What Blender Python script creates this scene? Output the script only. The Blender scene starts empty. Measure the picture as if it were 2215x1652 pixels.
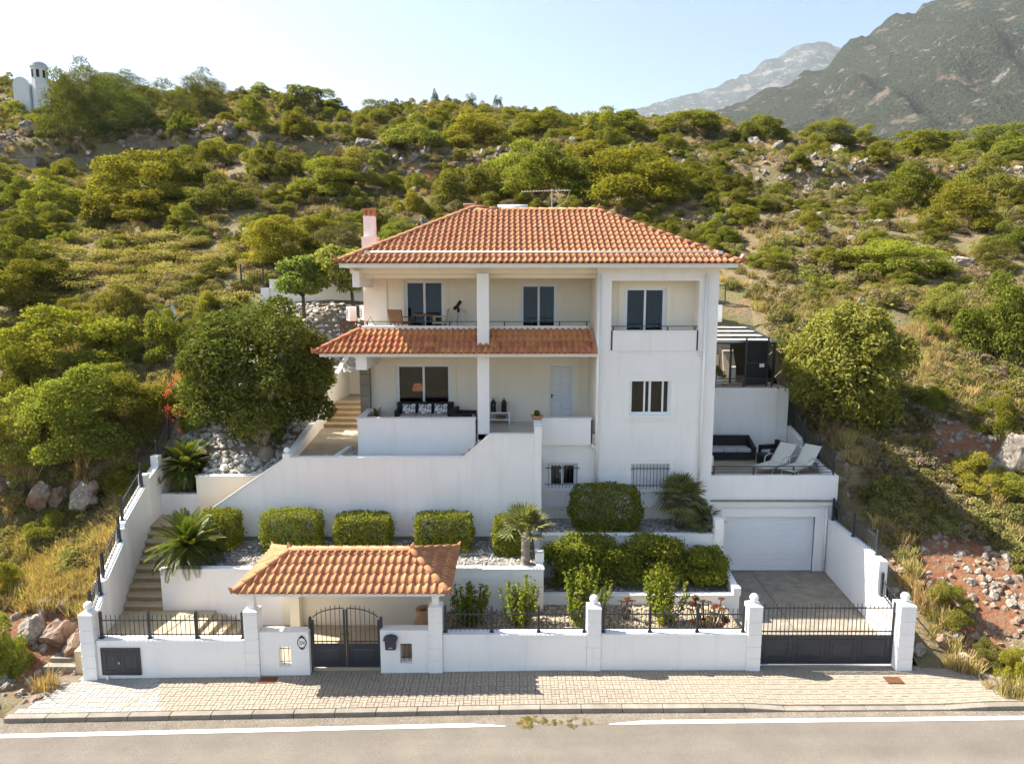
import bpy, bmesh, math, random
import numpy as np
from mathutils import Vector, Matrix, noise

R = math.radians
random.seed(7)
scn = bpy.context.scene
COL = scn.collection

# ---------------------------------------------------------------- camera
cam_d = bpy.data.cameras.new('camera')
cam = bpy.data.objects.new('camera', cam_d)
COL.objects.link(cam)
cam.location = (0.0, -17.05, 10.2)
cam.rotation_euler = (R(90 - 8), 0, 0)
cam_d.sensor_fit = 'HORIZONTAL'
cam_d.sensor_width = 36.0
cam_d.lens = 36.0 * 1478.0 / 2215.0
cam_d.clip_start = 0.2
cam_d.clip_end = 20000
scn.camera = cam

# ---------------------------------------------------------------- sky, sun, exposure
SUN = Vector((-1.8, 0.47, 1.95)).normalized()
elev = math.asin(SUN.z)
world = bpy.data.worlds.new('World')
scn.world = world
world.use_nodes = True
wn = world.node_tree
bg = wn.nodes['Background']
sky = wn.nodes.new('ShaderNodeTexSky')
sky.sky_type = 'NISHITA'
sky.sun_disc = False
sky.sun_elevation = elev
sky.sun_rotation = math.atan2(SUN.x, SUN.y)
sky.altitude = 50
sky.air_density = 1.0
sky.dust_density = 1.2
sky.ozone_density = 1.0
wn.links.new(sky.outputs[0], bg.inputs[0])
bg.inputs[1].default_value = 0.070
sun_d = bpy.data.lights.new('sun', 'SUN')
sun_d.energy = 5.0
sun_d.angle = R(0.53)
sun_d.color = (1.0, 0.94, 0.84)
sun = bpy.data.objects.new('sun', sun_d)
COL.objects.link(sun)
sun.rotation_euler = SUN.to_track_quat('Z', 'Y').to_euler()
scn.view_settings.view_transform = 'Standard'
scn.view_settings.look = 'None'
scn.view_settings.exposure = 1.76
scn.view_settings.gamma = 1.0
scn.view_settings.use_curve_mapping = False
scn.cycles.use_denoising = True
scn.cycles.max_bounces = 6
scn.cycles.diffuse_bounces = 3
scn.cycles.use_adaptive_sampling = True
scn.cycles.adaptive_threshold = 0.02
scn.cycles.glossy_bounces = 3
scn.cycles.transparent_max_bounces = 8
scn.cycles.volume_bounces = 0
scn.cycles.sample_clamp_indirect = 6.0

# ---------------------------------------------------------------- materials
MATS = {}
def nodes_of(m):
    m.use_nodes = True
    nt = m.node_tree
    return nt, nt.nodes['Principled BSDF']

def mat(name, c1, c2=None, scale=3.0, rough=0.8, bump=0.0, bscale=40.0, spec=0.3, metal=0.0, rnd=0.0, detail=6.0, coords='Object', lo=0.35, hi=0.65):
    """procedural paint/stone/metal: two tones mixed by noise, optional per-object shift and fine relief"""
    m = bpy.data.materials.new(name)
    nt, b = nodes_of(m)
    N, L = nt.nodes, nt.links
    c2 = c2 or tuple(0.86 * v for v in c1)
    tc = N.new('ShaderNodeTexCoord')
    src = tc.outputs['Object']
    if coords == 'World':
        g = N.new('ShaderNodeNewGeometry'); src = g.outputs['Position']
    nz = N.new('ShaderNodeTexNoise')
    nz.inputs['Scale'].default_value = scale
    nz.inputs['Detail'].default_value = detail
    nz.inputs['Roughness'].default_value = 0.62
    L.new(src, nz.inputs['Vector'])
    mr = N.new('ShaderNodeMapRange')
    mr.inputs[1].default_value = lo; mr.inputs[2].default_value = hi
    L.new(nz.outputs[0], mr.inputs[0])
    mx = N.new('ShaderNodeMix'); mx.data_type = 'RGBA'
    mx.inputs[6].default_value = (*c1, 1); mx.inputs[7].default_value = (*c2, 1)
    L.new(mr.outputs[0], mx.inputs[0])
    out = mx.outputs[2]
    if rnd > 0:
        oi = N.new('ShaderNodeObjectInfo')
        m2 = N.new('ShaderNodeMapRange')
        m2.inputs[3].default_value = 1 - rnd; m2.inputs[4].default_value = 1 + rnd
        L.new(oi.outputs['Random'], m2.inputs[0])
        hs = N.new('ShaderNodeHueSaturation')
        L.new(m2.outputs[0], hs.inputs['Value'])
        m3 = N.new('ShaderNodeMath'); m3.operation = 'MULTIPLY_ADD'
        m3.inputs[1].default_value = 0.03 * rnd / 0.2; m3.inputs[2].default_value = 0.5 - 0.015 * rnd / 0.2
        fr = N.new('ShaderNodeMath'); fr.operation = 'FRACT'
        mm = N.new('ShaderNodeMath'); mm.operation = 'MULTIPLY'; mm.inputs[1].default_value = 7.31
        L.new(oi.outputs['Random'], mm.inputs[0]); L.new(mm.outputs[0], fr.inputs[0]); L.new(fr.outputs[0], m3.inputs[0])
        L.new(m3.outputs[0], hs.inputs['Hue'])
        L.new(out, hs.inputs['Color'])
        out = hs.outputs[0]
    L.new(out, b.inputs['Base Color'])
    b.inputs['Roughness'].default_value = rough
    b.inputs['Metallic'].default_value = metal
    b.inputs['Specular IOR Level'].default_value = spec
    if bump > 0:
        n2 = N.new('ShaderNodeTexNoise'); n2.inputs['Scale'].default_value = bscale; n2.inputs['Detail'].default_value = 4
        L.new(src, n2.inputs['Vector'])
        bp = N.new('ShaderNodeBump'); bp.inputs['Strength'].default_value = bump; bp.inputs['Distance'].default_value = 0.02
        L.new(n2.outputs[0], bp.inputs['Height']); L.new(bp.outputs[0], b.inputs['Normal'])
    MATS[name] = m
    return m

M_WHITE = mat('white_stucco', (0.84, 0.825, 0.80), (0.79, 0.775, 0.75), scale=0.7, rough=0.9, bump=0.12, bscale=55, coords='World', lo=0.3, hi=0.75)
def weather(m, amount=0.26, tint=(0.52, 0.49, 0.43)):
    """faint rain streaks and grime on plaster: noise stretched down the wall, with a shape of its own"""
    nt, b = nodes_of(m)
    N, L = nt.nodes, nt.links
    old = b.inputs['Base Color'].links[0].from_socket
    g = N.new('ShaderNodeNewGeometry')
    mp = N.new('ShaderNodeMapping'); mp.inputs['Scale'].default_value = (2.6, 2.6, 0.22)
    L.new(g.outputs['Position'], mp.inputs['Vector'])
    nz = N.new('ShaderNodeTexNoise'); nz.inputs['Scale'].default_value = 1.6; nz.inputs['Detail'].default_value = 7; nz.inputs['Roughness'].default_value = 0.7
    L.new(mp.outputs[0], nz.inputs['Vector'])
    mr = N.new('ShaderNodeMapRange'); mr.inputs[1].default_value = 0.5; mr.inputs[2].default_value = 0.78; mr.inputs[4].default_value = amount
    L.new(nz.outputs[0], mr.inputs[0])
    mx = N.new('ShaderNodeMix'); mx.data_type = 'RGBA'
    mx.inputs[7].default_value = (*tint, 1)
    L.new(mr.outputs[0], mx.inputs[0]); L.new(old, mx.inputs[6])
    L.new(mx.outputs[2], b.inputs['Base Color'])
weather(M_WHITE)
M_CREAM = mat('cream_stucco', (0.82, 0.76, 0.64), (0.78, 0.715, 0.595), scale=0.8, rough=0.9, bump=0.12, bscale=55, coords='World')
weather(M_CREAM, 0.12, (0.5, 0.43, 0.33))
M_TRIM = mat('white_trim', (0.82, 0.81, 0.79), (0.78, 0.77, 0.75), scale=2, rough=0.7)
M_PVC = mat('white_frame', (0.80, 0.81, 0.83), (0.77, 0.78, 0.80), scale=3, rough=0.35, spec=0.5)
M_DOOR = mat('door_paint', (0.66, 0.70, 0.74), (0.62, 0.66, 0.70), scale=3, rough=0.4, spec=0.5)
M_TILE = mat('roof_tile', (0.50, 0.240, 0.118), (0.41, 0.175, 0.080), scale=3.2, rough=0.85, bump=0.15, bscale=30, rnd=0.11, coords='World')
M_TILED = mat('roof_tile_weathered', (0.50, 0.205, 0.095), (0.41, 0.150, 0.066), scale=4, rough=0.9, bump=0.2, bscale=30, rnd=0.20, coords='World')
M_MORTAR = mat('mortar', (0.42, 0.38, 0.32), (0.33, 0.29, 0.24), scale=6, rough=0.95, bump=0.4, bscale=30)
M_IRON = mat('dark_iron', (0.030, 0.036, 0.046), (0.022, 0.026, 0.034), scale=6, rough=0.42, spec=0.5)
M_BLACK = mat('black_wicker', (0.012, 0.012, 0.014), (0.02, 0.02, 0.022), scale=30, rough=0.6, bump=0.3, bscale=120)
M_CUSH = mat('grey_cushion', (0.42, 0.41, 0.40), (0.36, 0.35, 0.34), scale=8, rough=0.95)
M_PATT = mat('patterned_cushion', (0.75, 0.73, 0.70), (0.10, 0.10, 0.11), scale=14, rough=0.95, lo=0.47, hi=0.53, detail=2)
M_STEP = mat('step_stone', (0.56, 0.45, 0.29), (0.47, 0.36, 0.22), scale=3, rough=0.85, bump=0.2, bscale=40, coords='World')
M_RISER = mat('riser_tile', (0.42, 0.27, 0.14), (0.34, 0.21, 0.10), scale=4, rough=0.85, coords='World')
M_PATH = mat('path_concrete', (0.44, 0.36, 0.26), (0.36, 0.29, 0.20), scale=2, rough=0.9, bump=0.2, bscale=40, coords='World')
M_FLOOR = mat('porch_tile', (0.55, 0.53, 0.48), (0.5, 0.48, 0.43), scale=2, rough=0.3, spec=0.5)
M_DECK = mat('terrace_tile', (0.40, 0.32, 0.24), (0.34, 0.27, 0.2), scale=2, rough=0.7, coords='World')
M_PAVER = mat('paver', (0.295, 0.248, 0.193), (0.255, 0.212, 0.162), scale=9, rough=0.9, bump=0.3, bscale=60, rnd=0.10, coords='World')
M_PAVERW = mat('paver_pale', (0.37, 0.345, 0.305), (0.315, 0.295, 0.262), scale=9, rough=0.9, bump=0.3, bscale=60, rnd=0.14, coords='World')
M_JOINT = mat('joint_sand', (0.175, 0.145, 0.105), (0.13, 0.107, 0.08), scale=10, rough=1.0, coords='World')
M_KERB = mat('kerb_concrete', (0.27, 0.238, 0.195), (0.205, 0.178, 0.142), scale=2.5, rough=0.95, bump=0.4, bscale=40, rnd=0.08, coords='World')
M_ASPH = mat('asphalt', (0.182, 0.159, 0.130), (0.155, 0.134, 0.110), scale=0.9, rough=0.95, bump=0.6, bscale=140, coords='World')
M_ASPH2 = mat('asphalt_edge', (0.200, 0.171, 0.136), (0.155, 0.130, 0.102), scale=3, rough=0.95, bump=0.5, bscale=120, coords='World')
def speckle(m, amount=0.35, scale=70):
    """pale and dark aggregate grains and long faint wheel bands in the road surface"""
    nt, b = nodes_of(m); N, L = nt.nodes, nt.links
    old = b.inputs['Base Color'].links[0].from_socket
    g = N.new('ShaderNodeNewGeometry')
    nz = N.new('ShaderNodeTexNoise'); nz.inputs['Scale'].default_value = scale; nz.inputs['Detail'].default_value = 3; L.new(g.outputs['Position'], nz.inputs['Vector'])
    mr = N.new('ShaderNodeMapRange'); mr.inputs[1].default_value = 0.3; mr.inputs[2].default_value = 0.7; mr.inputs[3].default_value = 1-amount; mr.inputs[4].default_value = 1+amount; L.new(nz.outputs[0], mr.inputs[0])
    mp = N.new('ShaderNodeMapping'); mp.inputs['Scale'].default_value = (0.05, 1.1, 1); L.new(g.outputs['Position'], mp.inputs['Vector'])
    n2 = N.new('ShaderNodeTexNoise'); n2.inputs['Scale'].default_value = 1.0; n2.inputs['Detail'].default_value = 5; L.new(mp.outputs[0], n2.inputs['Vector'])
    m2 = N.new('ShaderNodeMapRange'); m2.inputs[1].default_value = 0.3; m2.inputs[2].default_value = 0.7; m2.inputs[3].default_value = 0.86; m2.inputs[4].default_value = 1.12; L.new(n2.outputs[0], m2.inputs[0])
    mu = N.new('ShaderNodeMath'); mu.operation = 'MULTIPLY'; L.new(mr.outputs[0], mu.inputs[0]); L.new(m2.outputs[0], mu.inputs[1])
    hs = N.new('ShaderNodeHueSaturation'); L.new(mu.outputs[0], hs.inputs['Value']); L.new(old, hs.inputs['Color'])
    L.new(hs.outputs[0], b.inputs['Base Color'])
speckle(M_ASPH); speckle(M_ASPH2, 0.45, 40); speckle(M_KERB, 0.25, 60)
M_LINE = mat('road_paint', (0.66, 0.62, 0.56), (0.56, 0.52, 0.46), scale=6, rough=0.8, coords='World', bump=0.3, bscale=120)
M_RUST = mat('rusty_iron', (0.17, 0.075, 0.035), (0.11, 0.05, 0.03), scale=9, rough=0.9, bump=0.5, bscale=50)
M_CONC = mat('driveway_concrete', (0.31, 0.27, 0.212), (0.20, 0.172, 0.132), scale=2.6, rough=0.9, bump=0.3, bscale=50, coords='World')
speckle(M_CONC, 0.18, 40)
M_GARAGE = mat('garage_door_paint', (0.72, 0.75, 0.78), (0.69, 0.72, 0.75), scale=3, rough=0.45, spec=0.5)
M_BARK = mat('bark', (0.30, 0.26, 0.21), (0.2, 0.17, 0.13), scale=12, rough=0.95, bump=0.6, bscale=30)
M_BARKD = mat('dark_bark', (0.12, 0.09, 0.065), (0.07, 0.055, 0.04), scale=14, rough=0.95, bump=0.6, bscale=30)
M_CLAY = mat('terracotta_pot', (0.45, 0.26, 0.13), (0.38, 0.2, 0.1), scale=5, rough=0.85)
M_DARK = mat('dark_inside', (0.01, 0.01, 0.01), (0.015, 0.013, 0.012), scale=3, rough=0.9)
M_NAVY = mat('navy_enamel', (0.02, 0.027, 0.05), (0.016, 0.022, 0.042), scale=5, rough=0.35, spec=0.5)
M_SIGN = mat('sign_enamel', (0.85, 0.85, 0.83), (0.82, 0.82, 0.80), scale=5, rough=0.4)
M_GLAMP = mat('ball_plastic', (0.85, 0.84, 0.82), (0.82, 0.81, 0.79), scale=3, rough=0.5)
M_WOOD = mat('brown_wood', (0.22, 0.11, 0.05), (0.15, 0.07, 0.03), scale=10, rough=0.6)
M_CANVAS = mat('lounger_mesh', (0.62, 0.60, 0.50), (0.57, 0.55, 0.46), scale=12, rough=0.9)
M_ALU = mat('brushed_aluminium', (0.55, 0.56, 0.58), (0.48, 0.49, 0.5), scale=8, rough=0.35, metal=0.8)
M_PLAST = mat('ac_plastic', (0.72, 0.70, 0.65), (0.68, 0.66, 0.61), scale=4, rough=0.5)
M_PERG = mat('pergola_panel', (0.68, 0.66, 0.60), (0.62, 0.60, 0.54), scale=3, rough=0.6)
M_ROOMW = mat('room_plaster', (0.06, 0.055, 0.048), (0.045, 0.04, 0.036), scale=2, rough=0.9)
M_CURT = mat('room_curtain', (0.30, 0.28, 0.26), (0.22, 0.21, 0.2), scale=5, rough=0.9)
M_GRAN = mat('grey_block', (0.30, 0.26, 0.21), (0.25, 0.22, 0.175), scale=4, rough=0.9, bump=0.2, bscale=40)
M_ROCK = mat('limestone', (0.33, 0.295, 0.245), (0.15, 0.125, 0.10), scale=3.5, rough=0.95, bump=0.8, bscale=9, rnd=0.2)
M_ROCKR = mat('red_stained_rock', (0.29, 0.225, 0.165), (0.17, 0.10, 0.06), scale=1.6, rough=0.95, bump=0.8, bscale=8, rnd=0.2)
M_STONEW = mat('white_stone', (0.50, 0.475, 0.43), (0.34, 0.32, 0.285), scale=2.5, rough=0.9, bump=0.4, bscale=10, rnd=0.2)
M_GRAVEL = mat('grey_gravel', (0.36, 0.345, 0.32), (0.26, 0.25, 0.23), scale=2.5, rough=0.95, bump=0.4, bscale=10, rnd=0.45)
M_GRAVB = mat('beige_gravel', (0.46, 0.38, 0.27), (0.34, 0.27, 0.18), scale=2.5, rough=0.95, bump=0.4, bscale=10, rnd=0.35)
M_BED = mat('planting_soil', (0.17, 0.13, 0.09), (0.24, 0.2, 0.15), scale=5, rough=1.0, bump=0.5, bscale=20, coords='World')
M_CHAP = mat('chapel_white', (0.72, 0.72, 0.70), (0.66, 0.66, 0.64), scale=1, rough=0.9)
M_CHAPD = mat('chapel_dome', (0.45, 0.50, 0.55), (0.40, 0.45, 0.50), scale=1, rough=0.7)

def glass_mat():
    m = bpy.data.materials.new('window_glass')
    nt, b = nodes_of(m)
    N, L = nt.nodes, nt.links
    tr = N.new('ShaderNodeBsdfTransparent'); tr.inputs[0].default_value = (0.24, 0.31, 0.40, 1)
    gl = N.new('ShaderNodeBsdfGlossy'); gl.inputs['Roughness'].default_value = 0.01; gl.inputs[0].default_value = (0.75, 0.85, 1, 1)
    fr = N.new('ShaderNodeFresnel'); fr.inputs[0].default_value = 1.6
    mx = N.new('ShaderNodeMixShader')
    L.new(fr.outputs[0], mx.inputs[0]); L.new(tr.outputs[0], mx.inputs[1]); L.new(gl.outputs[0], mx.inputs[2])
    L.new(mx.outputs[0], N['Material Output'].inputs[0])
    return m
M_GLASS = glass_mat()

def leaf_mat(name, c1, c2, trans=0.35, rough=0.55, spec=0.25, hue=0.03, val=0.3):
    """leaf: tone per leaf (face attribute lv), shift per plant (random) and the plant's own tint (object colour); light passes through"""
    m = bpy.data.materials.new(name)
    nt, b = nodes_of(m)
    N, L = nt.nodes, nt.links
    at = N.new('ShaderNodeAttribute'); at.attribute_name = 'lv'
    mx = N.new('ShaderNodeMix'); mx.data_type = 'RGBA'
    mx.inputs[6].default_value = (*c1, 1); mx.inputs[7].default_value = (*c2, 1)
    L.new(at.outputs['Fac'], mx.inputs[0])
    oi = N.new('ShaderNodeObjectInfo')
    mr = N.new('ShaderNodeMapRange'); mr.inputs[3].default_value = 1 - val; mr.inputs[4].default_value = 1 + val
    L.new(oi.outputs['Random'], mr.inputs[0])
    mm = N.new('ShaderNodeMath'); mm.operation = 'MULTIPLY'; mm.inputs[1].default_value = 13.7
    fr = N.new('ShaderNodeMath'); fr.operation = 'FRACT'
    mh = N.new('ShaderNodeMapRange'); mh.inputs[3].default_value = 0.5 - hue; mh.inputs[4].default_value = 0.5 + hue
    L.new(oi.outputs['Random'], mm.inputs[0]); L.new(mm.outputs[0], fr.inputs[0]); L.new(fr.outputs[0], mh.inputs[0])
    hs = N.new('ShaderNodeHueSaturation')
    L.new(mh.outputs[0], hs.inputs['Hue']); L.new(mr.outputs[0], hs.inputs['Value']); L.new(mx.outputs[2], hs.inputs['Color'])
    ml = N.new('ShaderNodeMix'); ml.data_type = 'RGBA'; ml.blend_type = 'MULTIPLY'; ml.inputs[0].default_value = 1
    L.new(hs.outputs[0], ml.inputs[6]); L.new(oi.outputs['Color'], ml.inputs[7])
    if spec < 0.3:
        nt.nodes.remove(b); b = N.new('ShaderNodeBsdfDiffuse'); L.new(ml.outputs[2], b.inputs['Color'])
    else:
        L.new(ml.outputs[2], b.inputs['Base Color'])
        b.inputs['Roughness'].default_value = rough
        b.inputs['Specular IOR Level'].default_value = spec
    tl = N.new('ShaderNodeBsdfTranslucent')
    warm = N.new('ShaderNodeMix'); warm.data_type = 'RGBA'; warm.blend_type = 'MULTIPLY'; warm.inputs[0].default_value = 1
    warm.inputs[7].default_value = (1.15, 1.15, 0.5, 1)
    L.new(ml.outputs[2], warm.inputs[6]); L.new(warm.outputs[2], tl.inputs[0])
    ms = N.new('ShaderNodeMixShader'); ms.inputs[0].default_value = trans
    L.new(b.outputs[0], ms.inputs[1]); L.new(tl.outputs[0], ms.inputs[2])
    L.new(ms.outputs[0], N['Material Output'].inputs[0])
    MATS[name] = m
    return m

L_BUSH = leaf_mat('bush_leaf', (0.128, 0.136, 0.026), (0.265, 0.258, 0.056), trans=0.48, hue=0.016, val=0.22)
L_TREE = leaf_mat('dark_tree_leaf', (0.068, 0.088, 0.019), (0.155, 0.172, 0.038), rough=0.45, spec=0.28, trans=0.25, val=0.1)
L_HEDGE = leaf_mat('hedge_leaf', (0.120, 0.145, 0.018), (0.275, 0.275, 0.042), rough=0.4, spec=0.28, val=0.06, hue=0.006)
L_PALE = leaf_mat('pale_leaf', (0.165, 0.190, 0.036), (0.345, 0.35, 0.092), trans=0.4, val=0.1)
L_SCRUB = leaf_mat('scrub_leaf', (0.165, 0.155, 0.050), (0.285, 0.255, 0.095), hue=0.035, val=0.35)
L_DRY = leaf_mat('dry_twig', (0.23, 0.185, 0.125), (0.33, 0.265, 0.18), hue=0.02, val=0.35)
L_STRAW = leaf_mat('straw_grass', (0.36, 0.27, 0.12), (0.48, 0.37, 0.17), hue=0.02, val=0.25)
L_YELL = leaf_mat('yellow_umbel', (0.30, 0.255, 0.085), (0.37, 0.315, 0.125), hue=0.02, val=0.2)
L_FERN = leaf_mat('feathery_needle', (0.095, 0.105, 0.032), (0.165, 0.165, 0.058), val=0.15)
L_PALM = leaf_mat('cycad_leaflet', (0.075, 0.105, 0.016), (0.165, 0.185, 0.032), rough=0.35, spec=0.5, trans=0.3, val=0.25)
L_FAN = leaf_mat('fan_palm_blade', (0.14, 0.155, 0.060), (0.25, 0.25, 0.11), rough=0.5, val=0.25)
L_RED = leaf_mat('red_petal', (0.55, 0.05, 0.035), (0.62, 0.11, 0.06), hue=0.01, val=0.1)
L_AEON = leaf_mat('succulent_leaf', (0.13, 0.030, 0.020), (0.085, 0.095, 0.030), hue=0.02, val=0.2)
L_AGAVE = leaf_mat('agave_blade', (0.26, 0.31, 0.30), (0.33, 0.37, 0.35), trans=0.1, val=0.1)

def terrain_mat():
    m = bpy.data.materials.new('hillside_soil')
    nt, b = nodes_of(m)
    N, L = nt.nodes, nt.links
    g = N.new('ShaderNodeNewGeometry')
    def nz(scale, detail=6, rough=0.6):
        n = N.new('ShaderNodeTexNoise'); n.inputs['Scale'].default_value = scale
        n.inputs['Detail'].default_value = detail; n.inputs['Roughness'].default_value = rough
        L.new(g.outputs['Position'], n.inputs['Vector']); return n.outputs[0]
    def rng(s, a, bb):
        r = N.new('ShaderNodeMapRange'); r.inputs[1].default_value = a; r.inputs[2].default_value = bb
        L.new(s, r.inputs[0]); return r.outputs[0]
    def mix(f, A, B):
        x = N.new('ShaderNodeMix'); x.data_type = 'RGBA'
        L.new(f, x.inputs[0])
        for i, c in ((6, A), (7, B)):
            if isinstance(c, tuple): x.inputs[i].default_value = (*c, 1)
            else: L.new(c, x.inputs[i])
        return x.outputs[2]
    c = mix(rng(nz(0.9), 0.35, 0.65), (0.170, 0.128, 0.070), (0.235, 0.183, 0.105))
    c = mix(rng(nz(3.5, 8, 0.7), 0.55, 0.68), c, (0.27, 0.25, 0.215))
    c = mix(rng(nz(0.16, 3), 0.60, 0.70), c, (0.34, 0.130, 0.062))
    c = mix(rng(nz(7, 6, 0.7), 0.56, 0.66), c, (0.13, 0.115, 0.055))
    c = mix(rng(nz(0.35, 5), 0.46, 0.62), c, (0.155, 0.14, 0.065))
    # red earth where the banks were cut beside the pavement
    wob = N.new('ShaderNodeTexNoise'); wob.inputs['Scale'].default_value = 1.3; wob.inputs['Detail'].default_value = 6
    L.new(g.outputs['Position'], wob.inputs['Vector'])
    for (cx, cy, rad) in ((-12.9, 1.1, 1.9), (14.0, 2.6, 1.9), (16.6, 7.4, 1.6), (13.2, 1.0, 0.9)):
        vd = N.new('ShaderNodeVectorMath'); vd.operation = 'DISTANCE'; vd.inputs[1].default_value = (cx, cy, 0.6*cy)
        L.new(g.outputs['Position'], vd.inputs[0])
        ad = N.new('ShaderNodeMath'); ad.operation = 'MULTIPLY_ADD'; ad.inputs[1].default_value = 3.2; L.new(wob.outputs[0], ad.inputs[0]); L.new(vd.outputs['Value'], ad.inputs[2])
        r = N.new('ShaderNodeMapRange'); r.inputs[1].default_value = rad+1.9; r.inputs[2].default_value = rad+1.3; L.new(ad.outputs[0], r.inputs[0])
        c = mix(r.outputs[0], c, mix(rng(nz(5, 6, 0.7), 0.4, 0.6), (0.245, 0.090, 0.045), (0.23, 0.14, 0.085)))
    L.new(c, b.inputs['Base Color'])
    b.inputs['Roughness'].default_value = 1.0
    b.inputs['Specular IOR Level'].default_value = 0.1
    bp = N.new('ShaderNodeBump'); bp.inputs['Strength'].default_value = 0.9; bp.inputs['Distance'].default_value = 0.15
    L.new(nz(4, 8, 0.7), bp.inputs['Height']); L.new(bp.outputs[0], b.inputs['Normal'])
    return m
M_TERR = terrain_mat()

# ---------------------------------------------------------------- builders
def mk(name, me, m=None, parent=None):
    o = bpy.data.objects.new(name, me)
    COL.objects.link(o)
    if parent is not None: o.parent = parent
    if m is not None and me is not None and not me.materials: me.materials.append(m)
    return o

def tag(o, label, cat, group=None):
    o['label'] = label; o['category'] = cat
    if group: o['group'] = group
    return o
def struct(o, label=None):
    o['kind'] = 'structure'
    if label: o['label'] = label
    return o
def stuff(o, label=None, cat=None):
    o['kind'] = 'stuff'
    if label: o['label'] = label
    if cat: o['category'] = cat
    return o
def empty(name, loc=(0, 0, 0), rz=0.0):
    o = bpy.data.objects.new(name, None)
    COL.objects.link(o); o.location = loc; o.rotation_euler = (0, 0, rz)
    o.empty_display_size = 0.1
    return o

class MB:
    def __init__(s): s.v = []; s.f = []
    def add(s, vs, fs):
        n = len(s.v); s.v += [tuple(p) for p in vs]; s.f += [tuple(i + n for i in f) for f in fs]; return s
    def box(s, x0, x1, y0, y1, z0, z1):
        return s.add([(x0,y0,z0),(x1,y0,z0),(x1,y1,z0),(x0,y1,z0),(x0,y0,z1),(x1,y0,z1),(x1,y1,z1),(x0,y1,z1)],
                     [(0,3,2,1),(4,5,6,7),(0,1,5,4),(1,2,6,5),(2,3,7,6),(3,0,4,7)])
    def hexa(s, lo, hi):
        """prism between two 4-point loops"""
        return s.add(list(lo) + list(hi), [(3,2,1,0),(4,5,6,7),(0,1,5,4),(1,2,6,5),(2,3,7,6),(3,0,4,7)])
    def quad(s, *p): return s.add(p, [tuple(range(len(p)))])
    def prism_y(s, pts, y0, y1):
        """polygon in x,z (counter-clockwise seen from -y) pushed from y0 back to y1"""
        n = len(pts)
        vs = [(x, y0, z) for x, z in pts] + [(x, y1, z) for x, z in pts]
        fs = [tuple(range(n)), tuple(range(2*n-1, n-1, -1))] + [(i, i+n, (i+1) % n + n, (i+1) % n) for i in range(n)]
        return s.add(vs, fs)
    def prism_z(s, pts, z0, z1):
        n = len(pts)
        vs = [(x, y, z0) for x, y in pts] + [(x, y, z1) for x, y in pts]
        fs = [tuple(range(n-1, -1, -1)), tuple(range(n, 2*n))] + [(i, (i+1) % n, (i+1) % n + n, i+n) for i in range(n)]
        return s.add(vs, fs)
    def tube(s, pts, r, n=8, r1=None):
        pts = [Vector(p) for p in pts]; k = len(pts); base = len(s.v)
        r1 = r if r1 is None else r1
        up = Vector((0, 0, 1))
        for i, p in enumerate(pts):
            t = (pts[min(i+1, k-1)] - pts[max(i-1, 0)]).normalized()
            a = t.cross(up)
            if a.length < 1e-3: a = t.cross(Vector((0, 1, 0)))
            a.normalize(); b = t.cross(a)
            rr = r + (r1 - r) * i / max(1, k-1)
            for j in range(n):
                q = 2*math.pi*j/n
                s.v.append(tuple(p + (a*math.cos(q) + b*math.sin(q))*rr))
        for i in range(k-1):
            for j in range(n):
                s.f.append((base+i*n+j, base+i*n+(j+1) % n, base+(i+1)*n+(j+1) % n, base+(i+1)*n+j))
        s.f.append(tuple(base+j for j in range(n-1, -1, -1)))
        s.f.append(tuple(base+(k-1)*n+j for j in range(n)))
        return s
    def lathe(s, prof, n=16, c=(0, 0, 0)):
        base = len(s.v)
        for r, z in prof:
            for j in range(n):
                q = 2*math.pi*j/n
                s.v.append((c[0]+r*math.cos(q), c[1]+r*math.sin(q), c[2]+z))
        for i in range(len(prof)-1):
            for j in range(n):
                s.f.append((base+i*n+j, base+i*n+(j+1) % n, base+(i+1)*n+(j+1) % n, base+(i+1)*n+j))
        s.f.append(tuple(base+j for j in range(n-1, -1, -1)))
        s.f.append(tuple(base+(len(prof)-1)*n+j for j in range(n)))
        return s
    def mesh(s, name, m=None, smooth=False):
        me = bpy.data.meshes.new(name)
        me.from_pydata(s.v, [], s.f); me.update()
        if smooth: me.shade_smooth()
        if m: me.materials.append(m)
        return me
    def build(s, name, m, parent=None, smooth=False, bevel=0.0):
        o = mk(name, s.mesh(name, m, smooth), None, parent)
        if bevel:
            md = o.modifiers.new('bevel', 'BEVEL'); md.width = bevel; md.segments = 2; md.limit_method = 'ANGLE'
        return o

def box(name, m, parent, x0, x1, y0, y1, z0, z1, bevel=0.0):
    return MB().box(x0, x1, y0, y1, z0, z1).build(name, m, parent, bevel=bevel)

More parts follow.
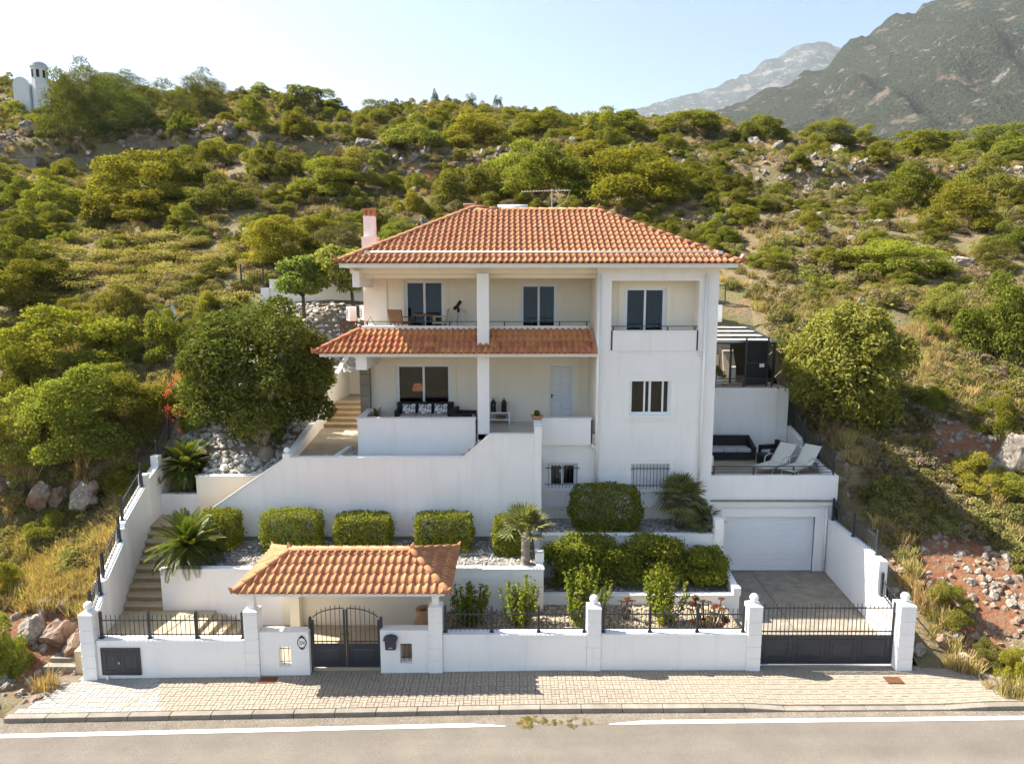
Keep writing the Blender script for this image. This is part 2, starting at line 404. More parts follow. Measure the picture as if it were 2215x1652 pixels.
def wall_y(name, m, parent, x0, x1, z0, z1, y0, y1, holes=()):
    """wall across x with rectangular openings (hx0, hx1, hz0, hz1)"""
    xs = sorted({x0, x1, *[v for h in holes for v in h[:2]]}); zs = sorted({z0, z1, *[v for h in holes for v in h[2:]]})
    b = MB()
    solid = {}
    for i in range(len(xs)-1):
        for j in range(len(zs)-1):
            cx, cz = (xs[i]+xs[i+1])/2, (zs[j]+zs[j+1])/2
            solid[i, j] = not any(h[0] < cx < h[1] and h[2] < cz < h[3] for h in holes)
    for (i, j), s_ in solid.items():
        if not s_: continue
        a, c, d, e = xs[i], xs[i+1], zs[j], zs[j+1]
        b.quad((a,y0,d),(c,y0,d),(c,y0,e),(a,y0,e)); b.quad((c,y1,d),(a,y1,d),(a,y1,e),(c,y1,e))
        if not solid.get((i-1, j)): b.quad((a,y1,d),(a,y0,d),(a,y0,e),(a,y1,e))
        if not solid.get((i+1, j)): b.quad((c,y0,d),(c,y1,d),(c,y1,e),(c,y0,e))
        if not solid.get((i, j-1)): b.quad((a,y1,d),(c,y1,d),(c,y0,d),(a,y0,d))
        if not solid.get((i, j+1)): b.quad((a,y0,e),(c,y0,e),(c,y1,e),(a,y1,e))
    return b.build(name, m, parent)

def copy_tree(o, parent=None):
    c = o.copy(); COL.objects.link(c)
    if parent is not None: c.parent = parent
    for ch in list(o.children): copy_tree(ch, c)
    return c

def raw_mesh(name, V, Fq, m, lv=None, smooth=False):
    """mesh from numpy vertices and quads, optional face tone"""
    me = bpy.data.meshes.new(name)
    nv, nf = len(V), len(Fq)
    me.vertices.add(nv); me.vertices.foreach_set('co', np.asarray(V, np.float32).ravel())
    k = Fq.shape[1]
    me.loops.add(nf*k); me.loops.foreach_set('vertex_index', np.asarray(Fq, np.int32).ravel())
    me.polygons.add(nf); me.polygons.foreach_set('loop_start', np.arange(0, nf*k, k, dtype=np.int32))
    me.update(calc_edges=True)
    if lv is not None:
        a = me.attributes.new('lv', 'FLOAT', 'FACE'); a.data.foreach_set('value', np.asarray(lv, np.float32))
    me.materials.append(m)
    if smooth: me.shade_smooth()
    return me

# ---------------------------------------------------------------- ground shapes
def lerp_tab(t, x):
    for (a, b), (c, d) in zip(t, t[1:]):
        if x <= c: return b + (d-b)*max(0.0, (x-a))/(c-a)
    return t[-1][1]
XL = [(-2.6,-11.6),(0,-11.5),(2.4,-12.05),(6.2,-12.72),(17,-13.1),(40,-13.1)]
XR = [(-2.6,12.0),(-0.12,11.6),(0.12,10.95),(3.4,11.38),(6.4,11.58),(10.5,11.5),(11.0,11.33),(15,11.33),(17,11.4),(40,11.4)]
def zs(x): return 0.013*max(-16.0, min(x, 1.0))          # the street climbs a little from left to centre
def tz(x, y):
    """height of the hillside outside the plot"""
    crest = 32.3 - 0.045*x + 0.4*math.exp(-((x+42)/26.0)**2) - 1.5*math.exp(-((x-45)/22.0)**2)
    if y < 0: z = -0.06 - 0.02*y - max(0.0, -1.25-y)*0.9
    elif y < 17: z = -0.06 + 0.555*y
    elif y < 75: z = 9.38 + (y-17)*(crest-9.38)/58.0
    else: z = crest - 0.22*(y-75) - 0.004*(y-75)**2
    k = min(1.0, max(0.0, (y+0.1)/2.5))
    side = max(0.0, -12.7-x if x < 0 else x-13.2)
    if y < 3: z += min(1.0, side*0.28)*max(0.0, min(1.0, (y+2.0)/1.5))*(1-max(0, y)/3.0)
    z += zs(x)*max(0.0, 1-max(y,0)/6)
    far = min(1.0, max(0.0, (y-17)/25.0))
    n1 = noise.noise(Vector((x*0.33, y*0.33, 1.7)))
    n2 = noise.noise(Vector((x*1.1, y*1.1, 5.2)))
    n3 = noise.noise(Vector((x*0.07, y*0.07, 9.1)))
    z += k*(0.28*n1 + 0.10*n2) + far*1.8*n3
    # rock cut left of the plot, and terraces cut into the far slope
    if x < -11:
        d = y - (5.9 + 0.5*noise.noise(Vector((x*0.8, 1.0, 6.0))))
        if abs(d) < 4.5: z += 0.95*(math.tanh(d/0.4) - d/4.5)*min(1.0, max(0.0, (-12.9-x)/1.2))
    t = noise.noise(Vector((x*0.05, 3.3, 0.0)))*5
    d = y - (47 + t)
    z += far*1.3*(math.tanh(d/0.9) - d/9.0 if abs(d) < 9 else 0.0)
    if x > 9 and y < 17.5:                     # on the garage side the ground meets the tops of the walls
        z = min(z, lerp_tab([(-3,-0.05),(0,-0.05),(2.2,0.95),(2.5,1.75),(6.3,1.95),(6.5,3.2),(9.0,3.75),(10.6,4.3),(11.2,5.7),(17.5,9.6)], y) + 0.75*max(0.0, x-lerp_tab(XR, y)))
    return z

# ---------------------------------------------------------------- the setting
def build_terrain():
    ys = [-1.78, -1.6, -1.2, -0.8, -0.4, -0.14, 0.14]
    y = 0.14
    while y < 17: y += 0.36; ys.append(y)
    while y < 44: y += 0.9; ys.append(y)
    while y < 50: y += 0.35; ys.append(y)
    while y < 92: y += 1.2; ys.append(y)
    while y < 200: y += 8; ys.append(y)
    off = [0.0]
    while off[-1] < 14: off.append(off[-1] + 0.36)
    while off[-1] < 60: off.append(off[-1] + 1.0)
    while off[-1] < 150: off.append(off[-1] + 6)
    mid = 24
    V = []; F = []
    nc = len(off)*2 + mid - 1
    for y in ys:
        a, b = lerp_tab(XL, y), lerp_tab(XR, y)
        row = [a - o for o in reversed(off)] + [a + (b-a)*k/mid for k in range(1, mid)] + [b + o for o in off]
        for x in row:
            z = tz(x, y)
            V.append((x, y, z))
    lo = len(off)
    for j in range(len(ys)-1):
        for i in range(nc-1):
            inside = lo-1 <= i < lo + mid - 1
            if inside and ys[j] < 16.6: continue
            F.append((j*nc+i, j*nc+i+1, (j+1)*nc+i+1, (j+1)*nc+i))
    me = bpy.data.meshes.new('hillside'); me.from_pydata(V, [], F); me.update(); me.shade_smooth()
    me.materials.append(M_TERR)
    struct(mk('hillside', me), 'scrubby limestone hillside rising behind the villa')
build_terrain()

# far ground sheet, well below the plot
struct(MB().quad((-9000,-6000,-2.2),(9000,-6000,-2.2),(9000,9000,-2.2),(-9000,9000,-2.2)).build('ground', M_TERR))

seam = mat('sea_water', (0.012, 0.04, 0.075), (0.016, 0.05, 0.085), scale=0.02, rough=0.12, spec=0.5, bump=0.3, bscale=0.3, coords='World')
struct(MB().quad((-9000,-6000,-2.0),(9000,-6000,-2.0),(9000,-75,-2.0),(-9000,-75,-2.0)).build('sea', seam), 'dark blue sea in front of the road')
# ---- street
def kerb_y(x): return -1.62 + 0.010*x
def strip(name, m, xs, ylo, yhi, z):
    b = MB()
    for a, c in zip(xs, xs[1:]):
        b.quad((a, ylo(a), z(a)), (c, ylo(c), z(c)), (c, yhi(c), z(c)), (a, yhi(a), z(a)))
    return b.build(name, m)
XS = [-120 + 2*i for i in range(121)]
ROADZ = -0.11
struct(strip('road', M_ASPH, XS, lambda x: -9.5, lambda x: kerb_y(x)+0.10, lambda x: zs(x)+ROADZ))
struct(strip('road_shoulder', M_ASPH2, XS, lambda x: -2.16+0.018*x if abs(x) < 40 else -2.2, lambda x: kerb_y(x)+0.08, lambda x: zs(x)+ROADZ+0.004))
def line_pts(x0, x1, w0, w1, steps=40, worn=()):
    b = MB()
    for i in range(steps):
        a, c = x0+(x1-x0)*i/steps, x0+(x1-x0)*(i+1)/steps
        f = lambda x: -2.10+0.018*x
        def wd(x):
            w = w0
            for wx in worn: w *= min(1.0, max(0.0, abs(x-wx)/1.1))**0.7
            return w
        b.quad((a, f(a)-0.075, zs(a)+ROADZ+0.008), (c, f(c)-0.075, zs(c)+ROADZ+0.008), (c, f(c)-0.075+wd(c), zs(c)+ROADZ+0.008), (a, f(a)-0.075+wd(a), zs(a)+ROADZ+0.008))
    return b
rm = line_pts(-40, -0.15, 0.15, 0.15, 120, (-0.1,)).build('edge_line', M_LINE)
tag(struct(rm), 'white painted road edge line ending at the weeds', 'road marking')
rm = line_pts(2.3, 40, 0.15, 0.15, 120, (2.2,)).build('edge_line', M_LINE)
tag(struct(rm), 'white painted road edge line running past the driveway', 'road marking')
struct(MB().quad((-140,-60,-1.2),(140,-60,-1.2),(140,-9.3,-0.16),(-140,-9.3,-0.16)).build('verge', M_TERR))

# ---- pavement: bed, kerb stones and pavers in basket weave
def pave_left(y): return lerp_tab([(-2.6,-12.6),(-1.6,-12.25),(-0.4,-11.6),(0.2,-11.6)], y)
def pave_right(y): return lerp_tab([(-2.6,13.4),(-1.5,12.95),(-0.1,12.25),(0.3,12.2)], y)
pv = empty('pavement'); struct(pv, 'paved pavement with stone kerb in front of the white wall')
def drop(x):
    """the kerb is lowered in front of the driveway gate"""
    return -0.085*max(0.0, min(1.0, (x-5.6)/1.2))*max(0.0, min(1.0, (11.9-x)/1.3))
b = MB()
for i in range(52):
    a, c = -12.4+0.5*i, -12.4+0.5*(i+1)
    if c > 13.0: break
    b.quad((a, kerb_y(a)+0.1, zs(a)-0.012+drop(a)*0.6), (c, kerb_y(c)+0.1, zs(c)-0.012+drop(c)*0.6), (c, 0.25, zs(c)-0.012), (a, 0.25, zs(a)-0.012))
b.build('joint_bed', M_JOINT, pv)
x = -12.3
k = 0
while x < 12.7:
    x1 = x + 0.985
    b = MB()
    for (a, c) in ((x, x1),):
        za, zc = zs(a)+drop(a), zs(c)+drop(c)
        ya, yc = kerb_y(a), kerb_y(c)
        b.hexa([(a, ya-0.10, zs(a)-0.22), (c, yc-0.10, zs(c)-0.22), (c, yc+0.10, zs(c)-0.22), (a, ya+0.10, zs(a)-0.22)],
               [(a, ya-0.085, za+0.012), (c, yc-0.085, zc+0.012), (c, yc+0.10, zc+0.012), (a, ya+0.10, za+0.012)])
    b.build('kerb_stone', M_KERB, pv, bevel=0.012)
    x += 1.0
pm = [MB().add([(0,0,0),(l,0,0),(l,w,0),(0,w,0),(0.004,0.004,0.02),(l-0.004,0.004,0.02),(l-0.004,w-0.004,0.02),(0.004,w-0.004,0.02)],
      [(4,5,6,7),(0,1,5,4),(1,2,6,5),(2,3,7,6),(3,0,4,7)]).mesh('paver', None) for l, w in ((0.193,0.093),(0.093,0.193))]
pl = []
for r in range(11):
    for q in range(-64, 66):
        ox, oy = q*0.2, -1.50 + r*0.2 + 0.0
        ox += 0.0
        for h in range(2):
            if (q + r) % 2 == 0: px, py, kind = ox, oy + h*0.1, 0
            else: px, py, kind = ox + h*0.1, oy, 1
            py += 0.010*px + 0.0
            if px < pave_left(py) or px > pave_right(py)-0.2 or py > 0.1 or py < kerb_y(px)+0.10: continue
            if -6.7 < px < -6.2 and -0.45 < py < -0.2: continue
            pl.append((px, py, kind))
near = sorted(range(len(pl)), key=lambda i: (pl[i][0]+1.0)**2*0.08 + (pl[i][1]+1.2)**2*6)[:296]
near = set(near)
JV = {0: [], 1: []}; JF = {0: [], 1: []}
meshes = {}
for i, (px, py, kind) in enumerate(pl):
    pale = px < -9.15 - 0.55*(py+0.8)
    j = random.uniform(-0.002, 0.003); tilt = random.uniform(-0.006, 0.006)
    if i in near:
        key = (kind, pale)
        if key not in meshes:
            me = pm[kind].copy(); me.materials.append(M_PAVERW if pale else M_PAVER); meshes[key] = me
        o = mk('paver', meshes[key], None, pv); o.location = (px, py, zs(px)+j-0.012+drop(px)*max(0.0, min(1, (-0.3-py)))*0.7); o.rotation_euler = (tilt, tilt*0.7, 0)
    else:
        p = 1 if pale else 0
        n = len(JV[p])
        for v in pm[kind].vertices:
            xx, yy = v.co.x+px, v.co.y+py
            JV[p].append((xx, yy, v.co.z + zs(xx)+j-0.012 + tilt*v.co.x*2 + drop(xx)*max(0.0, min(1, (-0.3-yy)))*0.7))
        JF[p] += [tuple(n+q for q in f.vertices) for f in pm[kind].polygons]
for p, m in ((0, M_PAVER), (1, M_PAVERW)):
    me = bpy.data.meshes.new('pavers'); me.from_pydata(JV[p], [], JF[p]); me.update(); me.materials.append(m)
    o = mk('pavers', me, None, pv); o['kind'] = 'stuff'
# paler dividing band of the left bay
MB().hexa([(-9.72,-1.52,zs(-9.7)+0.004),(-9.62,-1.52,zs(-9.7)+0.004),(-8.86,0.0,zs(-8.9)+0.004),(-8.96,0.0,zs(-8.9)+0.004)],
          [(-9.72,-1.52,zs(-9.7)+0.014),(-9.62,-1.52,zs(-9.7)+0.014),(-8.86,0.0,zs(-8.9)+0.014),(-8.96,0.0,zs(-8.9)+0.014)]).build('divider_band', M_PAVER, pv)
for (x, y, w, lab) in ((-6.65,-0.47,0.46,'rusty iron cover in the pavement close to the entrance pillar'),(9.75,-0.62,0.42,'rusty iron cover in the pavement before the driveway gate')):
    t = empty('drain_cover', (x, y, zs(x)+0.013)); tag(t, lab, 'drain cover')
    MB().box(0, w, 0, 0.3, -0.03, 0.004).build('frame', M_RUST, t)
    for i in range(4): box('slat', M_RUST, t, 0.03, w-0.03, 0.03+i*0.065, 0.075+i*0.065, 0.004, 0.010)
# small kerb steps at the left end of the pavement
t = empty('edging_steps', (-12.1, 0.12, 0)); tag(t, 'two low concrete edging steps beside the first gate pillar on the slope side', 'steps')
box('step', M_KERB, t, -0.55, 0.75, 0, 0.22, -0.2, 0.04); box('step', M_KERB, t, -0.5, 0.72, 0.22, 0.5, -0.2, 0.16)

# ---------------------------------------------------------------- boundary wall, pillars, gates
def wy(x): return 0.016*min(x, 0.0) + 0.0      # line of the wall face
def pillar(x, top, label, ball=True, post=False, w=0.37):
    """white block pillar with grooves, pyramid cap and white ball"""
    z0 = zs(x)
    t = empty('gate_pillar', (x, wy(x), z0)); tag(t, label, 'pillar', 'white block pillars of the street wall')
    n = 5; H = top - z0; h = (H-0.12)/n
    MB().box(-w/2+0.012, w/2-0.012, -0.03, w-0.055, 0, H-0.1).build('core', M_WHITE, t)
    for i in range(n):
        box('block', M_WHITE, t, -w/2, w/2, -0.045, w-0.045, i*h+(0.012 if i else -0.1), (i+1)*h-0.012, bevel=0.01)
    c = MB()
    a = w/2+0.0
    c.hexa([(-a,-0.05,H-0.125),(a,-0.05,H-0.125),(a,w-0.04,H-0.125),(-a,w-0.04,H-0.125)], [(-a,-0.05,H-0.04),(a,-0.05,H-0.04),(a,w-0.04,H-0.04),(-a,w-0.04,H-0.04)])
    q = 0.07
    c.hexa([(-a,-0.05,H-0.04),(a,-0.05,H-0.04),(a,w-0.04,H-0.04),(-a,w-0.04,H-0.04)], [(-q,w/2-0.045-q,H+0.03),(q,w/2-0.045-q,H+0.03),(q,w/2-0.045+q,H+0.03),(-q,w/2-0.045+q,H+0.03)])
    c.build('cap', M_WHITE, t)
    if ball:
        prof = [(0.03,0.0)] + [(0.115*math.sin(math.pi*k/10), 0.115-0.115*math.cos(math.pi*k/10)+0.01) for k in range(1, 10)] + [(0.004,0.24)]
        b = MB().lathe(prof, 20, (0, w/2-0.045, H+0.02)).build('ball', M_GLAMP, t, smooth=True)
    if post:
        box('canopy_post', M_WHITE, t, -0.09, 0.09, w/2-0.135, w/2+0.045, H+0.0, 2.30-z0)
    return t
pillar(-11.17, 1.72, 'white block pillar with ball beside the metal cabinet at the wall end')
pillar(-6.88, 1.78, 'white block pillar carrying the tiled canopy on the cabinet side', ball=False, post=True)
pillar(-2.03, 1.86, 'white block pillar carrying the tiled canopy on the mailbox side', ball=False, post=True)
pillar(2.18, 1.82, 'white block pillar with ball between two garden fences')
pillar(6.44, 1.86, 'white block pillar with ball where the driveway gate begins')
pillar(10.47, 1.88, 'white block pillar with ball at the far end of the driveway gate', w=0.42)

def low_wall(x0, x1, top, label, holes=(), thick=0.26, cap=True):
    t = empty('boundary_wall', (0, 0, 0)); tag(t, label, 'wall')
    y = (wy(x0)+wy(x1))/2
    wall_y('wall', M_WHITE, t, x0, x1, min(zs(x0), zs(x1))-0.15, top, y, y+thick, holes)
    if cap: box('coping', M_WHITE, t, x0, x1, y-0.018, y+thick+0.03, top, top+0.06, bevel=0.008)
    return t
low_wall(-10.98, -7.07, 0.88, 'low white street wall holding the grey metal cabinet')
low_wall(-6.69, -5.38, 1.10, 'white gate wall with the house number plate', holes=((-6.19,-5.87,0.16,0.74),))
low_wall(-3.50, -2.22, 1.12, 'white gate wall with the mailbox', holes=((-2.98,-2.66,0.24,0.80),))
low_wall(-1.84, 1.99, 0.98, 'low white street wall between mailbox gate and the middle pillar')
low_wall(2.37, 6.25, 0.98, 'low white street wall between the middle pillar and the driveway gate')

def fence(name, label, p0, p1, H, nbar, posts=(0.0, 0.5, 1.0), group='dark iron railings with spear tips', post_extra=0.06, tips=True, rails=(0.10, -0.16), post_r=0.032):
    """iron railing from p0 to p1 (points on its base line); posts, rails and every bar are parts"""
    p0, p1 = Vector(p0), Vector(p1)
    t = empty(name, p0); tag(t, label, 'fence', group)
    d = p1 - p0; L = d.length
    pm_ = MB().box(-post_r, post_r, -post_r, post_r, 0, H+post_extra).box(-post_r*1.7, post_r*1.7, -post_r*1.7, post_r*1.7, 0, 0.03)
    pm_.add([(-post_r,-post_r,H+post_extra),(post_r,-post_r,H+post_extra),(post_r,post_r,H+post_extra),(-post_r,post_r,H+post_extra),(0,0,H+post_extra+0.05)], [(0,1,4),(1,2,4),(2,3,4),(3,0,4)])
    pme = pm_.mesh('post', M_IRON)
    for f in posts:
        o = mk('post', pme, None, t); o.location = d*f
    for r in rails:
        z = r if r > 0 else H + r
        a, b = Vector((0, 0, z)), d + Vector((0, 0, z))
        s = Vector((-d.y, d.x, 0)).normalized()*0.012
        u = Vector((0, 0, 0.014))
        MB().hexa([a-s-u, a+s-u, a+s+u, a-s+u], [b-s-u, b+s-u, b+s+u, b-s+u]).build('rail', M_IRON, t)
    q = 0.0075
    bm_ = MB().box(-q, q, -q, q, 0.03, H-0.07)
    if tips:
        bm_.add([(-q*0.9,-q*0.9,H-0.07),(q*0.9,-q*0.9,H-0.07),(q*0.9,q*0.9,H-0.07),(-q*0.9,q*0.9,H-0.07),(0,0,H+0.02),(-q*2.2,0,H-0.045),(q*2.2,0,H-0.045),(0,-q*2.2,H-0.045),(0,q*2.2,H-0.045)],
                [(0,7,5),(0,1,7),(1,6,7),(1,2,6),(2,8,6),(2,3,8),(3,5,8),(3,0,5),(5,7,4),(7,6,4),(6,8,4),(8,5,4)])
    bme = bm_.mesh('bar', M_IRON)
    for i in range(nbar):
        f = (i+0.5)/nbar
        if any(abs(f-g)*L < 0.05 for g in posts): continue
        o = mk('bar', bme, None, t); o.location = d*f
    return t
FH = 0.66
fence('iron_railing', 'iron railing on the wall above the metal cabinet', (-10.93, wy(-9)+0.13, 0.94), (-7.12, wy(-9)+0.13, 0.94), FH, 31, (0.01, 0.345, 0.675, 0.995))
fence('iron_railing', 'iron railing on the wall next to the mailbox pillar', (-1.80, 0.13, 1.04), (1.95, 0.13, 1.04), FH, 31, (0.005, 0.335, 0.67, 0.995))
fence('iron_railing', 'iron railing in front of the red succulents', (2.42, 0.13, 1.04), (6.20, 0.13, 1.04), FH, 31, (0.005, 0.335, 0.67, 0.995))

def raised_panel(b, x0, x1, z0, z1, y, d=0.012):
    """frame and raised field on a sheet facing -y"""
    w = 0.035
    for a in ((x0,x1,z0,z0+w),(x0,x1,z1-w,z1),(x0,x0+w,z0+w,z1-w),(x1-w,x1,z0+w,z1-w)):
        b.box(a[0], a[1], y-d, y, a[2], a[3])
    g = 0.075
    if x1-x0 > 2.6*g and z1-z0 > 2.6*g:
        b.hexa([(x0+g,y,z0+g),(x1-g,y,z0+g),(x1-g,y,z1-g),(x0+g,y,z1-g)], [(x0+g+0.03,y-d,z0+g+0.03),(x1-g-0.03,y-d,z0+g+0.03),(x1-g-0.03,y-d,z1-g-0.03),(x0+g+0.03,y-d,z1-g-0.03)])

# arched entrance gate: two leaves
g = empty('entrance_gate', (-4.44, 0.1, 0.03)); tag(g, 'dark iron double gate with arched top and barred upper half', 'gate')
HW = 0.90
for sx in (-1, 1):
    lo, hi = (-HW, -0.012) if sx < 0 else (0.012, HW)
    leaf = MB()
    leaf.box(lo, lo+0.05, -0.02, 0.02, 0.03, 1.36 if sx < 0 else 1.66).box(hi-0.05, hi, -0.02, 0.02, 0.03, 1.66 if sx < 0 else 1.36)
    leaf.box(lo+0.05, hi-0.05, -0.018, 0.018, 0.03, 0.09).box(lo+0.05, hi-0.05, -0.018, 0.018, 0.64, 0.69).box(lo+0.05, hi-0.05, -0.012, 0.012, 0.74, 0.765)
    lf = leaf.build('leaf', M_IRON, g)
    p = MB().box(lo+0.05, hi-0.05, -0.006, 0.006, 0.09, 0.64)
    raised_panel(p, lo+0.09, hi-0.09, 0.12, 0.61, -0.006)
    p.build('panel', M_IRON, lf)
    arc = [(x_, 0, 1.30+0.40*math.sqrt(max(0, 1-(x_/0.93)**2))) for x_ in [lo+0.03+(hi-lo-0.06)*k/10 for k in range(11)]]
    MB().tube(arc, 0.014, 6).build('arch_rail', M_IRON, lf)
    for k in range(6):
        x_ = lo + 0.05 + (hi-lo-0.1)*(k+0.7)/6.4
        top = 1.30+0.40*math.sqrt(max(0, 1-(x_/0.93)**2))+0.10
        bb = MB().box(x_-0.007, x_+0.007, -0.007, 0.007, 0.69, top-0.05)
        bb.add([(x_-0.014,0,top-0.045),(x_,-0.014,top-0.045),(x_+0.014,0,top-0.045),(x_,0.014,top-0.045),(x_,0,top+0.015),(x_,0,top-0.07)], [(0,1,4),(1,2,4),(2,3,4),(3,0,4),(1,0,5),(2,1,5),(3,2,5),(0,3,5)])
        bb.build('bar', M_IRON, lf)
    MB().box(0.06*sx-0.05, 0.06*sx+0.05, -0.045, -0.03, 0.98, 1.0).build('handle', M_IRON, lf)
for sx in (-1, 1):
    MB().box(sx*0.945-0.035, sx*0.945+0.035, -0.035, 0.035, -0.1, 1.42).add([(sx*0.945-0.035,-0.035,1.42),(sx*0.945+0.035,-0.035,1.42),(sx*0.945+0.035,0.035,1.42),(sx*0.945-0.035,0.035,1.42),(sx*0.945,0,1.48)], [(0,1,4),(1,2,4),(2,3,4),(3,0,4)]).build('gate_post', M_IRON, g)

# wide driveway gate
g = empty('driveway_gate', (6.66, 0.22, 0.04)); tag(g, 'wide dark sliding gate with four panels below upright bars', 'gate')
GW = 3.60
MB().box(0, GW, -0.02, 0.02, 0.04, 0.09).box(0, GW, -0.022, 0.022, 0.80, 0.86).box(0, GW, -0.014, 0.014, 0.95, 0.98).box(0, GW, -0.014, 0.014, 1.62, 1.65).box(0, 0.05, -0.022, 0.022, 0.09, 1.7).box(GW-0.05, GW, -0.022, 0.022, 0.09, 1.8).build('frame', M_IRON, g)
for k in range(4):
    x0 = 0.05 + k*(GW-0.1)/4; x1 = x0 + (GW-0.1)/4
    p = MB().box(x0, x1-0.0, -0.006, 0.006, 0.09, 0.80)
    raised_panel(p, x0+0.1, x1-0.1, 0.16, 0.74, -0.006)
    p.box(x1-0.02, x1+0.02, -0.016, -0.007, 0.09, 0.8)
    p.build('panel', M_IRON, g)
q = 0.008
bme = MB().box(-q, q, -q, q, 0.86, 1.72).add([(-q*2,0,1.72),(0,-q*2,1.72),(q*2,0,1.72),(0,q*2,1.72),(0,0,1.79),(0,0,1.69)], [(0,1,4),(1,2,4),(2,3,4),(3,0,4),(1,0,5),(2,1,5),(3,2,5),(0,3,5)]).mesh('bar', M_IRON)
for k in range(31):
    o = mk('bar', bme, None, g); o.location.x = 0.05 + (k+0.5)*(GW-0.1)/31
box('guide_rail', M_ALU, g, -0.2, GW+0.4, -0.05, 0.05, -0.035, 0.0)

# metal cabinet in the wall
g = empty('meter_cabinet', (-10.87, wy(-10.4)-0.012, -0.02)); tag(g, 'dark grey metal cabinet with two panelled doors in the wall', 'cabinet')
MB().box(0, 1.04, 0, 0.06, 0, 0.04).box(0, 1.04, 0, 0.06, 0.72, 0.76).box(0, 0.04, 0, 0.06, 0.04, 0.72).box(1.0, 1.04, 0, 0.06, 0.04, 0.72).build('frame', M_IRON, g)
for k in range(2):
    p = MB().box(0.045+k*0.477, 0.515+k*0.477, 0.004, 0.05, 0.045, 0.715); raised_panel(p, 0.10+k*0.477, 0.46+k*0.477, 0.10, 0.66, 0.004, 0.010)
    d_ = p.build('door', M_IRON, g)
    if k == 0: MB().box(0.47, 0.50, -0.03, 0.004, 0.33, 0.39).build('lock', M_ALU, d_)
MB().box(0.12, 0.17, -0.03, 0.02, -0.14, 0.0).build('drain_pipe', M_TRIM, g)

# grilles in the gate walls
for (x0, x1, z0, z1, lab) in ((-6.19,-5.87,0.16,0.74,'small iron grille in the opening below the number plate'),(-2.98,-2.66,0.24,0.80,'small iron grille in the opening beside the mailbox')):
    g = empty('wall_grille', (x0, 0.12+wy(x0), z0)); tag(g, lab, 'grille')
    for k in range(2): box('bar', M_IRON, g, 0.09+k*0.125, 0.105+k*0.125, 0, 0.015, 0, z1-z0)
    for k in range(2): box('crossbar', M_IRON, g, 0, x1-x0, -0.004, 0.010, 0.10+k*0.36, 0.115+k*0.36)

# number plate 304
g = empty('number_plate', (-5.56, wy(-5.5)-0.006, 0.86)); tag(g, 'oval enamel plate reading 304 in a dark scrolled frame', 'sign')
def oval(rx, rz, y0, y1, n=28): return MB().prism_y([(rx*math.cos(2*math.pi*k/n), rz*math.sin(2*math.pi*k/n)) for k in range(n)], y0, y1)
fr_ = oval(0.125, 0.155, -0.014, 0.004)
for s in (-1, 1):
    fr_.prism_y([(-0.05,s*0.15),(0.05,s*0.15),(0.03,s*0.19),(0,s*0.205),(-0.03,s*0.19)][::s], -0.013, 0.003)
    fr_.prism_y([(-0.075,s*0.135),(0.075,s*0.135),(0.07,s*0.165),(-0.07,s*0.165)][::s], -0.012, 0.002)
fr_.build('frame', M_IRON, g)
oval(0.098, 0.128, -0.020, -0.013).build('plate', M_SIGN, g)
def text(s, size, loc, m, parent, name='lettering'):
    cu = bpy.data.curves.new(name, 'FONT'); cu.body = s; cu.size = size; cu.align_x = 'CENTER'; cu.align_y = 'CENTER'; cu.extrude = 0.002
    cu.materials.append(m)
    tmp = bpy.data.objects.new(name, cu); COL.objects.link(tmp)
    me = bpy.data.meshes.new_from_object(tmp.evaluated_get(bpy.context.evaluated_depsgraph_get()))
    bpy.data.objects.remove(tmp)
    o = mk(name, me, m, parent); o.location = loc; o.rotation_euler = (R(90), 0, 0); o.scale = (0.62, 1, 1); return o
text('304', 0.17, (0, -0.022, -0.004), M_IRON, g, 'number')

# mailbox
g = empty('mailbox', (-3.21, wy(-3.2)-0.01, 0.68)); tag(g, 'dark blue arched mailbox mounted on the white gate wall', 'mailbox')
MB().prism_y([(-0.135,0),(0.135,0),(0.15,0.24),(0.15,0.30),(-0.15,0.30),(-0.15,0.24)], -0.11, 0).build('body', M_NAVY, g, bevel=0.008)
n = 9
arc = [(0.185*math.cos(math.pi*k/n), 0.30+0.10*math.sin(math.pi*k/n)) for k in range(n+1)]
MB().prism_y([(-0.185,0.27),(0.185,0.27)] + arc, -0.14, 0.0).build('lid', M_NAVY, g, bevel=0.006)
box('letter_slot', M_ALU, g, -0.05, 0.05, -0.114, -0.108, 0.055, 0.075)

# ---------------------------------------------------------------- tiled roofs
TW, TE = 0.205, 0.36
def tile_geo():
    """one S-shaped clay tile: hump and pan, lower lip raised over the next row"""
    prof = []
    n = 7
    for k in range(n):
        t = k/(n-1); prof.append((t*0.60*TW, 0.060*math.sin(math.pi*t)+0.004))
    for k in range(1, 4):
        t = k/3; prof.append((0.60*TW + t*0.43*TW, 0.004-0.013*math.sin(math.pi*t)))
    V = []; m = len(prof); L = TE*1.13
    for u, z in prof: V.append((u, -0.01, z+0.034))
    for u, z in prof: V.append((0.5*TW + (u-0.5*TW)*0.97, L, z*0.92+0.004))
    for u, z in prof: V.append((u, -0.006, z+0.034-0.020))
    F = [(i, i+1, m+i+1, m+i) for i in range(m-1)] + [(2*m+i, 2*m+i+1, i+1, i) for i in range(m-1)]
    return V, F
TV, TF = tile_geo()
_me = bpy.data.meshes.new('tile'); _me.from_pydata(TV, [], TF); _me.update(); _me.shade_smooth(); _me.materials.append(M_TILE)
TILE_ME = _me
TILE_ME2 = _me.copy(); TILE_ME2.materials.clear(); TILE_ME2.materials.append(M_TILED)

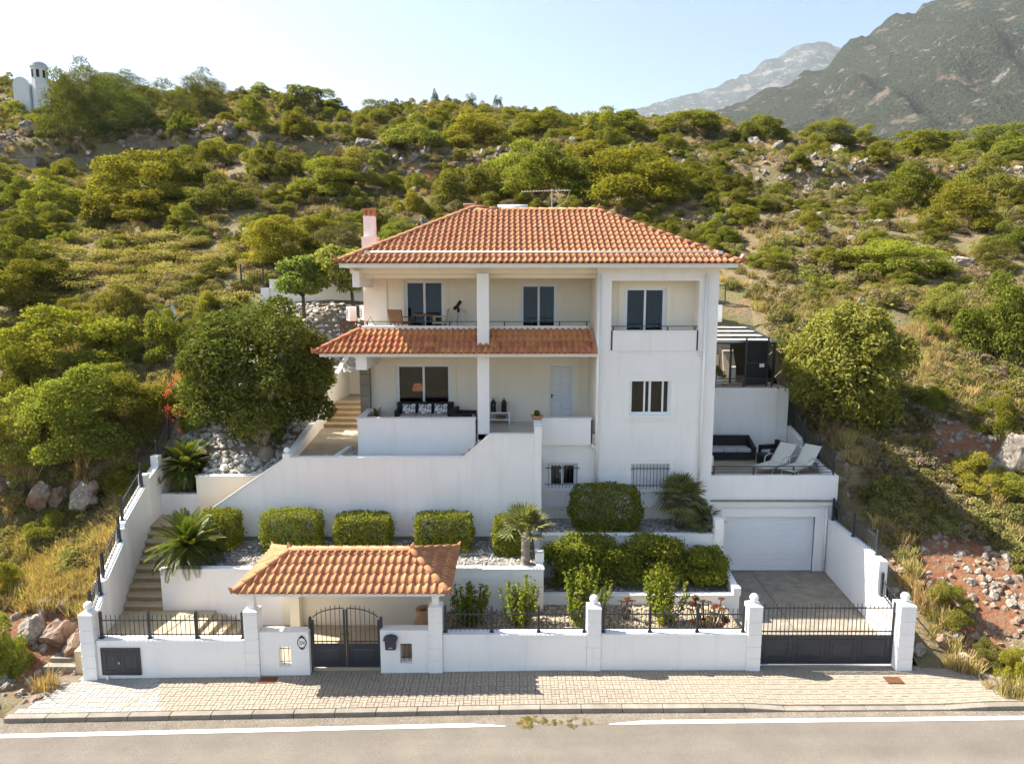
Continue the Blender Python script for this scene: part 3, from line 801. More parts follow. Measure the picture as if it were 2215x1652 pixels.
def roof_face(parent, O, E, A0, A1, budget=0, m=M_TILE, me=TILE_ME, phase=0.0, from_top=False):
    """tiles on the trapezoid O-E (eave, left to right seen from outside) and A0-A1 (upper edge).
    budget tiles nearest the eave become objects of their own, the rest one joined part"""
    O, E, A0, A1 = map(Vector, (O, E, A0, A1))
    U = (E-O).normalized(); Wd = (E-O).length
    N = U.cross(A0-O).normalized()
    if N.z < 0: N = -N
    V = N.cross(U)
    a0 = (A0-O); a1 = (A1-O)
    H0, H1 = a0.dot(V), a1.dot(V)
    H = max(H0, H1)
    poly = [Vector((0, 0)), Vector((Wd, 0)), Vector((a1.dot(U), H1)), Vector((a0.dot(U), H0))]
    if (poly[2]-poly[3]).length < 0.02: poly = poly[:3]
    edges = []
    for i in range(1, len(poly)):
        p, q = poly[i], poly[(i+1) % len(poly)]
        d = (q-p).normalized(); edges.append((p, Vector((-d.y, d.x))))     # inward normal
    mw = Matrix((( U.x, V.x, N.x, O.x), (U.y, V.y, N.y, O.y), (U.z, V.z, N.z, O.z), (0, 0, 0, 1)))
    # sheathing under the tiles
    MB().quad(O - N*0.02, E - N*0.02, A1 - N*0.02, A0 - N*0.02).build('sheathing', m, parent) if len(poly) == 4 else MB().quad(O - N*0.02, E - N*0.02, A1 - N*0.02).build('sheathing', m, parent)
    jv, jf = [], []
    made = 0
    rows = int(H/TE)+1
    for r in range(rows):
        c0 = -int(phase/TW)-1
        for c in range(c0, int(Wd/TW)+2):
            u = c*TW + phase - 0.02; v = r*TE - 0.05
            corners = [Vector((u, v)), Vector((u+TW, v)), Vector((u+TW, v+TE*1.1)), Vector((u, v+TE*1.1))]
            ds = [min((k-p).dot(n) for k in corners) for p, n in edges]
            dm = [max((k-p).dot(n) for k in corners) for p, n in edges]
            if u < -0.06 and abs(poly[-1].x) < 0.01 or min(dm) <= 0.02: continue
            jit = (random.uniform(-0.004, 0.004), random.uniform(-0.006, 0.006), random.uniform(0, 0.006))
            whole = min(ds) >= -0.01
            if whole and made < budget:
                o = mk('tile', me, None, parent); o.matrix_basis = mw @ Matrix.Translation((u+jit[0], v+jit[1], jit[2])); made += 1
                continue
            vs = [(p[0]+u+jit[0], p[1]+v+jit[1], p[2]+jit[2]) for p in TV]
            if whole:
                n = len(jv); jv += [tuple(mw @ Vector(p)) for p in vs]; jf += [tuple(i+n for i in f) for f in TF]
            else:
                bm = bmesh.new()
                bv = [bm.verts.new(p) for p in vs]
                for f in TF: bm.faces.new([bv[i] for i in f])
                for p, nn in edges:
                    bmesh.ops.bisect_plane(bm, geom=bm.verts[:]+bm.edges[:]+bm.faces[:], plane_co=(p.x, p.y, 0), plane_no=(-nn.x, -nn.y, 0), clear_outer=True)
                bm.verts.ensure_lookup_table()
                if len(bm.faces):
                    if made < budget:
                        m2 = bpy.data.meshes.new('tile'); bm.to_mesh(m2); m2.shade_smooth(); m2.materials.append(m)
                        o = mk('tile', m2, None, parent); o.matrix_basis = mw; made += 1
                    else:
                        n = len(jv); bm.verts.index_update()
                        jv += [tuple(mw @ v_.co) for v_ in bm.verts]; jf += [tuple(v_.index+n for v_ in f.verts) for f in bm.faces]
                bm.free()
    if jv:
        j = bpy.data.meshes.new('tiles'); j.from_pydata(jv, [], jf); j.update(); j.shade_smooth(); j.materials.append(m)
        o = mk('tiles', j, None, parent); o['kind'] = 'stuff'
    return made

def cap_row(parent, p, q, m=M_TILE, r=0.095, step=0.38, finial_end=None):
    """overlapping half-round ridge tiles from p up to q"""
    p, q = Vector(p), Vector(q)
    d = q-p; L = d.length; d.normalize()
    s = d.cross(Vector((0, 0, 1))).normalized(); up = s.cross(d)
    n = max(1, int(round(L/step))); st = L/n
    b = MB(); seg = 8
    for k, (t0, rr, lift) in enumerate(((-0.03, r*1.08, 0.022), (st+0.01, r*0.92, 0.0))):
        for j in range(seg+1):
            a = math.pi*(1.12*j/seg - 0.06)
            b.v.append((math.cos(a)*rr, t0, math.sin(a)*rr*0.85 + lift))
    for j in range(seg+1):
        a = math.pi*(1.12*j/seg - 0.06)
        b.v.append((math.cos(a)*r*0.93, -0.028, math.sin(a)*r*0.75 + 0.022))
    m1 = seg+1
    b.f = [(j, j+1, m1+j+1, m1+j) for j in range(seg)] + [(2*m1+j, 2*m1+j+1, j+1, j) for j in range(seg)]
    me = b.mesh('ridge_tile', m, True)
    for i in range(n):
        o = mk('ridge_tile', me, None, parent)
        pos = p + d*(i*st) + up*0.03
        o.matrix_basis = Matrix(((s.x, d.x, up.x, pos.x), (s.y, d.y, up.y, pos.y), (s.z, d.z, up.z, pos.z), (0, 0, 0, 1)))
def finial(parent, p, dirx=0.0, diry=0.0, h=0.17, m=M_TILE):
    x, y, z = p
    b = MB()
    b.hexa([(x-0.07,y-0.07,z),(x+0.07,y-0.07,z),(x+0.07,y+0.07,z),(x-0.07,y+0.07,z)], [(x-0.05+dirx*0.04,y-0.05+diry*0.04,z+h*0.45),(x+0.05+dirx*0.04,y-0.05+diry*0.04,z+h*0.45),(x+0.05+dirx*0.04,y+0.05+diry*0.04,z+h*0.45),(x-0.05+dirx*0.04,y+0.05+diry*0.04,z+h*0.45)])
    b.hexa([(x-0.05+dirx*0.04,y-0.05+diry*0.04,z+h*0.45),(x+0.05+dirx*0.04,y-0.05+diry*0.04,z+h*0.45),(x+0.05+dirx*0.04,y+0.05+diry*0.04,z+h*0.45),(x-0.05+dirx*0.04,y+0.05+diry*0.04,z+h*0.45)],
           [(x-0.012+dirx*0.1,y-0.012+diry*0.1,z+h),(x+0.012+dirx*0.1,y-0.012+diry*0.1,z+h),(x+0.012+dirx*0.1,y+0.012+diry*0.1,z+h),(x-0.012+dirx*0.1,y+0.012+diry*0.1,z+h)])
    b.build('finial', m, parent)

# ---- canopy over the entrance
cn = empty('entrance_canopy', (0, 0, 0)); tag(cn, 'small hipped terracotta canopy roof over the entrance gate', 'canopy')
rf = empty('roof'); rf.parent = cn
cx0, cx1, cy0, cy1, cz, rz_ = -7.16, -1.64, -0.42, 2.60, 2.39, 2.93
ra, rb = (-6.14, 1.08, rz_), (-2.80, 1.08, rz_)
c00, c10, c11, c01 = (cx0,cy0,cz), (cx1,cy0,cz), (cx1,cy1,cz), (cx0,cy1,cz)
roof_face(rf, c00, c10, ra, rb, 130)
roof_face(rf, c10, c11, rb, rb, 40)
roof_face(rf, c01, c00, ra, ra, 40)
roof_face(rf, c11, c01, rb, ra, 0)
cap_row(rf, ra, rb); cap_row(rf, c00, ra); cap_row(rf, c10, rb); cap_row(rf, c01, ra); cap_row(rf, c11, rb)
for p, dx, dy in ((c00,-1,-1),(c10,1,-1),(c11,1,1),(c01,-1,1)): finial(rf, (p[0]+0.02*-dx, p[1]+0.02*-dy, p[2]+0.02), dx, dy)
finial(rf, (ra[0]-0.02, ra[1], ra[2]+0.07), -0.5, 0); finial(rf, (rb[0]+0.02, rb[1], rb[2]+0.07), 0.5, 0)
MB().box(cx0+0.12, cx1-0.12, cy0+0.10, cy1-0.1, cz-0.13, cz-0.055).build('soffit', M_WHITE, cn)
MB().box(cx0+0.25, cx1-0.25, 0.02, 0.22, cz-0.3, cz-0.13).build('beam', M_WHITE, cn)
box('wall_post', M_CREAM, cn, -6.6, -6.32, 2.1, 2.42, 0, cz-0.13)

# ---- villa
hs = empty('villa', (0.75, 10.0, 2.0)); hs.location = (0, 0, 0)
tag(hs, 'white three-storey villa with hipped terracotta roof and deep balconies', 'house')
X0, XB, X1 = -5.48, 2.88, 6.98
YF, YB, YR = 6.2, 8.4, 12.0

def window(x0, x1, z0, z1, y, leaves=2, fr=0.06, widths=None, room=True, surround=0.0, lintel=0.0, curtain=None):
    w = MB()
    for a in ((x0,x1,z0,z0+fr),(x0,x1,z1-fr,z1),(x0,x0+fr,z0+fr,z1-fr),(x1-fr,x1,z0+fr,z1-fr)): w.box(a[0], a[1], y+0.05, y+0.17, a[2], a[3])
    o = w.build('window', M_PVC, hs)
    ww = (x1-x0-2*fr)/leaves
    for k in range(leaves):
        a, b = x0+fr+k*ww - (0.02 if k else 0), x0+fr+(k+1)*ww + (0.02 if k < leaves-1 else 0)
        if widths: a, b = x0+fr+(x1-x0-2*fr)*sum(widths[:k]), x0+fr+(x1-x0-2*fr)*sum(widths[:k+1])
        yy = y+0.07+0.04*(k % 2)
        s = MB(); f2 = 0.06 if not widths else 0.036
        for c in ((a,b,z0+fr,z0+fr+f2),(a,b,z1-fr-f2,z1-fr),(a,a+f2,z0+fr+f2,z1-fr-f2),(b-f2,b,z0+fr+f2,z1-fr-f2)): s.box(c[0], c[1], yy, yy+0.035, c[2], c[3])
        s.build('sash', M_PVC, o)
        MB().box(a+f2, b-f2, yy+0.012, yy+0.020, z0+fr+f2, z1-fr-f2).build('pane', M_GLASS, o)
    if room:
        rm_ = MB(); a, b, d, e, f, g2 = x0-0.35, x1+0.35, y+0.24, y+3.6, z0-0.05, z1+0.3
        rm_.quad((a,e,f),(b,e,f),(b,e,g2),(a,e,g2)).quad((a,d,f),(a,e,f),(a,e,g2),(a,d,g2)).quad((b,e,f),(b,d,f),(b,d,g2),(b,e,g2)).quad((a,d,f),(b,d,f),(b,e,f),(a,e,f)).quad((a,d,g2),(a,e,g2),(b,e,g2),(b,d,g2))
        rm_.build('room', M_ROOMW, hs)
    if curtain:
        ca, cb = curtain; cv = MB(); n = 14
        for k in range(n):
            q0, q1 = ca+(cb-ca)*k/n, ca+(cb-ca)*(k+1)/n
            cv.quad((q0,y+0.36+0.03*(k % 2),z0+0.05),(q1,y+0.36+0.03*((k+1) % 2),z0+0.05),(q1,y+0.36+0.03*((k+1) % 2),z1),(q0,y+0.36+0.03*(k % 2),z1))
        cv.build('curtain', M_CURT, hs)
    if surround:
        s = MB(); g2 = surround
        lo = z0 - (g2 if lintel >= 0 else 0.0)
        for c in ((x0-g2,x1+g2,z1,z1+g2),(x0-g2,x0,lo,z1),(x1,x1+g2,lo,z1)) + (((x0,x1,lo,z0),) if lintel >= 0 else ()):
            s.box(c[0], c[1], y-0.022, y-0.001, c[2], c[3])
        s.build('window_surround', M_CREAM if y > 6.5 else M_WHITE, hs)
    return o

# block on the garage side
wall_y('wall', M_WHITE, hs, XB, X1, 2.48, 10.80, YF, YF+0.25, ((3.37,6.33,8.66,10.37),(4.04,5.48,5.78,7.07),(4.17,5.50,3.14,4.05)))
wall_y('plinth', M_CREAM, hs, XB+0.01, X1-0.01, 1.6, 2.48, YF+0.02, YF+0.25)
box('wall', M_CREAM, hs, XB, XB+0.24, YF+0.25, YR-0.2, 4.9, 10.80)
box('wall', M_WHITE, hs, X1-0.25, X1, YF+0.25, YR-0.2, 1.6, 10.80)
box('wall', M_WHITE, hs, X0, X0+0.2, YB+0.2, YR-0.2, 4.0, 10.80)
box('wall', M_WHITE, hs, X0, X1, YR-0.2, YR, 4.0, 10.80)
# recessed balcony
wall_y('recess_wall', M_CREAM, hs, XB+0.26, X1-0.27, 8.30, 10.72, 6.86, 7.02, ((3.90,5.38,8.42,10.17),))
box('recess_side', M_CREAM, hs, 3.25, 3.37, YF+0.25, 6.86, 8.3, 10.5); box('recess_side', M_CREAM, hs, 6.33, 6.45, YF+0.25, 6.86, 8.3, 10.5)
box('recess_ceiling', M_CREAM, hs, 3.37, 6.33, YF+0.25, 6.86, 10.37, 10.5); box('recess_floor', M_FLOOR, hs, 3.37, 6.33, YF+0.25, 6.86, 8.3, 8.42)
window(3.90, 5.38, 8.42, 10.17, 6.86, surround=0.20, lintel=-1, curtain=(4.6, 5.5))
box('balcony_front', M_WHITE, hs, 3.43, 6.27, YF-0.035, YF-0.002, 8.0, 8.66); box('balcony_coping', M_TRIM, hs, 3.43, 6.27, YF-0.06, YF+0.27, 8.662, 8.70)
for x in (3.37, 6.29): box('gap_shade_strip', M_IRON, hs, x, x+0.045, YF-0.02, YF-0.003, 8.02, 8.70)  # dark strips painted in for the shadow gaps beside the balcony front
def railing(x0, x1, y, z, h, n, name='balcony_railing'):
    t = MB().box(x0, x1, y-0.018, y+0.018, z+h-0.025, z+h).build(name, M_IRON, hs)
    for k in range(n):
        x = x0+0.1+(x1-x0-0.2)*k/(n-1)
        MB().box(x-0.02, x+0.02, y-0.014, y+0.014, z, z+h-0.025).box(x-0.035, x+0.035, y-0.02, y+0.02, z, z+0.012).build('post', M_IRON, t)
    return t
railing(3.36, 6.34, YF+0.1, 8.70, 0.15, 4)
window(4.04, 5.48, 5.78, 7.07, YF, leaves=4, widths=(0.36,0.14,0.34,0.16), surround=0.19)
box('window_head', M_TRIM, hs, 4.02, 5.50, YF-0.012, YF+0.09, 6.96, 7.09); box('window_sill', M_TRIM, hs, 3.98, 5.54, YF-0.05, YF+0.12, 5.70, 5.778)
# closed shutter window with bars
box('shutter', M_PVC, hs, 4.17, 5.50, YF+0.08, YF+0.12, 3.14, 4.05)
for k in range(11): box('shutter_slat', M_PVC, hs, 4.17, 5.50, YF+0.064, YF+0.081, 3.15+k*0.082, 3.15+k*0.082+0.070)
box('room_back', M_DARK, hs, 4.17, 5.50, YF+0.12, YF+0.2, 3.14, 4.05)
def bars(x0, x1, z0, z1, y, n):
    t = MB().box(x0-0.05, x1+0.05, y-0.012, y, z0+0.12, z0+0.145).box(x0-0.05, x1+0.05, y-0.012, y, z1-0.18, z1-0.155).build('window_bars', M_IRON, hs)
    for k in range(n):
        x = x0+(x1-x0)*(k+0.5)/n
        box('bar', M_IRON, t, x-0.008, x+0.008, y-0.026, y-0.012, z0-0.02, z1-0.01)
bars(4.19, 5.48, 3.14, 4.05, YF-0.02, 11)
for (x0, x1) in ((3.97, 5.70),):
    s = MB().box(x0, x1, YF-0.02, YF-0.001, 4.05, 4.23).box(x0, 4.17, YF-0.02, YF-0.001, 3.0, 4.05).box(5.50, x1, YF-0.02, YF-0.001, 3.0, 4.05)
    s.build('window_surround', M_WHITE, hs)
    box('window_sill', M_TRIM, hs, x0+0.1, x1-0.1, YF-0.06, YF+0.08, 3.03, 3.138)
box('ledge', M_WHITE, hs, XB, X1, YF-0.025, YF, 2.44, 2.54)

# balconies side: back walls
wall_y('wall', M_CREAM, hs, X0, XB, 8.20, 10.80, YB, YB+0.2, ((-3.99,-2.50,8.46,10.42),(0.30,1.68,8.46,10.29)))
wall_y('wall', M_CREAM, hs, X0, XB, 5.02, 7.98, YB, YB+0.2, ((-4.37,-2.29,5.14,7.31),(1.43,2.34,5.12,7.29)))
window(-3.99, -2.50, 8.46, 10.42, YB, surround=0.16, lintel=-1)
window(0.30, 1.68, 8.46, 10.29, YB, surround=0.22, lintel=-1, curtain=(1.0, 1.7))
window(-4.37, -2.29, 5.14, 7.31, YB, surround=0.20, lintel=-1)
box('pilaster', M_CREAM, hs, X0, -4.62, YB-0.07, YB-0.001, 8.46, 10.7)
box('pilaster', M_CREAM, hs, -2.24, -1.1, YB-0.03, YB-0.001, 8.46, 10.7)
# front door
d_ = MB().box(1.47, 2.30, YB+0.05, YB+0.09, 5.12, 7.25)
dd = d_.build('door', M_DOOR, hs)
for i in range(6):
    for k in range(2):
        x0, z0 = 1.56+k*0.345, 5.22+i*0.34
        MB().hexa([(x0,YB+0.05,z0),(x0+0.29,YB+0.05,z0),(x0+0.29,YB+0.05,z0+0.27),(x0,YB+0.05,z0+0.27)], [(x0+0.03,YB+0.034,z0+0.03),(x0+0.26,YB+0.034,z0+0.03),(x0+0.26,YB+0.034,z0+0.24),(x0+0.03,YB+0.034,z0+0.24)]).build('panel', M_DOOR, dd)
MB().box(1.48, 1.52, YB-0.01, YB+0.05, 6.02, 6.16).tube([(1.50,YB-0.02,6.12),(1.60,YB-0.02,6.12)], 0.012, 6).build('handle', M_IRON, dd)
MB().lathe([(0.018,0),(0.018,0.012)], 8, (0,0,0)).build('spyhole', M_IRON, dd).matrix_basis = Matrix.Translation((1.88,YB+0.05,6.62)) @ Matrix.Rotation(R(90), 4, 'X')
MB().box(1.43, 1.47, YB+0.02, YB+0.12, 5.12, 7.29).box(2.30, 2.34, YB+0.02, YB+0.12, 5.12, 7.29).box(1.47, 2.30, YB+0.02, YB+0.12, 7.25, 7.29).build('door_frame', M_PVC, hs)
MB().box(1.20, 1.43, YB-0.022, YB-0.001, 5.10, 7.29).box(2.34, 2.57, YB-0.022, YB-0.001, 5.10, 7.29).box(1.20, 2.57, YB-0.022, YB-0.001, 7.29, 7.55).build('door_surround', M_CREAM, hs)
# floors, ceilings, column, beams
box('porch_floor', M_FLOOR, hs, -5.2, XB, YF+0.02, YB-0.001, 4.90, 5.10)
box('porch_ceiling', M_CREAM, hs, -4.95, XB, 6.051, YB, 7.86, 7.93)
box('balcony_floor', M_FLOOR, hs, -5.2, XB, 7.36, YB, 8.20, 8.44)
box('balcony_upstand', M_WHITE, hs, -5.30, 2.66, 7.10, 7.35, 8.25, 8.80, bevel=0.015); box('balcony_upstand', M_WHITE, hs, -5.30, -5.06, 7.36, YB-0.08, 8.25, 8.79)
box('balcony_upstand', M_WHITE, hs, 2.70, 2.86, 7.14, 7.36, 8.25, 8.70)
railing(-5.22, 2.75, 7.2, 8.80, 0.16, 9)
MB().tube([(-5.2,7.2,8.82),(-5.0,7.2,9.12),(-4.85,7.2,8.82)], 0.014, 6).build('rail_brace', M_IRON, hs)
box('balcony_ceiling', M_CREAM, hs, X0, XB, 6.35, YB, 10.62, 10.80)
box('column', M_WHITE, hs, -1.19, -0.78, 6.22, 6.62, 3.9, 10.62, bevel=0.01)
box('beam', M_CREAM, hs, -5.12, XB, 6.70, 6.95, 10.46, 10.62)
box('corner_beam', M_WHITE, hs, -5.36, -5.12, 6.12, YB, 10.15, 10.70); box('corner_beam', M_WHITE, hs, -5.33, -4.96, 6.10, YB-0.001, 7.36, 7.98)
for k in range(8): box('pilaster_block', M_GRAN, hs, -5.66, -5.30, 8.10, 8.38, 4.1+k*0.41, 4.1+k*0.41+0.395)
# parapets
box('parapet', M_WHITE, hs, -5.36, -1.27, YF, YF+0.2, 3.7, 5.62); box('parapet_coping', M_TRIM, hs, -5.40, -1.25, YF-0.035, YF+0.235, 5.622, 5.67)
box('parapet', M_WHITE, hs, -5.36, -5.16, YF+0.2, YB-0.30, 4.0, 5.62); box('parapet_coping', M_TRIM, hs, -5.40, -5.12, YF+0.236, YB-0.3, 5.62, 5.668)
box('gap_shade_strip', M_IRON, hs, -1.25, -1.205, YF+0.01, YF+0.05, 4.85, 5.60)  # dark strip painted in for the shade of the drain slot
box('parapet', M_WHITE, hs, 1.0, 2.73, YF-0.02, YF+0.18, 4.72, 5.62); box('parapet_coping', M_TRIM, hs, 0.97, 2.76, YF-0.05, YF+0.21, 5.622, 5.67)
box('parapet', M_WHITE, hs, 0.76, 0.98, 5.30, YF+0.18, 4.3, 5.60); box('parapet_coping', M_TRIM, hs, 0.735, 0.965, 5.30, YF+0.2, 5.602, 5.655)
box('gap_shade_strip', M_IRON, hs, 2.745, 2.79, YF+0.0, YF+0.04, 4.78, 5.62)  # dark strip put in for the shaded drain gap at the parapet end
# basement front
wall_y('wall', M_WHITE, hs, -5.3, XB, 2.46, 4.90, YF+0.10, YF+0.3, ((1.26,2.30,3.16,4.05),)); wall_y('plinth', M_CREAM, hs, -5.3, XB, 1.5, 2.46, YF+0.14, YF+0.3)
window(1.26, 2.30, 3.16, 4.05, YF+0.10)
bars(1.22, 2.34, 3.16, 4.05, YF+0.06, 9)
MB().box(1.06, 2.50, YF+0.08, YF+0.099, 4.05, 4.24).box(1.06, 1.26, YF+0.08, YF+0.099, 3.0, 4.05).box(2.30, 2.50, YF+0.08, YF+0.099, 3.0, 4.05).build('window_surround', M_WHITE, hs)
box('window_sill', M_TRIM, hs, 1.10, 2.46, YF+0.03, YF+0.16, 3.05, 3.158)
box('platform', M_FLOOR, hs, -0.72, 0.75, 5.32, YF+0.02, 4.88, 5.09)
for k in range(5): box('step', M_STEP, hs, -1.72+k*0.2, -0.72, 5.32, YF-0.002, 4.10, 4.25+(k+1)*0.165)
# downpipes
MB().tube([(2.93,6.14,10.6),(2.93,6.14,2.3)], 0.05, 10).build('downpipe', M_TRIM, hs, smooth=True)
MB().tube([(2.78,6.13,4.74),(2.80,6.13,4.68),(2.93,6.14,4.60)], 0.04, 8).build('pipe_branch', M_TRIM, hs, smooth=True)
MB().tube([(6.55,6.14,10.6),(6.55,6.14,2.3)], 0.05, 10).build('downpipe', M_TRIM, hs, smooth=True)
MB().tube([(6.31,6.15,8.02),(6.33,6.14,7.93),(6.53,6.14,7.86)], 0.035, 8).build('pipe_branch', M_TRIM, hs, smooth=True)

# main roof
mr_ = empty('roof'); mr_.parent = hs
EZ = 10.95
eL, eR, eBR, eBL = (-5.74,5.55,EZ), (7.50,5.55,EZ), (7.50,12.5,EZ), (-5.74,12.5,EZ)
sl = math.tan(R(27))
def pz(y): return EZ + (y-5.55)*sl
A = (-1.40, 9.92, pz(9.92)); B = (-0.45, 9.62, pz(9.62)); C = (3.30, 9.62, pz(9.62))
Ba = (-1.40, 10.0, pz(9.92)); Cb = (3.3, 10.1, pz(9.62))
roof_face(mr_, eL, eR, (-1.57, 9.62, pz(9.62)), C, 175)
MB().quad((-1.57,9.62,pz(9.62)+0.05), (B[0],B[1],B[2]+0.05), (A[0],A[1],A[2]+0.05)).build('roof_peak', M_TILE, mr_)
roof_face(mr_, eR, eBR, C, Cb, 0)
roof_face(mr_, eBL, eL, (-1.40,10.0,A[2]), A, 0)
roof_face(mr_, eBR, eBL, Cb, (-1.40,10.05,pz(9.62)), 0)
cap_row(mr_, eL, A); cap_row(mr_, B, A, step=0.5); cap_row(mr_, B, C); cap_row(mr_, eR, C)
finial(mr_, (eL[0]+0.03,eL[1]+0.03,eL[2]+0.03), -1, -1, 0.26); finial(mr_, (eR[0]-0.03,eR[1]+0.03,eR[2]+0.03), 1, -1, 0.26)
finial(mr_, (A[0],A[1],A[2]+0.08), 0, 0, 0.2); finial(mr_, (C[0],C[1],C[2]+0.08), 0.3, 0, 0.2)
MB().box(eL[0]+0.08, eR[0]-0.1, 5.62, 5.76, 10.79, 10.93).build('fascia', M_WHITE, hs)
MB().box(eL[0]+0.10, eR[0]-0.12, 5.763, 12.4, 10.80, 10.88).build('soffit', M_WHITE, hs)
gy = 5.55+0.42
MB().tube([(-4.75,gy,pz(gy)+0.14),(6.85,gy,pz(gy)+0.14)], 0.032, 8).build('roof_pipe', M_TRIM, mr_, smooth=True)
for x in (-4.8, 6.88): MB().box(x-0.09, x+0.09, gy-0.05, gy+0.05, pz(gy)+0.08, pz(gy)+0.18).build('pipe_box', M_TRIM, mr_)
# porch roof wrapping the corner
lr = empty('porch_roof'); lr.parent = hs
LZ = 7.96; LT = 8.66
lL, lR = (-6.66,5.80,LZ), (2.86,5.80,LZ)
roof_face(lr, lL, lR, (-5.31,7.09,LT), (2.86,7.09,LT), 118, M_TILED, TILE_ME2)
roof_face(lr, (-6.66,10.4,LZ), lL, (-5.31,10.4,LT), (-5.31,7.09,LT), 0, M_TILED, TILE_ME2)
cap_row(lr, lL, (-5.36,7.04,LT), M_TILED); finial(lr, (lL[0]+0.02,lL[1]+0.02,lL[2]+0.02), -1, -1, 0.2, M_TILED); finial(lr, (-6.6,10.35,LZ+0.02), -1, 1, 0.2, M_TILED)
MB().box(lL[0]+0.16, XB-0.001, 5.90, 6.05, 7.83, 7.935).box(lL[0]+0.16, -5.0, 6.05, 10.3, 7.83, 7.93).build('fascia', M_WHITE, hs)
box('mortar_joint', M_MORTAR, lr, -5.25, 2.70, 7.04, 7.099, LT-0.06, LT+0.02); box('mortar_joint', M_MORTAR, lr, -1.26, -0.71, 6.14, 6.66, 8.02, 8.17)
MB().hexa([(2.80,5.85,LZ+0.02),(2.879,5.85,LZ+0.02),(2.879,5.88,LZ+0.09),(2.80,5.88,LZ+0.09)], [(2.80,7.05,LT+0.0),(2.879,7.05,LT+0.0),(2.879,7.05,LT+0.08),(2.80,7.05,LT+0.08)]).build('mortar_joint', M_MORTAR, lr)
# chimneys
ch = MB().box(-5.80, -5.24, 9.8, 10.34, 10.3, 12.02).box(-5.83, -5.21, 9.77, 10.37, 12.02, 12.07).build('chimney', M_WHITE, hs)
box('shaft', M_WHITE, ch, -5.73, -5.31, 9.87, 10.27, 12.07, 12.86)
for k in range(4):
    z = 12.86+k*0.078
    if k == 3: box('chimney_cap', M_TILE, ch, -5.74, -5.30, 9.86, 10.28, z, z+0.05)
    else:
        for a, b_, c, d in ((-5.73,-5.63,9.87,9.97),(-5.41,-5.31,9.87,9.97),(-5.73,-5.63,10.17,10.27),(-5.41,-5.31,10.17,10.27),(-5.57,-5.47,9.87,9.97)):
            box('brick', M_TILE, ch, a, b_, c, d, z, z+0.045)
        box('brick', M_TILE, ch, -5.735, -5.305, 9.865, 10.275, z+0.047, z+0.077)
c2 = MB().box(-1.86, -1.5, 10.6, 10.96, 12.3, 13.22).build('chimney', M_WHITE, hs); box('chimney_cap', M_TILE, c2, -1.89, -1.47, 10.57, 10.99, 13.22, 13.36); box('cap_slab', M_TRIM, c2, -1.92, -1.44, 10.54, 11.02, 13.37, 13.41)

# ---------------------------------------------------------------- retaining walls, stairs, beds
def thing(name, label, cat, group=None, loc=(0, 0, 0), rz=0.0):
    t = empty(name, loc, rz); tag(t, label, cat, group); return t

t = thing('retaining_wall', 'tall white retaining wall stepping up beside the stairs below the porch', 'wall')
MB().prism_y([(-10.62,1.4),(0.75,1.4),(0.75,5.30),(-0.73,5.30),(-1.60,4.52),(-7.38,4.52),(-7.62,4.46),(-10.30,2.62),(-10.62,2.40)], 5.06, 5.30).build('wall', M_WHITE, t)
cp = MB()
for (xa, za), (xb, zb) in (((-10.62,2.40),(-10.30,2.62)),((-10.30,2.62),(-7.62,4.46)),((-7.38,4.52),(-1.60,4.52)),((-1.60,4.52),(-0.73,5.30)),((-0.73,5.30),(0.75,5.30))):
    cp.hexa([(xa,5.04,za+0.001),(xb,5.04,zb+0.001),(xb,5.32,zb+0.001),(xa,5.32,za+0.001)], [(xa,5.04,za+0.045),(xb,5.04,zb+0.045),(xb,5.32,zb+0.045),(xa,5.32,za+0.045)])
cp.build('coping', M_TRIM, t)
box('end_post', M_WHITE, t, 0.752, 0.98, 4.99, 5.29, 1.4, 5.58); box('post_cap', M_TRIM, t, 0.735, 1.0, 4.97, 5.31, 5.58, 5.62)
box('base_skirt', M_KERB, t, -10.5, 0.74, 5.035, 5.058, 1.4, 1.84)
box('ball_block', M_WHITE, t, -7.62, -7.38, 5.05, 5.29, 4.45, 4.68)
MB().lathe([(0.03,0)] + [(0.105*math.sin(math.pi*k/10), 0.105-0.105*math.cos(math.pi*k/10)) for k in range(1, 10)] + [(0.004,0.21)], 18, (-7.5,5.17,4.68)).build('ball', M_GLAMP, t, smooth=True)

t = thing('planter_wall', 'white planter wall behind the entrance canopy below the clipped hedges', 'wall')
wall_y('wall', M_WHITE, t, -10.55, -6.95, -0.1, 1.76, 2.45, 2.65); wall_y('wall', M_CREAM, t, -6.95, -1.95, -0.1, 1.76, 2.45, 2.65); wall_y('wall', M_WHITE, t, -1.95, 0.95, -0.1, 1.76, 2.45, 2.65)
box('coping', M_TRIM, t, -10.57, 0.97, 2.43, 2.68, 1.762, 1.81)
box('end_wall', M_WHITE, t, 0.73, 0.95, 2.681, 5.03, -0.1, 1.80); box('end_wall', M_WHITE, t, -10.55, -10.35, 2.66, 5.03, 0.2, 1.72)
box('end_post', M_WHITE, t, 0.72, 0.98, 2.95, 3.25, 1.80, 2.1)
t = thing('planter_wall', 'low white planter wall in front of the loose green shrubs', 'wall')
wall_y('wall', M_WHITE, t, 0.96, 7.0, -0.1, 0.74, 2.86, 3.06); box('coping', M_TRIM, t, 0.96, 7.02, 2.84, 3.08, 0.742, 0.79)
MB().hexa([(6.82,3.081,-0.1),(7.02,3.081,-0.1),(7.06,4.55,-0.1),(6.86,4.55,-0.1)], [(6.82,3.081,1.0),(7.02,3.081,1.0),(7.06,4.55,1.15),(6.86,4.55,1.15)]).build('side_wall', M_WHITE, t)
box('corner_block', M_WHITE, t, 6.80, 7.03, 2.83, 3.08, 0.79, 1.02)
t = thing('planter_wall', 'white planter wall holding the stony bed under the barred windows', 'wall')
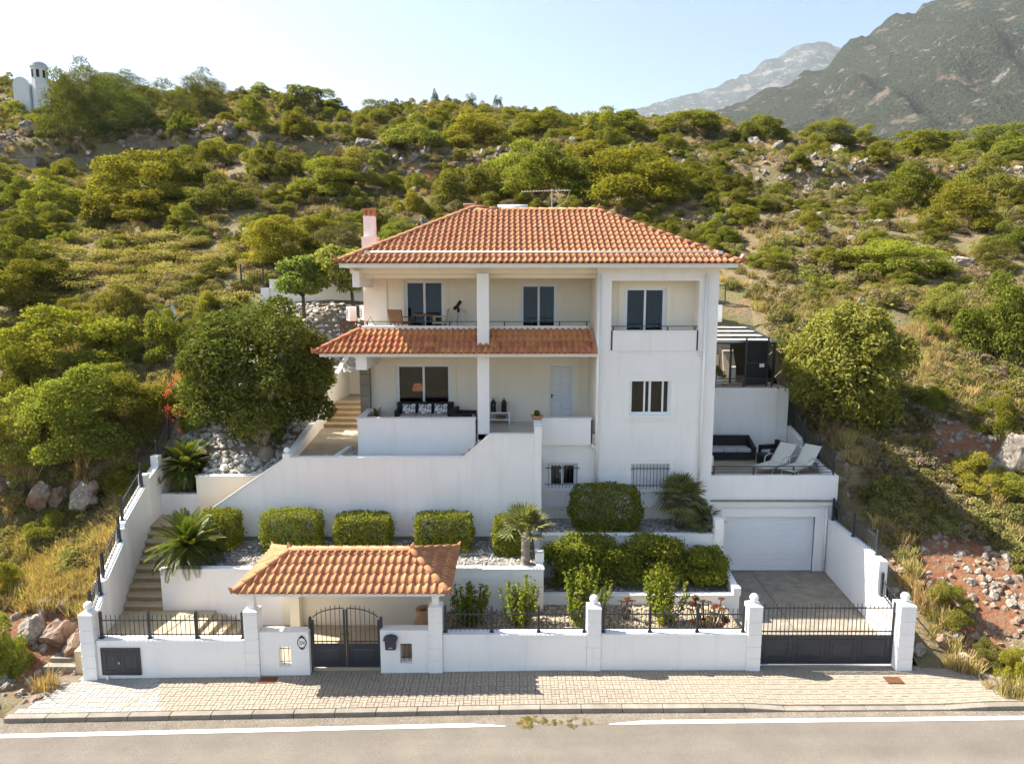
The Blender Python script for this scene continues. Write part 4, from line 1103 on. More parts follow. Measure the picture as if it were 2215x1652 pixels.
wall_y('wall', M_WHITE, t, 0.96, 6.86, 0.3, 2.10, 4.40, 4.60); box('coping', M_TRIM, t, 0.96, 6.60, 4.38, 4.62, 2.102, 2.14)
box('end_post', M_WHITE, t, 6.62, 6.90, 4.36, 4.62, -0.1, 2.66)
MB().hexa([(6.66,4.621,-0.1),(6.88,4.621,-0.1),(6.97,6.18,-0.1),(6.72,6.18,-0.1)], [(6.66,4.621,2.62),(6.88,4.621,2.62),(6.97,6.18,2.7),(6.72,6.18,2.7)]).build('side_wall', M_WHITE, t)

# bed surfaces
def slab(name, m, pts, z0, z1, label=None):
    return struct(MB().prism_z(pts, z0, z1).build(name, m), label)
slab('hedge_bed', M_BED, [(-10.36,2.64),(0.74,2.64),(0.74,5.05),(-10.36,5.05)], 0.4, 1.70)
slab('shrub_bed', M_BED, [(0.96,3.05),(6.84,3.05),(6.88,4.42),(0.96,4.42)], 0.0, 0.66)
slab('stone_bed', M_BED, [(0.98,4.58),(6.68,4.58),(6.75,6.24),(0.98,6.34)], 0.6, 2.02)
slab('front_garden', M_BED, [(-1.95,0.24),(6.55,0.24),(6.55,2.87),(0.96,2.87),(0.96,2.46),(-1.95,2.46)], -0.2, 0.46)
slab('entrance_court', M_PATH, [(-8.6,0.1),(-1.95,0.1),(-1.95,2.46),(-8.6,2.46)], -0.3, 0.02)
slab('driveway', M_CONC, [(6.55,0.05),(10.6,0.05),(11.05,2.0),(11.25,3.4),(11.35,6.5),(7.2,6.5),(7.02,3.0),(6.55,2.9)], -0.3, 0.015)
MB().quad((8.62,6.4,0.019),(8.66,6.4,0.019),(8.40,0.3,0.019),(8.36,0.3,0.019)).build('driveway_joint', M_JOINT).parent = bpy.data.objects['driveway']
slab('stair_landing', M_STEP, [(-11.75,0.1),(-8.95,0.1),(-8.95,2.46),(-11.98,2.46)], -0.2, 0.50)
# little flight from the court up to the landing
t = thing('court_steps', 'three short stone steps inside the wall climbing to the stair landing', 'steps')
for k in range(3): box('step', M_STEP, t, -8.948, -8.05-0.0-k*0.3+0.0, 0.28, 2.44, 0.02+k*0.125, 0.02+(k+1)*0.125-0.001)
# main flight along the side wall
t = thing('garden_stairs', 'tan stone garden stairs climbing between side wall and planter', 'stairs')
for k in range(10):
    y0 = 2.42 + k*0.30; z1 = 0.50 + (k+1)*0.170
    xl = -11.72 - 0.17*(y0-2.42)/1.0*1.0
    box('step', M_RISER, t, xl-0.2, -10.551, y0+0.02, y0+0.34, z1-0.4, z1-0.045)
    box('tread', M_STEP, t, xl-0.2, -10.551, y0-0.02, y0+0.31, z1-0.045, z1)
slab('upper_landing', M_STEP, [(-12.55,5.42),(-10.4,5.42),(-10.4,6.25),(-12.7,6.25)], 1.6, 2.20)
slab('upper_landing_fill', M_STEP, [(-12.45,5.30),(-10.35,5.30),(-10.35,5.42),(-12.5,5.42)], 1.6, 2.19)
t = thing('side_stairs', 'stone stairs rising behind the sloping parapet towards the porch', 'stairs')
for k in range(12): box('step', M_STEP, t, -10.4+k*0.25, -7.4, 5.321, 6.16, 1.6, 2.20+(k+1)*0.170)
slab('house_path', M_PATH, [(-7.45,5.32),(-5.3,5.32),(-5.55,8.2),(-6.3,11.4),(-8.1,11.4),(-7.55,6.2)], 2.5, 4.25)

# side wall on the slope side, stepped with iron railings
t = thing('side_wall', 'white stepped side wall beside the garden stairs', 'wall')
def lx(y): return lerp_tab([(0,-11.30),(2.4,-11.86),(6.2,-12.50),(8,-12.62)], y)
segs = [(0.30,0.98,1.56,1.86),(0.98,2.35,2.02,2.62),(2.35,4.10,3.0,3.72),(4.10,6.20,3.72,4.0)]
segs = [(0.28,1.30,1.20,1.62),(1.30,3.05,1.86,2.52),(3.05,5.10,2.98,3.62),(5.10,6.35,3.7,3.95)]
for (ya, yb, za, zb) in segs:
    a, b_ = lx(ya), lx(yb)
    MB().hexa([(a-0.11,ya,-0.4),(a+0.11,ya,-0.4),(b_+0.11,yb,-0.4),(b_-0.11,yb,-0.4)], [(a-0.11,ya,za),(a+0.11,ya,za),(b_+0.11,yb,zb),(b_-0.11,yb,zb)]).build('wall_section', M_WHITE, t)
    MB().hexa([(a-0.13,ya,za+0.001),(a+0.13,ya,za+0.001),(b_+0.13,yb,zb+0.001),(b_-0.13,yb,zb+0.001)], [(a-0.13,ya,za+0.05),(a+0.13,ya,za+0.05),(b_+0.13,yb,zb+0.05),(b_-0.13,yb,zb+0.05)]).build('coping', M_TRIM, t)
    box('step_post', M_WHITE, t, b_-0.13, b_+0.13, yb-0.13, yb+0.13, za-0.5, zb+0.36)
for i, ((ya, yb, za, zb), n) in enumerate(zip(segs[:3], (9, 13, 14))):
    lab = ['short iron railing on the lowest step of the side wall', 'iron railing on the second step of the side wall by dry grass', 'iron railing on the side wall below the planter with cycad'][i]
    fence('iron_railing', lab, (lx(ya+0.1), ya+0.1, za+0.06), (lx(yb-0.16), yb-0.16, zb+0.0), 0.72, n, (0.02, 0.98), tips=False)
fence('iron_railing', 'iron railing post line behind the upper cycad', (-12.55,6.5,3.95), (-12.9,9.0,5.2), 0.78, 12, (0.0, 0.5, 1.0), tips=False)

# planter with cycad at the upper landing
t = thing('cycad_planter', 'white walled planter box at the top of the garden stairs', 'planter')
wall_y('front_wall', M_WHITE, t, -12.45, -11.08, 1.7, 2.95, 6.22, 6.42); wall_y('back_wall', M_CREAM, t, -11.08, -8.9, 1.7, 3.57, 6.20, 6.42); box('coping', M_TRIM, t, -11.1, -8.88, 6.18, 6.44, 3.572, 3.62)
box('side_wall', M_CREAM, t, -11.08, -10.88, 6.421, 7.6, 2.0, 3.55); box('side_wall', M_CREAM, t, -12.6, -12.42, 6.421, 7.6, 2.0, 4.0)
slab('planter_soil', M_BED, [(-12.43,6.40),(-11.07,6.40),(-11.07,7.6),(-12.43,7.6)], 2.0, 2.86)

# rocky garden bank beside the house (inside the plot)
def gz(x, y):
    z = 0.2+0.54*y + 0.1*noise.noise(Vector((x*0.8, y*0.8, 2)))
    if y < 7.6: z = min(z, 3.50 + max(0, (y-6.42))*0.55 + max(0.0, -(x+11.1))*0.0)
    wall_top = lerp_tab([(5.3,4.42),(11,4.78),(11.05,5.25),(15.2,6.75),(15.4,6.75),(17.0,9.2)], y)
    z = min(z, wall_top + 0.85*max(0.0, lerp_tab([(6.4,-7.6),(11.0,-8.18),(15.2,-7.9)], y)-x))
    return z
V = []; F = []
nx, ny = 26, 44
for j in range(ny+1):
    y = 6.43 + (17.4-6.43)*j/ny
    xr = lerp_tab([(6.4,-7.60),(11.0,-8.18),(15.2,-7.9),(15.45,-7.8),(15.5,-5.6),(17.6,-5.5)], y)
    xl = lerp_tab([(6.4,-11.07),(7.55,-11.07),(7.65,-13.0),(17.6,-13.2)], y)
    for i in range(nx+1):
        x = xl + (xr-xl)*i/nx
        V.append((x, y, gz(x, y)))
for j in range(ny):
    for i in range(nx):
        q = j*(nx+1)+i; F.append((q, q+1, q+nx+2, q+nx+1))
me = bpy.data.meshes.new('garden_bank'); me.from_pydata(V, [], F); me.update(); me.shade_smooth(); me.materials.append(M_BED)
struct(mk('garden_bank', me))
# low wall and steps along the path
t = thing('path_wall', 'low pale wall edging the path beside the white stones', 'wall')
MB().hexa([(-7.62,5.33,3.2),(-7.42,5.33,3.2),(-8.0,11.0,3.2),(-8.2,11.0,3.2)], [(-7.62,5.33,4.50),(-7.42,5.33,4.50),(-8.0,11.0,4.86),(-8.2,11.0,4.86)]).build('wall', M_CREAM, t)
MB().hexa([(-7.64,5.33,4.501),(-7.40,5.33,4.501),(-7.98,11.0,4.861),(-8.22,11.0,4.861)], [(-7.64,5.33,4.55),(-7.40,5.33,4.55),(-7.98,11.0,4.91),(-8.22,11.0,4.91)]).build('coping', M_TRIM, t)
t = thing('path_wall', 'taller cream wall rising beside the tan path steps', 'wall')
MB().hexa([(-8.22,11.0,4.0),(-8.0,11.0,4.0),(-7.72,15.2,4.0),(-7.94,15.2,4.0)], [(-8.22,11.0,5.36),(-8.0,11.0,5.36),(-7.72,15.2,6.9),(-7.94,15.2,6.9)]).build('wall', M_CREAM, t)
box('end_post', M_WHITE, t, -8.42, -8.0, 10.72, 10.99, 4.0, 5.42)
box('back_wall', M_CREAM, t, -7.93, -5.6, 15.2, 15.4, 4.0, 6.8)
t = thing('path_steps', 'flight of five tan steps beside the house wall', 'steps')
for k in range(5):
    box('step', M_RISER, t, -8.05, -6.1, 11.36+k*0.38, 11.9+k*0.38, 4.0, 4.25+(k+1)*0.17-0.04); box('tread', M_STEP, t, -8.03, -6.1, 11.34+k*0.38, 11.76+k*0.38, 4.25+(k+1)*0.17-0.039, 4.25+(k+1)*0.17)
slab('upper_path', M_PATH, [(-8.0,13.24),(-5.6,13.24),(-5.6,15.2),(-7.8,15.2)], 4.0, 5.09)
t = thing('path_kerb', 'narrow white kerb between the path and the pebble strip', 'kerb')
MB().hexa([(-6.22,5.6,4.0),(-6.06,5.6,4.0),(-5.86,7.4,4.0),(-6.02,7.4,4.0)], [(-6.22,5.6,4.40),(-6.06,5.6,4.40),(-5.86,7.4,4.40),(-6.02,7.4,4.40)]).build('kerb', M_TRIM, t)
# wall behind the plot
t = thing('rear_wall', 'white rear garden wall behind the small trees', 'wall')
box('wall', M_WHITE, t, -12.0, -5.0, 17.1, 17.35, 8.6, 10.48); box('coping', M_TRIM, t, -12.03, -4.97, 17.07, 17.38, 10.482, 10.53)
box('end_post', M_WHITE, t, -12.4, -12.001, 16.95, 17.4, 8.4, 10.1); box('lamp', M_PLAST, t, -10.3, -10.0, 17.03, 17.09, 9.9, 10.0)
fence('iron_railing', 'iron railing at the end of the rear garden wall', (-12.3,17.2,10.1), (-13.6,17.6,10.3), 0.9, 9, (0.02, 0.98), tips=False)

# ---------------------------------------------------------------- garage and terraces
t = thing('garage', 'white garage with roller door under the sun terrace', 'garage')
wall_y('front_wall', M_WHITE, t, 7.0, 11.35, -0.1, 2.66, 6.44, 6.66, ((7.62,10.82,0.015,2.06),))
box('head_panel', M_TRIM, t, 7.45, 10.98, 6.40, 6.438, 2.06, 2.36); box('door_jamb', M_PVC, t, 10.82, 10.93, 6.41, 6.50, 0.02, 2.06); box('door_jamb', M_PVC, t, 7.51, 7.62, 6.41, 6.50, 0.02, 2.06)
dr = box('roller_door', M_GARAGE, t, 7.62, 10.82, 6.545, 6.58, 0.015, 2.06)
for k in range(22): MB().hexa([(7.625,6.545,0.03+k*0.092),(10.815,6.545,0.03+k*0.092),(10.815,6.545,0.03+k*0.092+0.082),(7.625,6.545,0.03+k*0.092+0.082)], [(7.625,6.539,0.034+k*0.092),(10.815,6.539,0.034+k*0.092),(10.815,6.539,0.03+k*0.092+0.078),(7.625,6.539,0.03+k*0.092+0.078)]).build('slat', M_GARAGE, dr)
box('cornice', M_TRIM, t, 6.99, 11.45, 6.30, 6.439, 2.50, 2.66); box('cornice_shelf', M_KERB, t, 6.99, 11.47, 6.22, 6.44, 2.662, 2.70)
box('parapet', M_WHITE, t, 6.99, 11.52, 6.34, 6.54, 2.70, 3.58)
box('terrace_floor', M_DECK, t, 6.99, 11.5, 6.541, 10.6, 3.15, 3.40)
MB().tube([(11.20,6.38,2.45),(11.20,6.38,0.1)], 0.04, 8).build('downpipe', M_TRIM, t, smooth=True)
box('side_wall', M_WHITE, t, 11.27, 11.52, 6.541, 11.5, -0.1, 3.40)
MB().prism_y([(0,0)]*0 or [(11.3,3.4),(11.5,3.4),(11.5,3.62),(11.3,3.62)], 6.54, 7.3).build('side_parapet', M_WHITE, t)
sp = MB()
for (ya, za), (yb, zb) in (((7.3,3.62),(9.2,3.95)),((9.2,4.18),(10.6,4.5))):
    sp.hexa([(11.3,ya,3.4),(11.5,ya,3.4),(11.5,yb,3.4),(11.3,yb,3.4)], [(11.3,ya,za),(11.5,ya,za),(11.5,yb,zb),(11.3,yb,zb)])
sp.build('side_parapet', M_WHITE, t)
def flat_rail(p0, p1, h, n, label, lines=3):
    p0, p1 = Vector(p0), Vector(p1); d = p1-p0
    t2 = thing('terrace_railing', label, 'railing', 'flat dark terrace railings', p0)
    s = Vector((-d.y, d.x, 0)).normalized()*0.014
    for k in range(lines):
        z = h*(1-k/lines*0.95); u = Vector((0, 0, 0.018 if k == 0 else 0.009))
        a, b_ = Vector((0,0,z)), d+Vector((0,0,z))
        MB().hexa([a-s-u, a+s-u, a+s+u, a-s+u], [b_-s-u, b_+s-u, b_+s+u, b_-s+u]).build('rail', M_IRON, t2)
    for k in range(n):
        p = d*((k+0.08)/(n-1+0.16)); MB().box(p.x-0.025, p.x+0.025, p.y-0.02, p.y+0.02, p.z, p.z+h).build('post', M_IRON, t2)
    return t2
flat_rail((7.02,6.44,3.585), (11.48,6.44,3.585), 0.30, 4, 'flat dark railing on the parapet above the garage')
flat_rail((7.02,10.42,6.11), (10.62,10.42,6.11), 0.36, 4, 'flat dark railing on the upper terrace beside the villa')
fence('iron_railing', 'iron railing along the terrace side next to the loungers', (11.45,6.6,3.63), (11.45,9.1,4.0), 0.75, 22, (0.0, 0.5, 1.0), tips=False)
fence('iron_railing', 'iron railing rising beside the terrace under the pale tree', (11.45,9.2,4.2), (11.5,11.4,4.9), 0.8, 20, (0.0, 0.5, 1.0), tips=False)
t = thing('upper_terrace', 'white walled upper terrace beside the villa under the pergola', 'terrace')
box('retaining_wall', M_WHITE, t, 6.99, 10.78, 10.35, 10.6, 3.41, 6.08); box('deck', M_DECK, t, 6.99, 11.3, 10.601, 15.0, 5.7, 6.05)
box('end_wall', M_WHITE, t, 10.781, 11.28, 10.45, 10.6, 3.41, 6.05); box('side_wall', M_WHITE, t, 11.08, 11.28, 10.601, 15.0, 3.41, 5.70)
box('back_wall', M_CREAM, t, 6.99, 9.35, 13.6, 13.8, 6.051, 7.1); box('back_coping', M_TRIM, t, 6.99, 9.36, 13.57, 13.83, 7.1, 7.15)
MB().hexa([(9.45,12.2,6.051),(9.65,12.2,6.051),(10.2,15,6.051),(9.36,15,6.051)], [(9.45,12.2,6.7),(9.65,12.2,6.7),(10.2,15,8.2),(9.36,15,8.2)]).build('sloping_wall', M_CREAM, t)
box('inner_wall', M_WHITE, t, 8.5, 9.5, 15.0, 15.2, 6.0, 8.6)
# pergola
t = thing('pergola', 'dark framed pergola with pale louvre panels over the upper terrace', 'pergola')
for k in range(4):
    y0, y1 = 11.75+k*1.0, 11.75+k*1.0+0.80
    z0 = 7.90+k*0.115
    box('panel', M_PERG, t, 7.05, 10.95, y0, y1, z0, z0+0.04)
    box('cross_beam', M_IRON, t, 7.0, 10.98, y1+0.05, y1+0.16, z0-0.05, z0+0.075)
box('front_beam', M_IRON, t, 7.0, 11.12, 11.58, 11.70, 7.78, 7.92); box('front_trim', M_ALU, t, 7.0, 11.1, 11.55, 11.579, 7.86, 7.91)
MB().hexa([(11.0,11.70,7.78),(11.12,11.70,7.78),(11.12,15.9,8.26),(11.0,15.9,8.26)], [(11.0,11.70,7.92),(11.12,11.70,7.92),(11.12,15.9,8.4),(11.0,15.9,8.4)]).build('side_beam', M_IRON, t)
box('post', M_IRON, t, 11.0, 11.1, 11.59, 11.69, 5.6, 7.78); box('post', M_IRON, t, 9.35, 9.43, 12.1, 12.18, 6.05, 7.9); box('post', M_IRON, t, 11.0, 11.1, 15.6, 15.7, 6.5, 8.3)
t = thing('wind_screen', 'black lattice screen closing the pergola side with a white notice', 'screen')
MB().box(9.75, 10.62, 11.22, 11.25, 6.1, 7.95).build('sheet', M_BLACK, t)
MB().box(9.70, 9.76, 11.2, 11.27, 6.05, 8.1).box(10.61, 10.67, 11.2, 11.27, 6.05, 8.1).box(9.76, 10.61, 11.2, 11.27, 7.9, 7.96).box(9.76, 10.61, 11.19, 11.26, 7.0, 7.05).build('frame', M_IRON, t)
box('notice', M_SIGN, t, 10.3, 10.5, 11.205, 11.215, 6.85, 7.0)
t = thing('barbecue', 'round black kettle barbecue behind the lattice screen', 'barbecue', None, (10.35, 11.75, 6.05))
MB().lathe([(0.05,0.6),(0.22,0.65),(0.3,0.78),(0.31,0.84)], 16).build('bowl', M_BLACK, t, smooth=True); MB().lathe([(0.315,0.845),(0.29,0.96),(0.2,1.04),(0.03,1.07)], 16).build('lid', M_BLACK, t, smooth=True)
for k in range(3):
    a = k*2.1; MB().tube([(0.12*math.cos(a),0.12*math.sin(a),0.66),(0.3*math.cos(a),0.3*math.sin(a),0.0)], 0.015, 5).build('leg', M_ALU, t)
# ground behind the house
V = []; F = []
for j in range(15):
    y = 12.3 + 5.1*j/14
    for i in range(41):
        x = -5.55 + 17.5*i/40
        zz = 7.0 + (y-12.3)*0.46 if x < 6.95 else min(7.15 + max(0, (y-13.8))*0.75, 9.5) if y > 13.75 else 5.6
        if x > 9.3 and y < 15.2: zz = 5.6
        if x < -5.3 and y < 15.4: zz = 5.0
        V.append((x, y, zz))
for j in range(14):
    for i in range(40): q = j*41+i; F.append((q, q+1, q+42, q+41))
me = bpy.data.meshes.new('rear_bank'); me.from_pydata(V, [], F); me.update(); me.materials.append(M_TERR); struct(mk('rear_bank', me))
# right rear stepped wall with railing panels
t = thing('rear_stepped_wall', 'white stepped wall with dark panels behind the pergola', 'wall')
box('wall_section', M_WHITE, t, 8.6, 10.0, 15.6, 15.8, 7, 9.3); box('wall_section', M_WHITE, t, 8.6, 9.6, 17.0, 17.2, 8, 10.6)
for (x, y, z) in ((9.7,15.6,9.3),(9.1,17.0,10.6)):
    MB().box(x-0.6, x+0.45, y+0.05, y+0.09, z+0.02, z+0.06).box(x-0.6, x+0.45, y+0.05, y+0.09, z+0.9, z+0.95).box(x-0.6, x-0.55, y+0.05, y+0.09, z+0.06, z+0.9).box(x+0.40, x+0.45, y+0.05, y+0.09, z+0.06, z+0.9).build('railing_frame', M_IRON, t)
    for k in range(8): box('bar', M_IRON, t, x-0.5+k*0.115, x-0.49+k*0.115, y+0.06, y+0.075, z+0.06, z+0.9)

# driveway wall on the outer side
t = thing('driveway_wall', 'white driveway wall stepping down to the end pillar', 'wall')
def dxr(y): return lerp_tab([(0.1,10.66),(1.4,10.78),(2.4,10.98),(3.4,11.12),(6.43,11.38)], y)
for (ya, yb, za, zb) in ((3.3,6.43,2.02,1.95),(2.35,3.3,2.10,2.02),(0.30,2.35,0.95,1.10)):
    a, b_ = dxr(ya), dxr(yb)
    MB().hexa([(a-0.11,ya,-0.3),(a+0.11,ya,-0.3),(b_+0.11,yb,-0.3),(b_-0.11,yb,-0.3)], [(a-0.11,ya,za),(a+0.11,ya,za),(b_+0.11,yb,zb),(b_-0.11,yb,zb)]).build('wall_section', M_WHITE, t)
    MB().hexa([(a-0.13,ya,za+0.001),(a+0.13,ya,za+0.001),(b_+0.13,yb,zb+0.001),(b_-0.13,yb,zb+0.001)], [(a-0.13,ya,za+0.05),(a+0.13,ya,za+0.05),(b_+0.13,yb,zb+0.05),(b_-0.13,yb,zb+0.05)]).build('coping', M_TRIM, t)
box('step_post', M_WHITE, t, dxr(2.3)-0.13, dxr(2.3)+0.13, 2.16, 2.45, -0.3, 2.16)
fence('iron_railing', 'iron railing on the driveway wall next to the garage', (dxr(3.0),2.75,2.12), (dxr(6.0),6.2,2.0), 0.72, 24, (0.0, 0.5, 1.0), tips=False)
fence('iron_railing', 'short iron railing on the low driveway wall behind the end pillar', (dxr(0.7),0.62,1.02), (dxr(2.1),2.1,1.12), 0.66, 10, (0.1, 0.98), tips=False)

# ---------------------------------------------------------------- things around the house
# air conditioners
def ac_unit(loc, rz, label, w=0.72, h=0.55, d=0.28):
    t = thing('air_conditioner', label, 'air conditioner', 'outdoor air conditioning units', loc, rz)
    MB().box(-w/2, w/2, 0, d, 0, h).build('casing', M_PLAST, t, bevel=0.015)
    cx_ = -0.08
    MB().prism_y([(cx_+0.22*math.cos(2*math.pi*k/20), h/2+0.22*math.sin(2*math.pi*k/20)) for k in range(20)], -0.012, -0.002).build('fan_disc', M_DARK, t)
    for k in range(7): box('grille_bar', M_PLAST, t, cx_-0.22, cx_+0.22, -0.022, -0.013, h/2-0.2+k*0.062, h/2-0.185+k*0.062)
    MB().box(-w/2+0.05, -w/2+0.1, 0, d, -0.06, 0).box(w/2-0.1, w/2-0.05, 0, d, -0.06, 0).build('foot', M_RUST, t)
    return t
ac_unit((-6.45,9.9,8.84), R(-68), 'cream air conditioner on a rusty bracket beside the balcony corner')
ac_unit((-5.78,9.3,8.90), R(-68), 'cream air conditioner close against the balcony wall')
ac_unit((7.20,7.3,4.45), R(90), 'white air conditioner high on the garage-side house wall')
ac_unit((7.16,6.95,3.62), R(90), 'white air conditioner standing low on the sun terrace', 0.7, 0.6)
t = thing('bracket', 'rusty iron bracket under the cream air conditioner on the porch roof', 'bracket')
for (x, y) in ((-6.7,9.7),(-6.2,9.7),(-6.7,10.3),(-6.2,10.3)): box('leg', M_RUST, t, x-0.02, x+0.02, y-0.02, y+0.02, 8.0, 8.77)
MB().box(-6.74, -6.16, 9.66, 9.70, 8.74, 8.78).box(-6.74, -6.16, 10.28, 10.32, 8.74, 8.78).build('rail', M_RUST, t)

# solar tank and aerial on the roof
t = thing('solar_heater', 'white solar water tank lying behind the roof ridge', 'water heater')
b = MB().tube([(-0.55,10.35,13.18),(0.62,10.35,13.18)], 0.16, 14); b.build('tank', M_TRIM, t, smooth=True)
MB().hexa([(-0.75,10.55,12.75),(0.75,10.55,12.75),(0.75,11.9,12.1),(-0.75,11.9,12.1)], [(-0.75,10.55,12.83),(0.75,10.55,12.83),(0.75,11.9,12.18),(-0.75,11.9,12.18)]).build('collector', M_NAVY, t)
MB().box(-0.8, -0.4, 10.3, 10.5, 12.6, 13.16).box(0.3, 0.5, 10.3, 10.5, 12.6, 13.1).build('stand', M_ALU, t)
t = thing('tv_aerial', 'long television aerial on a mast above the roof ridge', 'aerial', None, (1.55, 10.2, 12.6))
MB().tube([(0,0,0),(0,0,1.32)], 0.022, 6).build('mast', M_ALU, t); MB().tube([(-1.2,0,1.20),(0.72,0,1.26)], 0.014, 5).build('boom', M_ALU, t)
for k in range(17): MB().tube([(-1.15+k*0.11,-0.11,1.20+k*0.003),(-1.15+k*0.11,0.11,1.26+k*0.003)], 0.009, 4).build('element', M_STEP, t)
MB().tube([(0.7,0,1.25),(0.55,0,0.85),(0.2,0,0.62),(-0.1,0,0.58)], 0.010, 5).build('cable', M_ALU, t)

# balcony furniture
def chair(loc, rz, label, m, w=0.52):
    t = thing('chair', label, 'chair', None, loc, rz)
    box('seat', m, t, -w/2, w/2, -0.24, 0.24, 0.40, 0.46)
    MB().hexa([(-w/2,0.2,0.46),(w/2,0.2,0.46),(w/2,0.25,0.46),(-w/2,0.25,0.46)], [(-w/2-0.02,0.30,0.92),(w/2+0.02,0.30,0.92),(w/2+0.02,0.34,0.92),(-w/2-0.02,0.34,0.92)]).build('backrest', m, t)
    for x in (-w/2+0.03, w/2-0.03):
        for y in (-0.21, 0.21): box('leg', M_IRON, t, x-0.018, x+0.018, y-0.018, y+0.018, 0, 0.40)
    for x in (-w/2, w/2): MB().box(x-0.025, x+0.025, -0.22, 0.26, 0.64, 0.67).box(x-0.02, x+0.02, -0.2, -0.16, 0.46, 0.64).build('armrest', m, t)
    return t
chair((-4.05,7.80,8.44), R(150), 'brown wicker armchair on the upper balcony by the wall', M_WOOD, 0.6)
chair((-2.65,7.95,8.44), R(-90), 'tan chair beside the balcony table near the telescope', M_STEP, 0.45)
t = thing('balcony_table', 'small dark table on the upper balcony between two chairs', 'table', None, (-3.2,7.85,8.44))
MB().lathe([(0.42,0.70),(0.43,0.74)], 20).build('tabletop', M_WOOD, t); MB().lathe([(0.03,0),(0.03,0.7)], 8).build('column', M_IRON, t); MB().lathe([(0.22,0),(0.2,0.03)], 14).build('foot', M_IRON, t)
t = thing('telescope', 'small black telescope on a tripod standing on the upper balcony', 'telescope', None, (-1.95,7.9,8.44))
for k in range(3):
    a = R(90+120*k+20); MB().tube([(0.05*math.cos(a),0.05*math.sin(a),0.82),(0.32*math.cos(a),0.32*math.sin(a),0.0)], 0.016, 5).build('leg', M_ALU, t)
MB().box(-0.05, 0.05, -0.05, 0.05, 0.80, 0.98).build('head', M_BLACK, t); MB().tube([(-0.16,0,0.92),(-0.02,0,1.05),(0.09,0,1.22)], 0.065, 10).build('tube', M_BLACK, t, smooth=True)
MB().tube([(0.0,0,0.95),(0.22,0,0.84),(0.30,0,0.80)], 0.014, 5).build('pan_handle', M_ALU, t)

# porch furniture
t = thing('porch_sofa', 'dark wicker porch sofa with grey seats in front of the sliding door', 'sofa', None, (-3.22,7.75,5.1))
MB().box(-1.05, 1.05, -0.4, 0.42, 0.06, 0.30).build('base', M_BLACK, t); MB().box(-1.05, 1.05, 0.25, 0.42, 0.30, 0.82).build('backrest', M_BLACK, t, bevel=0.02)
for s in (-1, 1): box('armrest', M_BLACK, t, s*0.97-0.08, s*0.97+0.08, -0.4, 0.25, 0.30, 0.6)
for k in range(3): box('seat_cushion', M_CUSH, t, -0.88+k*0.59, -0.31+k*0.59, -0.38, 0.24, 0.30, 0.43, bevel=0.03)
for k, lab in enumerate(('patterned cushion on the porch sofa nearest the palm pot', 'patterned cushion in the middle of the porch sofa', 'patterned cushion on the porch sofa end towards the column')):
    p = thing('cushion', lab, 'cushion', 'patterned cushions on the porch sofa', (-3.80+k*0.59,7.78,5.53), 0)
    pr_ = MB().hexa([(-0.25,-0.02,0),(0.25,-0.02,0),(0.25,0.06,0),(-0.25,0.06,0)], [(-0.24,0.09,0.34),(0.24,0.09,0.34),(0.24,0.15,0.34),(-0.24,0.15,0.34)]); pr_.build('cover', M_PATT, p, bevel=0.03)
t = thing('porch_armchair', 'dark wicker armchair at the column end of the porch', 'armchair', None, (-1.75,7.5,5.1), R(80))
MB().box(-0.4, 0.4, -0.38, 0.4, 0.05, 0.30).build('base', M_BLACK, t); box('backrest', M_BLACK, t, -0.4, 0.4, 0.28, 0.4, 0.30, 0.68); box('seat_cushion', M_CUSH, t, -0.32, 0.32, -0.36, 0.27, 0.30, 0.42, bevel=0.03)
for s in (-1, 1): box('armrest', M_BLACK, t, s*0.36-0.05, s*0.36+0.05, -0.38, 0.28, 0.30, 0.55)
t = thing('porch_bench', 'low white console bench against the porch wall with lower shelf', 'bench', None, (-0.62,8.15,5.1))
box('top', M_TRIM, t, -0.55, 0.55, -0.17, 0.17, 0.40, 0.44); box('shelf', M_TRIM, t, -0.50, 0.50, -0.15, 0.15, 0.14, 0.17)
for x in (-0.52, 0.52): box('leg', M_TRIM, t, x-0.03, x+0.03, -0.17, 0.17, 0, 0.40)
box('crate', M_WOOD, thing('crate', 'small brown box on the lower shelf of the white bench', 'box'), -0.6, -0.25, 8.06, 8.24, 5.272, 5.38)
for (x, lab) in ((-0.70,'black lantern on the white bench nearer the column'),(-0.30,'black lantern on the white bench farther from the column')):
    t = thing('lantern', lab, 'lantern', 'black lanterns on the white bench', (x,8.13,5.541))
    box('base', M_BLACK, t, -0.10, 0.10, -0.10, 0.10, 0, 0.03)
    for a in (-0.085, 0.085):
        for c in (-0.085, 0.085): box('corner_post', M_BLACK, t, a-0.012, a+0.012, c-0.012, c+0.012, 0.03, 0.32)
    for a in (0, 1): box('pane', M_GLASS, t, -0.073, 0.073, -0.088+a*0.172, -0.084+a*0.172, 0.035, 0.315)
    MB().lathe([(0.03,0.03),(0.03,0.2)], 10).build('candle', M_TRIM, t)
    MB().hexa([(-0.11,-0.11,0.32),(0.11,-0.11,0.32),(0.11,0.11,0.32),(-0.11,0.11,0.32)], [(-0.05,-0.05,0.42),(0.05,-0.05,0.42),(0.05,0.05,0.42),(-0.05,0.05,0.42)]).box(-0.04, 0.04, -0.04, 0.04, 0.42, 0.47).build('roof', M_BLACK, t)
    MB().tube([(0.05*math.cos(a_),0,0.49+0.05*math.sin(a_)) for a_ in [math.pi*k/8 for k in range(9)]], 0.007, 5).build('handle', M_BLACK, t)
